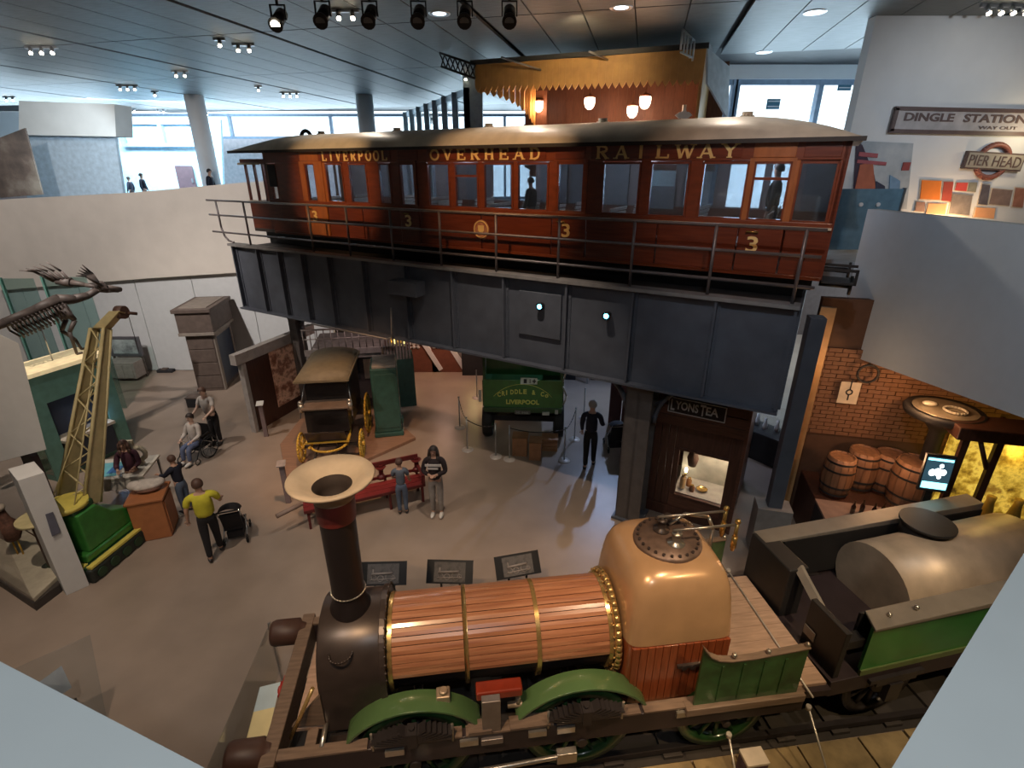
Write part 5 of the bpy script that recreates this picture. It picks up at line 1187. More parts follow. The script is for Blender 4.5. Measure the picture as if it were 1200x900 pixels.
MB().box(xl, -.02, 0, xr, .06, .25).build('plinth', m_sw, sh_)
for k in range(4): MB().box(xl, -.01, 2.1 + k * .22, xr, .06, 2.1 + k * .22 + .205).build('fascia_board', m_sw2, sh_, .006)
MB().box(w0 - .1, 0, .25, xr, .06, wz0).build('stall_riser', m_sw2, sh_)
MB().box(w0 - .1, 0, wz1, xr, .06, 2.1).build('window_head', m_sw, sh_)
MB().box(w0 - .1, -.02, wz0, w0, .08, wz1).box(w1, -.02, .25, xr, .08, 2.1).box(w0, -.02, wz0 - .05, w1, .08, wz0).box(w0, -.02, wz1, w1, .08, wz1 + .05).build('window_frame', m_sw, sh_, .008)
MB().box(w0, .03, wz0, w1, .036, wz1).build('window_pane', glass('shop_glass', (.95, .95, .95), .08), sh_)
MB().box(xr - .03, -.05, 0, xr + .03, .05, 3.0).build('corner_post', m_sw2, sh_)
MB().box(xr - .06, .06, 0, xr, 2.2, 3.0).box(xl, 2.15, 0, xr, 2.2, 3.0).box(xl, .06, 0, xl + .05, 2.2, 3.0).box(xl, .0, 2.95, xr, 2.2, 3.0).build('shop_carcass', m_sw, sh_)
MB().box(w0 - .05, .1, wz0 - .05, w1 + .05, .8, wz0).build('window_shelf', mat('shelf_stone', (.52, .46, .40), .6), sh_)
MB().box(w0 - .05, .8, wz0 - .05, w1 + .05, .83, wz1 + .1).box(w1 + .02, .1, wz0, w1 + .05, .8, wz1 + .1).build('window_backing', mat('backing_pale', (.62, .58, .48), .7), sh_)
# goods in the show window
def shop(px, off, z): q = SPo + SX * px + SY * off; return (q.x, q.y, z)
t = thing('hanging_goods', 'dark bundle of goods hanging in the tea shop window', 'goods', shop(w0 + .2, .5, wz1 - .1))
MB().lathe([(0, -.5), (.08, -.48), (.12, -.3), (.07, -.12), (.03, 0), (0, .02)], (0, 0, 0), 14).build('bundle', m_hair_b, t); MB().cyl((0, 0, 0), (0, 0, .2), .006, 6).build('string', m_steel, t)
for k, (dx, of, hh, c, l) in enumerate(((.1, .3, .32, (.75, .45, .2), 'tall amber jar at the left of the shop window'), (.2, .45, .2, (.55, .25, .1), 'small amber jar behind the tall one in the shop window'), (.3, .28, .15, (.35, .15, .08), 'short brown jar in the middle of the shop window'))):
    t = thing('jar', l, 'jar', shop(w0 + dx, of, wz0), 0, 'jars in the tea shop window')
    MB().lathe([(0, 0), (.05, 0), (.055, .02), (.055, hh * .75), (.03, hh * .85)], (0, 0, 0), 14).build('body', mat('jar_%d' % k, c, .2, coat=.5), t); MB().cyl((0, 0, hh * .85), (0, 0, hh), .034, 12).build('lid', m_brass, t)
t = thing('dish', 'pale dish on the tea shop window shelf', 'dish', shop(w0 + .48, .4, wz0)); MB().lathe([(0, .01), (.06, .012), (.11, .04), (.115, .045), (.07, .0), (0, 0)], (0, 0, 0), 20).build('bowl', m_brass, t)
point('shop_window_lamp', shop(w1 - .2, .45, wz1 - .02), 16, (1, .82, .6), .04)
t = thing('candle_lamp', 'small glowing candle lamp low in the tea shop window', 'lamp', shop(w0 + .08, .62, wz0)); MB().cyl((0, 0, 0), (0, 0, .2), .02, 10).build('stem', m_brass, t); MB().ball((0, 0, .26), (.03, .03, .06), 10, 8).build('flame_bulb', m_lit, t)
# LYONS TEA sign
a_, b_ = sl(785, 461, -.06), sl(853, 476, -.06); 
t = thing('tea_sign', 'black enamel sign reading LYONS TEA in white letters on the shop front', 'sign', shop(a_.x, -.05, 2.40), CA)
sw_ = b_.x - a_.x; MB().box(0, -.02, 0, sw_, 0.03, .32).build('board', mat('enamel_black', (.02, .012, .012), .3), t)
MB().box(0, -.028, 0, sw_, -.02, .018).box(0, -.028, .302, sw_, -.02, .32).box(0, -.028, 0, .018, -.02, .32).box(sw_ - .018, -.028, 0, sw_, -.02, .32).build('border', mat('enamel_white', (.60, .57, .55), .4), t)
m_ew = MATS['enamel_white']
text('letter_large', 'L', .075, .23, m_ew, t, (.05, -.024, .045), bold=.02); text('lettering', 'YONS', sw_ * .40, .17, m_ew, t, (.14, -.024, .085), bold=.02)
text('letter_large', 'T', .10, .23, m_ew, t, (.15 + sw_ * .42, -.024, .045), bold=.02); text('lettering', 'EA', sw_ * .21, .17, m_ew, t, (.26 + sw_ * .42, -.024, .085), bold=.02)
# ================================================================== CART, PLATFORM, CABINET, TRAM
m_plat = mat('platform_boards', (.30, .17, .11), .5, var=.12, stretch=(.6, 5, 1))
pf = [g(328, 520, .1), g(338, 578, .1), g(487, 512, .1), g(450, 478, .1), g(352, 490, .1)]
c_ = pf[0].copy(); t = thing('display_platform', 'low warm-lit wooden platform carrying the black and yellow cart', 'platform', (c_.x, c_.y, 0))
MB().pts([p - c_ for p in pf], 0, .09).build('deck', m_plat, t, .01)
pk = Vector((-4.42, 11.12, .09)); kz = R(8)
ct = thing('horse_van', 'old black horse-drawn van with olive roof and yellow spoked wheels on the platform', 'cart', pk, kz)
m_kb = mat('cart_black', (.018, .014, .014), .35, coat=.3); m_ky = mat('cart_yellow', (.66, .40, .05), .4, coat=.2); m_kr = mat('cart_roof_olive', (.17, .14, .09), .62, .0)
MB().box(-.52, .5, .75, .52, 2.0, 2.15).build('body', m_kb, ct, .02)
MB().box(-.50, .05, .80, .50, .5, 1.45).build('seat_box', m_kb, ct, .02)
MB().box(-.54, -.02, 1.42, .54, .5, 1.47).build('seat_board', mat('worn_board', (.17, .12, .09), .5), ct, .01)
MB().box(-.44, .08, 1.0, .44, .05, 1.28).box(-.46, .49, 1.55, .46, .50, 2.08).build('panel_frame', m_under, ct)
V = []; 
for i in range(3):
    y = (.05, 1.0, 2.08)[i]
    for j in range(11): a = math.pi * j / 10; V.append((.60 * -math.cos(a), y, 2.13 + .17 * math.sin(a)))
MB().add(V, [(i * 11 + j, i * 11 + j + 1, (i + 1) * 11 + j + 1, (i + 1) * 11 + j) for i in range(2) for j in range(10)] + [tuple(range(11)), tuple(range(22, 33))], True).box(-.62, .03, 2.10, .62, 2.1, 2.15).build('roof', m_kr, ct)
for s_ in (-1, 1):
    for yy, r_ in ((.15, .38), (1.55, .56)):
        wh = MB().torus((s_ * .72, yy, r_ + .0), r_ - .03, .028, 'x', 28, 6).cyl((s_ * .64, yy, r_), (s_ * .80, yy, r_), .06, 12).build('wheel', m_ky, ct)
        for k in range(10): a = 2 * math.pi * k / 10; MB().cyl((s_ * .72, yy, r_), (s_ * .72, yy + (r_ - .05) * math.cos(a), r_ + (r_ - .05) * math.sin(a)), .016, 6).build('spoke', m_ky, wh)
    sp = MB().tube([(s_ * .4, -.35, .62), (s_ * .42, -.1, .52), (s_ * .42, .2, .5), (s_ * .42, .5, .62)], .03, 8).build('leaf_spring', m_ky, ct)
    MB().tube([(s_ * .5, .5, 1.9), (s_ * .58, .2, 1.5), (s_ * .6, .05, 1.2)], .015, 6).build('grab_rail', m_steel, ct)
    MB().cyl((s_ * .56, .1, 1.35), (s_ * .56, .1, 1.55), .06, 12).ball((s_ * .56, .1, 1.58), .06, 10, 6).build('side_lamp', m_bright, ct)
MB().torus((0, -.05, .55), .42, .03, 'z', 28, 6, R(200), R(340)).box(-.5, -.1, .62, .5, -.02, .68).box(-.5, -.25, .66, .5, .1, .7).build('fore_carriage', m_ky, ct)
MB().box(-.72, .12, .36, .72, .18, .42).box(-.72, 1.52, .53, .72, 1.58, .59).build('axle', m_kb, ct)
for s_ in (-.2, .2): MB().cyl((s_, -.1, .6), (s_ * 1.6, -.75, .3), .025, 8).build('shaft_stub', m_kb, ct)
MB().box(-.45, -.25, .72, .45, .1, .75).slab([(-.45, -.25, .75), (.45, -.25, .75), (.45, -.38, 1.0), (-.45, -.38, 1.0)], (0, .02, .01)).build('footboard', m_kb, ct)
# green street cabinet
p = g(458, 512, .1)
t = thing('green_cabinet', 'tall dark green metal cabinet with pale top beside the cart', 'cabinet', (p.x + .05, p.y + .1, .09), R(12))
m_gc = mat('cabinet_green', (.035, .10, .085), .45, var=.15)
MB().box(-.44, -.02, .12, .24, .95, 1.95).build('body', m_gc, t, .03); MB().box(-.48, -.06, 0, .28, 1.0, .12).build('plinth', m_gc, t, .02)
MB().box(-.38, 0, 1.95, .22, .9, 2.02).build('top', mat('cabinet_top', (.36, .33, .30), .6), t, .01); MB().box(-.36, -.035, .25, .19, -.02, 1.8).build('door', m_gc, t, .01)
MB().box(.24, .1, .3, .3, .3, .45).build('hinge_box', m_gc, t)
# horse tram seen behind the cart
p = g(404, 408, 2.1); p.z = 0; t = thing('horse_tram', 'pale grey double-deck horse tram with railed upper deck behind the cart', 'tram', p, R(10))
m_tr = mat('tram_grey', (.36, .31, .30), .6, var=.2); m_trd = mat('tram_dark', (.07, .05, .05), .6)
MB().box(-.95, 0, .5, .95, 2.0, 1.9).build('lower_saloon', m_trd, t, .03)
MB().box(-1.0, -.3, 1.9, 1.0, 2.0, 1.98).build('upper_floor', m_tr, t)
dk = MB().box(-1.02, -.34, 2.02, 1.02, -.3, 2.2).build('deck_board', m_tr, t, .01)
for k in range(12): MB().cyl((-1.0 + k * .182, -.32, 2.2), (-1.0 + k * .182, -.32, 2.75), .014, 6).build('baluster', m_tr, t)
MB().cyl((-1.02, -.32, 2.76), (1.02, -.32, 2.76), .025, 8).cyl((-1.02, -.32, 2.5), (1.02, -.32, 2.5), .015, 8).build('top_rail', m_tr, t)
for k in range(4): MB().box(-.8 + k * .42, -.02, 1.15, -.5 + k * .42, -.005, 1.75).build('saloon_window', m_steel if k % 2 else m_dark, t)
for s_ in (-.75, .75): MB().cyl((s_, .3, .35), (s_, .4, .35), .33, 20).build('wheel', m_trd, t)
# canopy with white fretwork next to the tram
a_, b_ = g(425, 430, .0), g(447, 440, .0)
t = thing('market_stall', 'white picket-sided kiosk roof behind the green cabinet', 'kiosk', (-3.35, 14.5, 0), R(14))
for k in range(9): MB().box(-.42 + k * .09, 0, 1.55, -.36 + k * .09, .03, 2.35).build('picket', m_tr, t)
MB().slab([(-.5, -.1, 2.35), (.45, -.1, 2.35), (.45, .8, 2.65), (-.5, .8, 2.65)], (0, 0, .05)).build('roof', m_tr, t); MB().box(-.42, 0, 0, .42, .8, 1.55).build('counter', m_gc, t)
# street photograph wall left of the slim column
A_, B_ = g(303, 505), g(366, 468); bz = math.atan2(B_.y - A_.y, B_.x - A_.x); L_ = (B_ - A_).length
t = thing('photo_wall', 'grey-framed wall with a warm-lit old street photograph left of the cart', 'display wall', (A_.x, A_.y, 0), bz)
hz = 2.05
MB().box(-.12, -.04, 0, .0, .12, hz).box(L_, -.04, 0, L_ + .1, .12, hz).box(-.3, -.06, hz, L_ + .5, .14, hz + .28).build('frame', mat('display_frame', (.40, .36, .34), .7), t)
MB().box(0, 0, .0, L_, .04, hz).build('backing', m_sw, t)
MB().box(L_ * .38, -.012, .35, L_, 0, hz - .02).build('photo_print', picture('street_print', [(.16, .06, .04), (.40, .17, .11), (.95, .62, .46), (.30, .12, .08), (.85, .50, .36)], 1.8), t)
for k, (x, y, hh, l) in enumerate(((312, 512, .95, 'slim white-topped label post at the edge of the platform, far one'), (338, 590, .95, 'slim white-topped label post at the edge of the platform, near one'))):
    p = g(x, y); t = thing('label_post', l, 'label post', p, R(14), 'label posts by the platform'); MB().box(-.05, 0, 0, .05, .08, hh).build('post', mat('post_mauve', (.22, .17, .18), .6), t)
    MB().slab([(-.09, -.05, hh), (.09, -.05, hh), (.09, .12, hh + .06), (-.09, .12, hh + .06)], (0, 0, .02)).build('label_top', m_tr if k else m_wall, t)
# ================================================================== FAR GROUND-FLOOR DISPLAYS seen under the girder
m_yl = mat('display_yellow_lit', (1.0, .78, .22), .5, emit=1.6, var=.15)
def showcase(name, lab, x, y, w_, z0, z1, d=.8, items=5):
    p = g(x, y); t = thing(name, lab, 'showcase', p, 0)
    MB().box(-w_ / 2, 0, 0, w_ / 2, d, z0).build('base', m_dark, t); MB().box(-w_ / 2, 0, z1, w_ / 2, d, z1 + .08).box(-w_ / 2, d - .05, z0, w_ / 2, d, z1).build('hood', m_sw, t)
    for s_ in (-1, 1): MB().box(s_ * w_ / 2 - .03, 0, z0, s_ * w_ / 2 + .03, .06, z1).build('post', m_sw, t)
    MB().box(-w_ / 2, 0.02, z0, w_ / 2, .03, z1).build('pane', MATS['shop_glass'], t)
    random.seed(items + int(x))
    for k in range(items):
        xx = -w_ / 2 + w_ * (k + .5) / items; hh = random.uniform(.12, .3)
        MB().lathe([(0, 0), (.07, 0), (.09, hh * .4), (.05, hh * .8), (.06, hh), (0, hh)], (xx, .35, z0), 10).build('exhibit', m_yl if k % 2 else m_ky, t)
    return t
showcase('showcase', 'yellow-lit showcase far back under the girder at the left', 468, 428, .9, .75, 1.35)
showcase('showcase', 'yellow-lit showcase far back beside the lorry', 555, 440, .8, .9, 1.5, items=4)
point('case_lamp', g(468, 428) + Vector((0, .3, 1.3)), 12, (1, .75, .3), .05); point('case_lamp', g(555, 440) + Vector((0, .3, 1.45)), 14, (1, .75, .3), .05)
p = g(482, 430); t = thing('wall_panel', 'pale rounded display panel between the far showcase and the ramps', 'panel', (p.x - .2, p.y + .6, 0)); MB().box(0, 0, 0, .55, .08, 1.9).cyl((.05, .04, 1.45), (.05, .04 + .02, 1.45), .4, 20).build('board', m_warmwall, t); MB().box(.52, -.03, 0, .6, .1, 2.0).build('edge', m_wall, t)
m_br = mat('ramp_brown', (.22, .08, .05), .6)
for k, (x, l) in enumerate(((497, 'left brown ramp display edged with white lacework far back'), (525, 'right brown ramp display edged with white lacework far back'))):
    p = g(x, 436); t = thing('ramp_display', l, 'display ramp', p, 0, 'brown ramps at the back')
    MB().prism([(-.55, 0), (.6, 0), (.55, .25), (-.1, 1.25), (-.55, 1.25)], 'y', 0, .12).build('panel', m_br, t)
    MB().slab([(-.12, -.04, 1.25), (.02, -.04, 1.35), (.68, -.04, .14), (.55, -.04, .05)], (0, .1, 0)).build('white_edge', m_wallw, t)
    for q in range(6): a = q / 6; MB().ball((-.45 + .3 * (q % 3) * .5, -.02, .95 + .12 * (q // 3)), (.07, .02, .06), 8, 6).build('scroll', m_wall, t)
p = g(515, 436); t = thing('glow_rail', 'thin lit handrail above the brown ramps', 'rail', (p.x - .3, p.y + .2, 1.75)); MB().cyl((0, 0, 0), (1.3, -.05, -.15), .035, 8).build('rail', m_wallw, t); MB().ball((.45, -.05, -.02), .05, 10, 6).build('bulb', m_lit, t); MB().cyl((.55, 0, -1.75), (.55, 0, -.1), .03, 8).build('post', m_wallw, t)
point('ramp_lamp', (p.x + .2, p.y - .6, 2.3), 25, (1, .55, .4), .1)
# blue-lit market awning and dark stall behind the man in black
t = thing('awning_stall', 'dark stall under a pale blue awning behind the man in black', 'stall', (2.75, 16.3, 0), R(-8))
MB().slab([(-1.4, 0, 2.15), (1.5, 0, 2.05), (1.5, 1.2, 2.5), (-1.4, 1.2, 2.6)], (0, 0, .05)).build('awning', mat('awning_blue', (.30, .48, .66), .6), t)
MB().prism([(-1.4, 2.2), (-.9, 2.2), (-1.15, 1.75)], 'y', -.03, 0).build('awning_point', MATS['awning_blue'], t)
for x_ in (-1.3, -.2, 1.4): MB().cyl((x_, .05, 0), (x_, .05, 2.15), .03, 8).build('pole', m_steel, t)
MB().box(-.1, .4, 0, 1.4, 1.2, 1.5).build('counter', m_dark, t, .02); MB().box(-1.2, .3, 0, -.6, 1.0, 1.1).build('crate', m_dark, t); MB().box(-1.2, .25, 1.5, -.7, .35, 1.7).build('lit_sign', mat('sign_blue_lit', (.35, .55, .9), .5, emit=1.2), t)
t = thing('brick_kiosk', 'dull red-brown panelled wall behind the broad column', 'display wall', (3.25, 13.3, 0), R(-14))
for k in range(4): MB().box(-.5 + k * .36, 0, 0, -.16 + k * .36, .1, 2.2).build('panel', mat('panel_rust', (.12, .05, .045), .7), t)
MB().box(-.3, -.02, .9, .3, 0, 1.6).build('poster', picture('poster_rust', [(.08, .03, .03), (.2, .09, .08)], 5), t)
# ================================================================== RIGHT-HAND GROUND-FLOOR EXHIBITS
t = thing('lit_corridor_case', 'long low showcase of white pieces on the blue-lit floor right of the tea shop', 'showcase', (6.05, 11.4, 0), R(-52))
MB().box(-1.1, 0, 0, 1.1, .7, .75).build('base', m_dark, t, .02); MB().box(-1.1, .02, .75, 1.1, .03, 1.3).box(-1.1, .67, .75, 1.1, .68, 1.3).build('pane', MATS['shop_glass'], t)
for k in range(9): MB().lathe([(0, 0), (.05, 0), (.06, .1), (.03, .2), (.04, .28), (0, .3)], (-1 + k * .25, .35 + .1 * (k % 2), .75), 10).build('exhibit', m_wallw, t)
point('corridor_lamp', (5.6, 11.6, 2.4), 12, (.75, .8, 1.0), .1)
PR = Vector((5.85, 7.95)); RDr = R(-14); RX = Vector((math.cos(RDr), math.sin(RDr))); RYd = Vector((-math.sin(RDr), math.cos(RDr)))
def rl(x, y, off=0.0):
    P_ = PR + RYd * off; q = w(x, y, P_, RX); r_ = Vector((q.x - PR.x, q.y - PR.y)); return Vector((r_.dot(RX), off, q.z))
def rw(u, off, z): q = PR + RX * u + RYd * off; return (q.x, q.y, z)
# pillars at its left
a_ = rl(966, 420); t = thing('bridge_column', 'tall slim dark pillar at the right end of the girder', 'column', rw(a_.x - .28, -.1, 0), RDr)
MB().box(-.12, -.12, 0, .12, .12, 4.6).build('shaft', m_gird, t, .01); MB().box(-.3, -.2, 0, .3, .2, 1.0).build('pedestal', m_girdl, t, .01)
t = thing('orange_lit_board', 'orange-lit tan board between girder end and white parapet', 'board', rw(-.55, .8, 0), R(-20)); MB().box(-.12, 0, 0, .12, .06, 4.55).build('board', mat('board_tan', (.50, .28, .12), .6), t)
point('board_lamp', rw(-.5, .3, 3.6), 5, (1, .6, .3), .05)
# brick back wall of the shop diorama, laid brick by brick where near enough
t = thing('brick_wall', 'warm-lit orange-brown brick wall behind the barrels at the right', 'brick wall', rw(0, 1.3, 0), RDr)
MB().box(-.5, .06, 0, 4.2, .2, 4.6).build('mortar', mat('mortar', (.12, .06, .035), .8), t)
bmesh_brick = None; m_brk = mat('brick_orange', (.30, .14, .075), .7, var=.25, scale=2.5)
n_ = 0
for row in range(21):
    for k in range(14):
        x_ = -.45 + k * .235 + (.117 if row % 2 else 0); z_ = 1.9 + row * .085
        if bmesh_brick is None: o = MB().box(0, 0, 0, .222, .07, .075).build('brick', m_brk, t); bmesh_brick = o.data; o.location = (x_, random.uniform(0, .012), z_)
        else: inst(bmesh_brick, 'brick', t, (x_, random.uniform(0, .012), z_))
point('brick_lamp', rw(1.0, .2, 3.3), 17, (1, .55, .25), .1); point('brick_lamp', rw(.6, -.1, 2.3), 10, (1, .55, .28), .1)
# hanging tag and hoop on the wall
a_ = rl(985, 460, 1.2); t = thing('paper_tag', 'cream paper notice hanging with a hook on the brick wall', 'notice', rw(rl(995, 460, 1.2).x, 1.2, rl(995, 460, 1.2).z - .15), RDr)
MB().box(-.17, 0, -.08, .17, .012, .36).build('sheet', mat('paper_cream', (.72, .60, .46), .7), t); MB().torus((0, -.01, .16), .05, .012, 'y', 16, 5).cyl((0, -.01, .2), (0, -.01, .42), .01, 6).cyl((0, -.01, .0), (0, -.01, .1), .012, 6).build('hook', m_under, t)
c_ = rl(1016, 437, 1.2); t = thing('iron_hoop', 'dark iron hoop hanging high on the brick wall', 'hoop', rw(c_.x, 1.15, c_.z), RDr); MB().torus((0, 0, 0), .17, .022, 'y', 26, 6).build('ring', m_under, t); MB().cyl((0, 0, .17), (0, .08, .22), .01, 6).build('nail', m_under, t)
# barrels
m_bl = mat('barrel_oak', (.34, .16, .08), .6, var=.2, scale=3, stretch=(4, 4, .6))
def barrel(loc, r_, hh, lab, rx=0.0):
    t = thing('barrel', lab, 'barrel', loc, 0, 'wooden barrels before the brick wall'); t.rotation_euler = (rx, 0, RDr)
    n = 14
    for k in range(n):
        a0, a1 = 2 * math.pi * k / n + .02, 2 * math.pi * (k + 1) / n - .02; V = []
        for z, q in ((0, .84), (hh * .25, .95), (hh * .5, 1), (hh * .75, .95), (hh, .84)):
            for rr in (r_ * q, r_ * q - .03):
                for a in (a0, a1): V.append((rr * math.cos(a), rr * math.sin(a), z))
        Fc = []
        for j in range(4): b = j * 4; Fc += [(b, b + 1, b + 5, b + 4), (b + 3, b + 2, b + 6, b + 7)]
        Fc += [(0, 2, 3, 1), (16, 17, 19, 18)]
        MB().add(V, Fc, True).build('stave', m_bl, t)
    MB().cyl((0, 0, .03), (0, 0, hh - .03), r_ * .82, 20).build('head', m_bl, t)
    for z, q in ((.08, .885), (hh * .3, .975), (hh * .7, .975), (hh - .08, .885)): MB().cyl((0, 0, z - .02), (0, 0, z + .02), r_ * q + .008, 24, caps=False).build('iron_hoop', m_under, t)
    return t
for x, y, r_, hh, off, l in ((984, 548, .27, .85, .5, 'barrel at the left end of the group by the brick wall'), (1014, 530, .30, .85, .85, 'barrel standing at the back in the middle of the group'), (1046, 532, .30, .85, .85, 'second barrel from the right at the back'), (1070, 560, .36, .95, .45, 'big round barrel at the right end beside the blue screen')):
    u = rl(x, y, off).x; barrel(rw(u, off, 1.05), r_, hh * .95, l)
t = thing('staging', 'dark wooden staging carrying the barrels', 'platform', rw(0, 0, 0), RDr); MB().box(-.2, .02, 0, 2.6, 1.28, 1.04).build('block', m_sw, t, .02)
t = thing('counter_case', 'long dark display counter with glass bottles before the barrels', 'counter', rw(0, -.80, 0), RDr)
MB().box(-.3, 0, 0, 2.3, .75, 1.15).build('base', m_dark, t, .02); MB().box(-.3, -.03, 1.15, 2.3, .78, 1.2).build('worktop', mat('worktop_pinkish', (.30, .19, .15), .5), t, .01)
for k in range(3): MB().box(-.25 + k * .85, -.02, .1, .5 + k * .85, 0, 1.08).build('door_panel', m_under, t)
MB().box(.1, .3, 1.2, 1.5, .31, 1.5).box(.1, .3, 1.49, 1.5, .7, 1.5).build('glass_cover', MATS['shop_glass'], t)
for k in range(8):
    t = thing('bottle', 'small dark glass bottle, %s in the row on the display counter from the left' % ('first', 'second', 'third', 'fourth', 'fifth', 'sixth', 'seventh', 'eighth')[k], 'bottle', rw(.2 + k * .16, -.36 + .06 * (k % 2), 1.2), 0, 'dark bottles on the display counter'); MB().lathe([(0, 0), (.035, 0), (.037, .14), (.014, .2), (.014, .26), (0, .26)], (0, 0, 0), 10).build('glass', mat('bottle_dark', (.05, .02, .015), .15, coat=.6), t)
for k, (u, l) in enumerate(((.35, 'left pale paper on the display counter'), (.75, 'middle pale paper on the display counter'), (1.9, 'right pale paper on the display counter'))):
    t = thing('paper', l, 'paper', rw(u, -.66, 1.2), RDr); MB().box(-.12, -.1, 0, .12, .02, .008).build('sheet', MATS['paper_cream'], t)
# round glazed table display and yellow showcase
uo = rl(1108, 478, .6)
t = thing('oval_case', 'dark-rimmed oval glass-topped display case above the yellow showcase', 'showcase', rw(uo.x, .6, uo.z - 2.05), RDr)
MB().lathe([(0, 2.0), (.48, 2.0), (.56, 2.04), (.60, 1.98), (.57, 1.90), (.3, 1.84), (.12, 1.6), (.12, 2.05 - uo.z), (0, 2.05 - uo.z)], (0, 0, 0), 30).build('rim', m_under, t)
MB().cyl((0, 0, 2.02), (0, 0, 2.035), .47, 30).build('glass_top', mat('case_top_sheen', (.36, .30, .22), .15, .3), t); MB().torus((.1, -.1, 2.06), .16, .02, 'z', 20, 6).ball((-.2, .1, 2.07), (.12, .08, .04), 10, 6).build('model', m_roof, t)
y0, y1, y2 = rl(1138, 600, -.1), rl(1150, 517, -.1), rl(1093, 495, -.1)
t = thing('yellow_showcase', 'timber-framed showcase glowing yellow at the right edge', 'showcase', rw(y0.x, -.1, 0), RDr)
m_amb = picture('amber_backlit', [(.06, .03, .005), (.38, .22, .02), (.80, .55, .08), (.28, .15, .02)], 4, emit=.45)
zb_, zt_ = min(y0.z, 1.1), y1.z
MB().box(-.45, .42, zb_, 2.6, .45, zt_).build('backlit_print', m_amb, t)
MB().box(-.5, 0, 0, 2.6, .55, zb_).box(-.62, -.06, zt_, 2.6, .55, zt_ + .22).build('case', m_sw, t, .02)
for x_ in (-.45, .02, 1.4): MB().box(x_ - .05, -.02, zb_, x_ + .05, .06, zt_).build('post', m_sw, t)
MB().cyl((-.02, .02, zt_ - .5), (-.25, .02, zt_), .035, 6).build('brace', m_sw, t)
MB().box(.05, .0, zb_, 2.55, .01, zt_).build('pane', MATS['shop_glass'], t)
for k in range(5): MB().lathe([(0, 0), (.08, 0), (.1, .15), (.06, .4), (.07, .5), (0, .5)], (.35 + k * .4, .22, zb_), 12).build('exhibit', m_ky, t)
point('yellow_case_lamp', rw(y0.x + .6, .12, zt_ - .3), 3, (1, .75, .2), .05)
# blue information screen
c_ = rl(1098, 556, -.75); zs_ = c_.z; c_ = Vector(rw(c_.x, -.75, 0)); t = thing('info_screen', 'glowing information screen with cyan bars and a white engine picture', 'screen', (c_.x, c_.y, 0), R(-16))
MB().box(-.05, .03, 0, .05, .09, zs_ - .2).build('stand', m_black, t); MB().box(-.2, -.15, 0, .2, .2, .03).build('base', m_black, t)
def tl(u, s_, e=0.0): return (u, -.02 + s_ * .05 - e, zs_ - .30 + s_ * .62 + e * .3)
MB().slab([tl(-.2, 0), tl(.2, 0), tl(.2, 1), tl(-.2, 1)], (0, .05, 0)).build('housing', m_black, t)
sc = MB().slab([tl(-.18, .06, .004), tl(.18, .06, .004), tl(.18, .94, .004), tl(-.18, .94, .004)], (0, .003, 0)).build('display', mat('screen_dark_blue', (.02, .05, .07), .3, emit=.8), t)
m_cy = mat('screen_cyan', (.25, .85, .95), .4, emit=1.6, var=.02); m_sww = mat('screen_white', (.9, 1, 1), .4, emit=2.2, var=.02)
MB().slab([tl(-.17, .08, .008), tl(.17, .08, .008), tl(.17, .26, .008), tl(-.17, .26, .008)], (0, .002, 0)).build('cyan_bar', m_cy, sc); MB().slab([tl(-.17, .85, .008), tl(.17, .85, .008), tl(.17, .91, .008), tl(-.17, .91, .008)], (0, .002, 0)).build('cyan_bar', m_cy, sc)
eb = MB()
for u, s_, r_ in ((-.07, .52, .05), (0, .55, .055), (.07, .55, .045), (.03, .42, .03), (.03, .72, .03)):
    eb.add([Vector(tl(u + r_ * math.cos(a_ * .63), s_ + r_ * 1.9 * math.sin(a_ * .63), .009)) for a_ in range(10)], [tuple(range(10))])
eb.build('engine_picture', m_sww, sc)
# ================================================================== SIGNS ON THE UPPER WALL
def sg(x, y): return v(x, y, YS)
m_sgb = mat('sign_brown', (.13, .085, .08), .5); m_sgw = mat('sign_cream', (.52, .48, .48), .5)
a_, b_, c_ = sg(1048, 127), sg(1200, 133), sg(1045, 154)
t = thing('station_sign', 'long framed station sign reading DINGLE STATION WAY OUT on the white wall', 'sign', (a_.x, YS - .02, c_.z), 0)
hh = a_.z - c_.z; W_ = 3.2
MB().box(0, -.05, 0, W_, .02, hh).build('board', m_sgw, t)
MB().box(-.03, -.08, -.03, W_, 0, .04).box(-.03, -.08, hh - .04, W_, 0, hh + .03).box(-.03, -.08, 0, .04, 0, hh).build('frame', m_sgb, t)
text('lettering', 'DINGLE', 1.02, hh * .36, m_sgb, t, (.2, -.056, hh * .46), bold=.03); text('lettering', 'STATION', 1.3, hh * .36, m_sgb, t, (1.42, -.056, hh * .46), bold=.03); text('lettering', 'WAY OUT', .8, hh * .14, m_sgb, t, (1.78, -.056, hh * .18), bold=.015)
t.rotation_euler.y = R(1.2)
a_, b_ = sg(1128, 190), sg(1196, 191); ctr = sg(1161, 189)
t = thing('roundel_sign', 'red ring and cream plate sign reading PIER HEAD on the white wall', 'sign', (ctr.x, YS - .02, ctr.z), 0)
hw = (b_.x - a_.x) / 2; rz_ = hw * .52
V = [];
MB().torus((0, -.03, 0), rz_, .055, 'y', 34, 8).build('ring', mat('roundel_red', (.26, .09, .07), .5), t)
MB().box(-hw, -.08, -.17, hw, -.0, .17).build('bar', m_sgb, t); MB().box(-hw + .03, -.09, -.14, hw - .03, -.08, .14).build('plate', mat('plate_tan', (.40, .36, .30), .5), t)
text('lettering', 'PIER HEAD', 2 * hw - .14, .2, m_sgb, t, (-hw + .07, -.094, -.10), bold=.0)
t.rotation_euler.y = R(3)
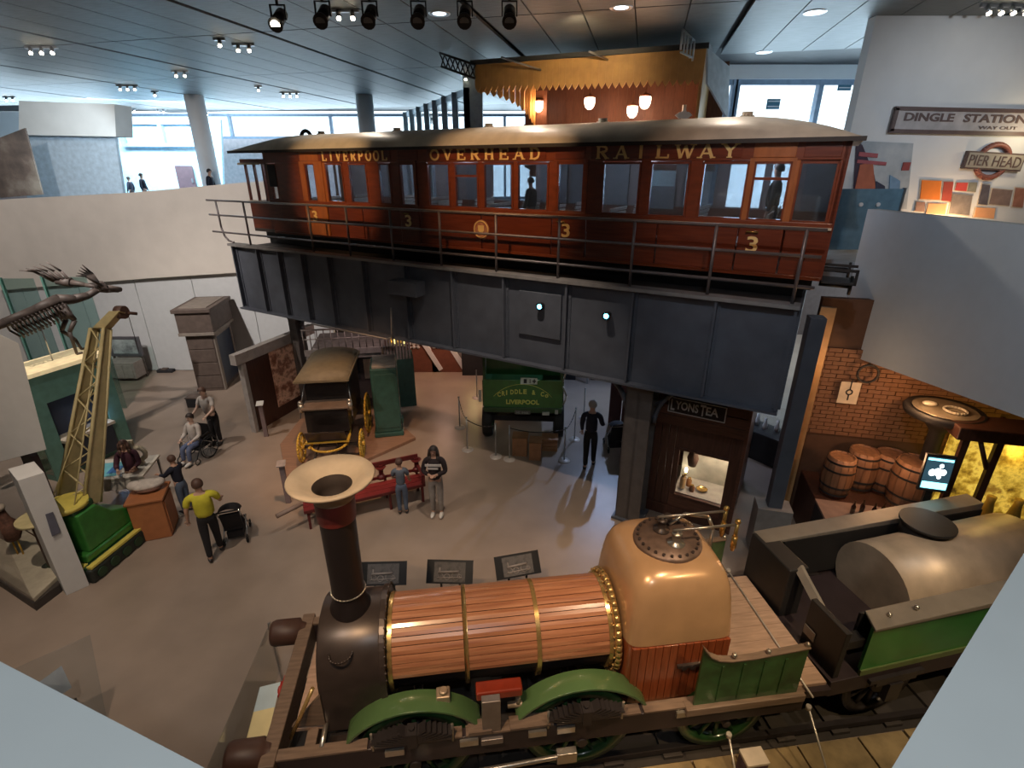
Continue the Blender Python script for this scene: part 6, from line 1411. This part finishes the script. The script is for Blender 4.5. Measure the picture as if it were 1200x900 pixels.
# mural of a landing stage at the wall's left end
t = thing('wall_mural', 'grey mural with dark house shape and red labels at the left of the sign wall', 'mural', (sg(1000, 240).x, YS - .01, sg(1000, 240).z))
o_ = t.location
def mp_(poly, d, nm, m_): return MB().slab([Vector(sg(x, y)) - o_ + Vector((0, -d, 0)) for x, y in poly], (0, d if d < .02 else .01, 0)).build(nm, m_, t)
mp_([(1004, 165), (1070, 168), (1062, 245), (996, 240)], .012, 'print', picture('mural_grey', [(.28, .32, .36), (.42, .46, .50), (.55, .58, .60)], 1.2))
mp_([(1003, 165), (1010, 170), (1024, 205), (1031, 243), (998, 240)], .02, 'dark_shape', mat('mural_plum', (.05, .025, .05), .6))
mp_([(1007, 193), (1022, 190), (1025, 222), (1000, 226)], .03, 'orange_panel', mat('mural_orange', (.46, .13, .07), .6))
mp_([(1026, 212), (1036, 218), (1037, 243), (1020, 243)], .03, 'figure_shape', mat('mural_navy', (.02, .03, .07), .6))
mp_([(1006, 178), (1028, 180), (1027, 185), (1005, 183)], .035, 'red_label', mat('label_red', (.42, .10, .12), .6)); mp_([(1004, 187), (1038, 190), (1037, 194), (1003, 191)], .035, 'red_label', MATS['label_red'])
mp_([(1042, 205), (1054, 212), (1052, 244), (1040, 244)], .03, 'blue_shape', mat('mural_blue', (.16, .30, .48), .6))
# framed prints grid
PRN = [((1079, 211), (1102, 212), (1100, 234), (1077, 233), (.80, .22, .03), 'large plain orange print, top left of the grid'), ((1105, 213), (1116, 213), (1113, 236), (1102, 235), (.40, .07, .05), 'narrow grey and red print, second in the top row'), ((1120, 214), (1133, 214), (1131, 224), (1118, 223), (.62, .08, .07), 'small red print, third in the top row'), ((1135, 214), (1144, 214), (1142, 225), (1132, 224), (.26, .25, .20), 'small olive print beside the red one'), ((1150, 216), (1159, 217), (1155, 240), (1145, 239), (.10, .09, .11), 'tall dark figure print in the middle of the grid'), ((1162, 221), (1185, 223), (1181, 241), (1158, 239), (.24, .17, .15), 'grey street photograph print at the right of the middle'), ((1189, 220), (1200, 221), (1197, 243), (1185, 242), (.36, .16, .11), 'brown print at the right frame edge'), ((1073, 236), (1083, 237), (1082, 248), (1071, 247), (.32, .17, .13), 'small brown portrait print, bottom left'), ((1087, 238), (1108, 239), (1106, 251), (1084, 250), (.80, .38, .18), 'glowing cream and orange print in the bottom row'), ((1115, 227), (1138, 229), (1134, 252), (1111, 250), (.22, .19, .18), 'square grey photograph print in the lower middle'), ((1143, 243), (1165, 244), (1163, 256), (1140, 254), (.80, .40, .20), 'cream print with orange edges, bottom row right')]
for a, b, c, d, col, l in PRN:
    q = [Vector(sg(*p_)) for p_ in (a, b, c, d)]; c_ = sum(q, Vector()) / 4
    t = thing('framed_print', l, 'picture', (c_.x, YS - .005, c_.z), 0, 'framed prints grid under the roundel sign')
    big = [Vector((p_.x - c_.x, -.03, p_.z - c_.z)) for p_ in q]
    MB().slab([p_ * 1.12 + Vector((0, .02, 0)) for p_ in big], (0, .015, 0)).build('frame', mat('print_frame', (.70, .62, .52), .6), t)
    MB().slab(big, (0, .012, 0)).build('print', picture('pr_' + str(len(MATS)), [tuple(x_ * .75 for x_ in col), col, tuple(min(1, x_ * 1.15 + .02) for x_ in col)], 5) if col[0] < .4 else mat('pr_' + str(len(MATS)), col, .6, var=.05), t)
t = thing('red_switch', 'small dark red square on the white wall left of the prints', 'wall sign', sg(1061, 195)); t.location.y = YS; MB().box(-.08, -.03, -.08, .08, 0, .08).build('plate', mat('switch_red', (.30, .06, .06), .5), t)
point('print_lamp', (sg(1110, 240).x, YS - .5, sg(1110, 255).z - .1), 20, (1, .62, .30), .1); point('print_lamp', (sg(1180, 170).x + .2, YS - .6, sg(1180, 160).z), 9, (1, .8, .5), .1)
# blue glass screen and box beside the carriage end
a_ = v(1003, 262, 11.2); t = thing('glass_balustrade', 'blue glass balustrade panel at the right end of the carriage', 'balustrade', (a_.x - .5, 11.2, 5.1)); MB().box(0, 0, .1, 1.3, .03, 1.3).build('panel', mat('balustrade_blue', (.22, .38, .50), .2, .2), t); MB().box(-.04, -.02, 0, 0, .05, 1.32).box(1.3, -.02, 0, 1.34, .05, 1.32).build('post', m_steel, t)
for u in (.5, .85): MB().cyl((u, -.03, 1.0), (u, .0, 1.0), .04, 12).build('fixing', m_wallw, t)
# ================================================================== LEFT SIDE: display case block, crane, elk, glass case, kiosk, desk
PC = Vector((-7.68, 6.89)); PD = Vector((-7.38, 7.02))
# big white display block with pillar
m_blk = mat('display_block_white', (.60, .585, .57), .75, var=.03)
Xb = [v(55, 527, 7.6), v(-60, 557, 7.6), v(-60, 385, 7.6), v(0, 392, 7.6), v(22, 402, 7.6)]
t = thing('display_block', 'big white wall-like display block at the left edge with a pillar below it', 'display case', (PC.x, PC.y, 0)); o_ = Vector((PC.x, PC.y, 0))
MB().slab([p - o_ for p in Xb], (-.55, .12, 0)).build('header', m_blk, t, .01)
pt = [g(78, 698), g(105, 686)]; tp0, tp1 = v(25, 562, pt[0].y + .03), v(60, 540, pt[1].y + .1)
dz = tp0.z
MB().pts([pt[0] - o_, pt[1] - o_, pt[1] - o_ + Vector((-.45, .34, 0)), pt[0] - o_ + Vector((-.45, .34, 0))], 0, [dz, dz, dz, dz]).build('pillar', m_blk, t, .005)
q = [(53, 603), (62, 600), (71, 624), (61, 629)]
pn = (pt[1] - pt[0]).normalized()
MB().slab([Vector(w(x, y, (pt[0].x + .02, pt[0].y - .03), (pn.x, pn.y))) - o_ for x, y in q], (-.004, .008, 0)).build('label', mat('label_slate', (.12, .12, .16), .6), t)
# low glass-fronted case left of the pillar with a brown mounted bird
ca0, ca1 = g(43, 716), g(-40, 660)
t = thing('animal_case', 'low glass-fronted case with a brown mounted bird at the bottom left', 'showcase', (ca0.x, ca0.y, 0)); o_ = Vector((ca0.x, ca0.y, 0))
e_ = ca1 - ca0; nn = Vector((-e_.y, e_.x, 0)).normalized(); nn = nn if nn.y > 0 else -nn
pr2 = g(72, 694) - o_
MB().pts([Vector((0, 0)), e_.xy, e_.xy + nn.xy * 1.6, pr2.xy + Vector((-.05, .5)), pr2.xy], 0, .16).build('plinth', mat('case_plinth_dark', (.05, .04, .035), .6), t)
MB().pts([Vector((.0, .03)), e_.xy + nn.xy * .04, e_.xy + nn.xy * 1.5, pr2.xy + Vector((-.1, .45))], .16, .24).build('ground_board', mat('case_floor_cream', (.46, .40, .30), .6), t, .01)
MB().pts([Vector((.0, .0)), e_.xy, e_.xy + nn.xy * .012, nn.xy * .012], .2, 2.0).build('pane', MATS['shop_glass'], t)
MB().pts([nn.xy * .95 + e_.xy * .35, e_.xy + nn.xy * 1.3, e_.xy + nn.xy * 1.4, nn.xy * 1.05 + e_.xy * .35], .2, 2.2).build('back_panel', mat('case_back_brown', (.07, .045, .05), .7), t)
b_ = g(18, 655, .3); t = thing('mounted_bird', 'brown mounted bird with pale head in the glass case', 'stuffed bird', (b_.x - .1, b_.y + .2, .24))
mb = MB().lathe([(0, .3), (.1, .34), (.17, .5), (.15, .66), (.08, .78), (.05, .95), (.055, 1.0), (0, 1.06)], (0, 0, 0), 16); mb.build('body', mat('feather_brown', (.16, .07, .045), .8, var=.3, scale=14), t)
MB().ball((.02, -.03, 1.04), (.08, .09, .07), 12, 8).build('head', mat('feather_cream', (.50, .42, .34), .8), t); MB().cyl((.03, -.1, 1.03), (.05, -.22, 1.0), .02, 8, .004).build('beak', m_ky, t); MB().slab([(.1, .05, .6), (.2, .2, .2), (.1, .3, .15), (.0, .1, .6)], (.02, 0, 0)).build('tail', MATS['feather_brown'], t)
for s_ in (-.05, .05): MB().cyl((s_, 0, 0), (s_, 0, .34), .014, 6).build('leg', m_ky, t)
# ---- crane
cp = Vector((-7.76, 7.93, 0)); ck = R(-32)
m_cg = mat('crane_green', (.04, .20, .035), .35, var=.15, coat=.3); m_cgd = mat('crane_green_dark', (.018, .055, .022), .45); m_cy2 = mat('crane_yellow', (.55, .46, .24), .5, var=.12); m_cyb = mat('crane_bright_yellow', (.70, .58, .12), .45)
t = thing('model_crane', 'green crane model with tall yellow lattice jib beside the orange box', 'crane', (cp.x, cp.y, 0), R(82))
MB().box(-.72, -.42, .06, .72, .42, .32).build('crawler_base', m_cgd, t, .03)
for s_ in (-1, 1):
    tr = MB().box(-.74, s_ * .44 - .07, 0, .74, s_ * .44 + .07, .28).build('track', mat('track_black', (.02, .025, .02), .6), t, .04)
    for k in range(5): MB().cyl((-.55 + k * .27, s_ * .52 - .01, .13), (-.55 + k * .27, s_ * .52 + .01, .13), .09, 14).build('road_wheel', m_cgd, tr)
MB().box(-.70, -.5, .29, .72, -.40, .33).build('yellow_edge', m_cyb, t); MB().box(-.76, -.36, .30, -.62, -.15, .34).build('yellow_plate', m_cyb, t)
MB().box(-.6, -.36, .32, .62, .36, .48).build('turntable_deck', m_cg, t, .03)
MB().prism([(-.5, .48), (.55, .48), (.55, .72), (.12, .95), (-.12, 1.25), (-.5, 1.25)], 'y', -.34, .34).build('machinery_house', m_cg, t, .03)
MB().box(-.52, -.3, 1.25, -.1, .3, 1.36).build('cab_top', m_cgd, t, .02)
jb = g(84, 588, 1.2); loc_ = lambda P_: Matrix.Rotation(-R(82), 3, 'Z') @ (Vector(P_) - Vector((cp.x, cp.y, 0)))
J0 = loc_(g(92, 590, 1.15)); J1 = loc_(v(118, 385, 9.2)); J2 = loc_(v(142, 366, 9.3))
side = (J1 - J0).cross(Vector((0, 1, .2))).normalized(); side = Vector((.1, -.99, 0)); fw = (J1 - J0).normalized().cross(side).normalized()
def corner(f, a, b, w0=.26, w1=.12): c_ = J0.lerp(J1, f); ww = w0 + (w1 - w0) * f; return c_ + side * a * ww + fw * b * ww * .7
ch_ = MB()
for a in (-1, 1):
    for b in (-1, 1): ch_.cyl(corner(0, a, b), corner(1, a, b), .03, 6)
ch_.build('jib_chord', m_cy2, t)
lat = MB(); nl = 10
for k in range(nl):
    f0, f1 = k / nl, (k + 1) / nl
    for a in (-1, 1): s_ = 1 if k % 2 else -1; lat.cyl(corner(f0, a, s_), corner(f1, a, -s_), .014, 5); lat.cyl(corner(f0, s_, a), corner(f1, -s_, a), .014, 5)
lat.build('jib_lattice', m_cy2, t)['kind'] = 'stuff'
for a in (-1, 1): MB().slab([corner(.0, a, -.9), corner(1, a, -.9), corner(1, a, .9), corner(.0, a, .9)], side * .012).build('jib_side_plate', m_cy2, t)
MB().slab([corner(1, -1, 1.2), corner(1, 1, 1.2), J2 + side * .1, J2 - side * .1], fw * -.16).build('jib_head', m_cy2, t, .01)
hd_ = J2 + Vector((.0, 0, .0)); MB().cyl(hd_ - side * .07, hd_ + side * .07, .12, 18).cyl(hd_, hd_ + Vector((.22, -.1, -.08)), .03, 8).build('head_sheave', m_hair_b, t)
tp_ = hd_ + Vector((.08, -.05, -.08)); MB().cyl(tp_, tp_ + Vector((0, 0, -.7)), .006, 5).build('hoist_rope', m_under, t)
for s_ in (-1, 1): MB().cyl((-.45, s_ * .25, 1.3), corner(.92, s_, 1), .012, 5).build('luffing_rope', m_cy2, t)
pw = MB().cyl((-.35, 0, 1.32), (-.35, 0, 1.40), .34, 24).build('drum_cover', m_cyb, t); MB().cyl((-.62, .3, 1.22), (-.62, .3, 1.27), .3, 24).build('drum_cover', m_cy2, t)
MB().cyl((-.62, .3, .3), (-.62, .3, 1.22), .12, 14).build('drum_post', m_hair_b, t)
# ---- green glass case with the giant elk skeleton on it
Lf, Rf = g(62, 545), g(160, 521); ztop = 2.62
fd_ = (Rf - Lf); 
TLc = g(20, 443, ztop); TRc = g(122, 412, ztop)
m_tg_ = glass('green_tinted_glass', (.48, .80, .70), .25, .06); m_cf = mat('case_green_frame', (.13, .28, .235), .45)
A_ = Vector((TRc.x, TRc.y, 0)); dv = Vector((TLc.x - TRc.x, TLc.y - TRc.y, 0)); L_ = dv.length; dv.normalize(); bk_ = Vector((-dv.y, dv.x, 0)); bk_ = bk_ if bk_.y > 0 else -bk_
rz_ = math.atan2(-dv.y, -dv.x)
t = thing('green_glass_case', 'tall green glass display case with a glowing cream top under the elk skeleton', 'showcase', (TLc.x, TLc.y, 0), rz_)
MB().box(0, 0, 0, L_, 1.0, .15).build('plinth', m_cf, t); 
for x_ in (0, L_ - .34): MB().box(x_, 0, .15, x_ + .34, .05, ztop - .1).build('side_panel', m_cf, t)
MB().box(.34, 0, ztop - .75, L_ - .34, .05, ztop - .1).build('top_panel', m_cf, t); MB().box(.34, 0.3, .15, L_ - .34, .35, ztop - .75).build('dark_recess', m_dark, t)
MB().box(.34, -.15, .85, L_ - .34, .3, .92).build('cream_shelf', mat('shelf_cream', (.58, .50, .40), .5), t); MB().box(.5, -.1, .15, L_ - .4, .25, .84).build('under_shelf', mat('navy_panel', (.03, .04, .06), .5), t)
MB().box(L_ - .05, .05, .15, L_, 1.0, ztop - .1).box(0, .05, .15, .05, 1.0, ztop - .1).box(0, .95, .15, L_, 1.0, ztop - .1).build('tinted_pane', m_tg_, t)
MB().box(-.02, -.02, ztop - .1, L_ + .02, 1.02, ztop).build('lit_top', mat('top_lit_cream', (.95, .76, .44), .5, emit=.22), t, .01)
MB().box(L_ * .62, -.2, 1.02, L_ * .62 + .14, -.16, 1.25).build('blue_screen', mat('small_screen_blue', (.4, .6, 1.0), .4, emit=6), t)
MB().box(L_ * .62 + .05, -.19, .92, L_ * .62 + .09, -.16, 1.03).build('screen_stand', m_black, t)
# tall pale-green glass screens behind the elk
for k, (x0, x1, l) in enumerate(((28, 62, 'left tall pale glass panel behind the elk skeleton'), (75, 122, 'right tall pale glass panel behind the elk skeleton'))):
    a_, b_ = v(x0, 400, 14.2 + k * .2), v(x1, 395, 14.2 + k * .2); t = thing('glass_screen', l, 'glass screen', (a_.x, a_.y, 0)); MB().box(0, 0, 0, b_.x - a_.x, .04, 4.0).build('pane', glass('pale_green_glass', (.72, .86, .84), .2, .1), t); MB().box(-.04, -.02, 0, 0, .06, 4.02).build('edge', m_cf, t)
# elk skeleton
base = (Vector((TLc.x, TLc.y, 0)) + bk_ * .5); ex = -dv
def el(u, z, s_=0.0): p = base + ex * (u * 1.42 + .15) + bk_ * s_; return Vector((p.x, p.y, ztop + (z - ztop) * .80))
org = el(L_ * .5, ztop); m_bone = mat('bone_dark_brown', (.095, .07, .06), .6, var=.25, scale=8)
t = thing('elk_skeleton', 'dark brown giant elk skeleton with branching antlers standing on the green case', 'skeleton', (org.x, org.y, org.z))
def rel(u, z, s_=0.0): return el(u, z, s_) - org
m0 = ztop
spn = [rel(-.55, m0 + 1.02), rel(-.25, m0 + 1.22), rel(.15, m0 + 1.34), rel(.6, m0 + 1.5), rel(.95, m0 + 1.66), rel(1.2, m0 + 1.58), rel(1.42, m0 + 1.60), rel(1.62, m0 + 1.72)]
MB().tube(spn, .05, 8, [.05, .09, .10, .11, .13, .11, .09, .08]).build('spine', m_bone, t)
for k in range(14):
    u = .2 + k * .058; z = m0 + 1.40 + (u - .25) * .33
    for s_ in (-1, 1): MB().tube([rel(u, z), rel(u + .02, z - .1, s_ * .14), rel(u + .05, z - .32, s_ * .17), rel(u + .12, z - .52, s_ * .06)], .022, 6).build('rib', m_bone, t)
for s_ in (-1, 1):
    MB().tube([rel(-.25, m0 + 1.2, s_ * .06), rel(-.18, m0 + .82, s_ * .14), rel(-.42, m0 + .48, s_ * .14), rel(-.22, m0 + .06, s_ * .14), rel(-.12, m0 + .01, s_ * .14)], .03, 7, [.09, .055, .05, .034, .04]).build('hind_leg', m_bone, t)
    MB().tube([rel(.95, m0 + 1.4, s_ * .1), rel(1.05, m0 + 1.02, s_ * .15), rel(.92, m0 + .72, s_ * .14), rel(1.0 + s_ * .08, m0 + .36, s_ * .14), rel(1.02 + s_ * .1, m0 + .03, s_ * .14), rel(1.1 + s_ * .1, m0 + .01, s_ * .14)], .03, 7, [.10, .055, .045, .036, .03, .04]).build('fore_leg', m_bone, t)
    MB().slab([rel(.82, m0 + 1.6, s_ * .1), rel(1.0, m0 + 1.62, s_ * .1), rel(1.04, m0 + 1.25, s_ * .14)], (.01, .02, 0)).build('shoulder_blade', m_bone, t)
    an_ = rel(1.62, m0 + 1.80, s_ * .05); pal = rel(1.45, m0 + 1.95, s_ * .5)
    al = MB().tube([an_, rel(1.55, m0 + 1.86, s_ * .25), pal], .03, 7, [.05, .055, .08]).build('antler_beam', m_bone, t)
    MB().tube([pal, rel(1.35, m0 + 2.0, s_ * .8)], .06, 7, [.12, .08]).build('antler_palm', m_bone, al)
    for k in range(5):
        f = k / 4; st = pal.lerp(rel(1.33, m0 + 2.0, s_ * .85), f)
        MB().tube([st, st + ex * (-.12 - .05 * k) + Vector((0, 0, .30)) + bk_ * s_ * .05, st + ex * (-.32 - .06 * k) + Vector((0, 0, .55 - .05 * k)) + bk_ * s_ * .12], .02, 6, [.04, .03, .01]).build('tine', m_bone, al)
MB().slab([rel(-.4, m0 + 1.22, -.12), rel(-.4, m0 + 1.22, .12), rel(-.12, m0 + 1.2, .14), rel(-.12, m0 + 1.2, -.14)], (0, 0, -.07)).build('pelvis', m_bone, t)
MB().tube([rel(1.60, m0 + 1.80), rel(1.75, m0 + 1.70), rel(2.0, m0 + 1.58)], .06, 10, [.13, .11, .06]).build('skull', m_bone, t); MB().tube([rel(1.66, m0 + 1.66), rel(1.95, m0 + 1.52)], .02, 7).build('jaw', m_bone, t)
MB().cyl(rel(.6, m0), rel(.6, m0 + 1.45), .014, 8).build('support_rod', m_steel, t)
# ---- kiosk of brown stone-like panels
K1 = g(264, 457); kr = R(8)
t = thing('stone_kiosk', 'tall brown boxy kiosk with projecting upper block and dark blue opening', 'kiosk', K1 - Vector((math.cos(kr), math.sin(kr), 0)) * .82, kr)
m_ks = mat('kiosk_brown', (.125, .09, .075), .6, var=.15); m_ks2 = mat('kiosk_edge', (.27, .225, .19), .6)
kw = .82; kd = 1.45
MB().box(0, 0, 0, kw, kd, 1.92).build('lower_body', m_ks, t, .01); MB().box(kw - .005, 0, 0, kw + .03, .16, 1.92).box(kw - .005, 0, 1.78, kw + .03, kd, 1.92).box(kw - .005, kd - .1, 0, kw + .03, kd, 1.92).build('door_surround', m_ks2, t)
MB().box(kw, .16, .15, kw + .012, kd - .1, 1.78).build('dark_opening', mat('opening_navy', (.018, .03, .06), .4), t)
MB().box(-.12, -.15, 1.92, kw + .12, kd + .12, 2.02).build('string_course', m_ks2, t, .01); MB().box(-.1, -.12, 2.02, kw + .1, kd + .1, 2.66).build('upper_block', m_ks, t, .01)
MB().box(-.16, -.2, 2.66, kw + .16, kd + .16, 2.78).build('cornice', m_ks, t, .015); MB().box(.0, -.05, 2.78, kw, kd, 2.80).build('roof_panel', m_ks2, t)
for k in range(4): MB().box(.03, -.02, .1 + k * .45, kw - .03, .0, .52 + k * .45).build('front_panel', m_ks, t, .008)
t = thing('dark_box', 'low dark box on the floor left of the kiosk foot', 'box', g(229, 478)); MB().box(-.25, 0, 0, .2, .35, .3).build('body', m_dark, t, .02); MB().box(-.26, -.01, .3, .21, .36, .33).build('lid', m_ks, t)
# ---- pale display table with picture screen by the grey wall
p = g(160, 438); p = p + Vector((.05, -.75, 0)); t = thing('display_table', 'pale pink display table with a dark framed picture behind it at the grey wall', 'display table', p, 0)
MB().box(-.5, 0, .1, .5, .6, .68).build('table_box', mat('table_pink', (.46, .36, .33), .6), t, .02)
for k in range(3): MB().box(-.46 + k * .32, -.03, .15, -.2 + k * .32, 0, .6).build('front_panel', mat('table_pink', (0, 0, 0)), t, .01)
MB().box(-.55, .5, .75, .55, .58, 1.45).build('picture_frame', mat('frame_mauve', (.15, .13, .15), .5), t, .01); MB().box(-.42, .49, .85, .42, .5, 1.35).build('picture', picture('table_picture', [(.08, .08, .09), (.40, .42, .44), (.6, .62, .64)], 2.5), t)
for s_ in (-.5, .46): MB().box(s_, .5, 0, s_ + .05, .56, .75).build('leg', m_ks, t)
t = thing('floor_box', 'small dark box on the floor right of the display table', 'box', g(192, 437)); MB().box(-.25, 0, 0, .3, .2, .1).build('body', m_dark, t); MB().box(-.1, .02, .1, .1, .18, .14).build('cap', m_ks, t)
# ---- activity desk, orange pedestal and fossil
dp = g(205, 622); dn = R(28)
t = thing('orange_pedestal', 'orange-brown wooden pedestal box beside the crane', 'pedestal', (-6.93, 8.36, 0), R(20))
m_or = mat('pedestal_orange', (.42, .155, .06), .5, var=.1)
MB().box(-.42, 0, 0, .17, .62, .86).build('body', m_or, t, .02); MB().box(-.45, -.03, .86, .20, .65, .91).build('top', m_or, t, .01); MB().box(.17, .06, .1, .19, .56, .8).build('side_panel', m_or, t)
o_ = t.location; fp = Matrix.Rotation(R(20), 3, 'Z') @ Vector((-.13, .38, .91)) + o_
t = thing('fossil_cast', 'lumpy white cast with brown underside on the orange pedestal', 'fossil', fp, R(20))
MB().ball((0, 0, .14), (.30, .17, .10), 16, 10).ball((.2, .02, .15), (.12, .12, .08), 12, 8).ball((-.18, -.02, .17), (.14, .12, .09), 12, 8).build('cast', mat('cast_white', (.60, .53, .48), .7, var=.15, scale=12, bump=.4), t)
MB().ball((.02, -.02, .07), (.24, .15, .07), 14, 8).build('underside', mat('cast_brown', (.20, .10, .07), .7), t)
dk0 = g(150, 610); t = thing('activity_desk', 'white activity desk with a blue map sheet and a cream curled stand', 'desk', (dk0.x - .35, dk0.y + .25, 0), R(12))
m_dw = mat('desk_white', (.58, .53, .46), .6)
MB().box(-.45, 0, .80, .65, .9, .85).build('desk_top', m_dw, t, .01)
for a_, b_ in ((-.4, .05), (.6, .05), (-.4, .83), (.6, .83)): MB().box(a_ - .02, b_, 0, a_ + .02, b_ + .04, .8).build('leg', m_steel, t)
MB().box(-.45, .02, .55, .65, .04, .8).build('modesty_panel', m_dw, t)
mp2 = MB().box(-.38, .1, .852, .1, .7, .858).build('map_sheet', mat('map_cyan', (.16, .48, .56), .5, var=.15, scale=5), t); MB().box(-.12, .22, .859, .1, .5, .864).build('blue_patch', mat('map_blue', (.04, .16, .42), .5), mp2)
cs = MB().torus((.42, .5, 1.12), .15, .05, 'y', 24, 8, R(-120), R(100)).box(.2, .46, .86, .5, .54, .94).box(.15, .47, 1.15, .4, .53, 1.45).build('curled_stand', mat('stand_cream', (.60, .52, .38), .6), t)
t = thing('white_pad', 'small white pad lying on the floor beside the orange pedestal', 'pad', g(208, 604)); MB().box(-.08, -.08, 0, .12, .06, .03).build('pad', m_dw, t); MB().box(-.06, -.06, .03, .1, .04, .05).build('cover', m_dw, t)
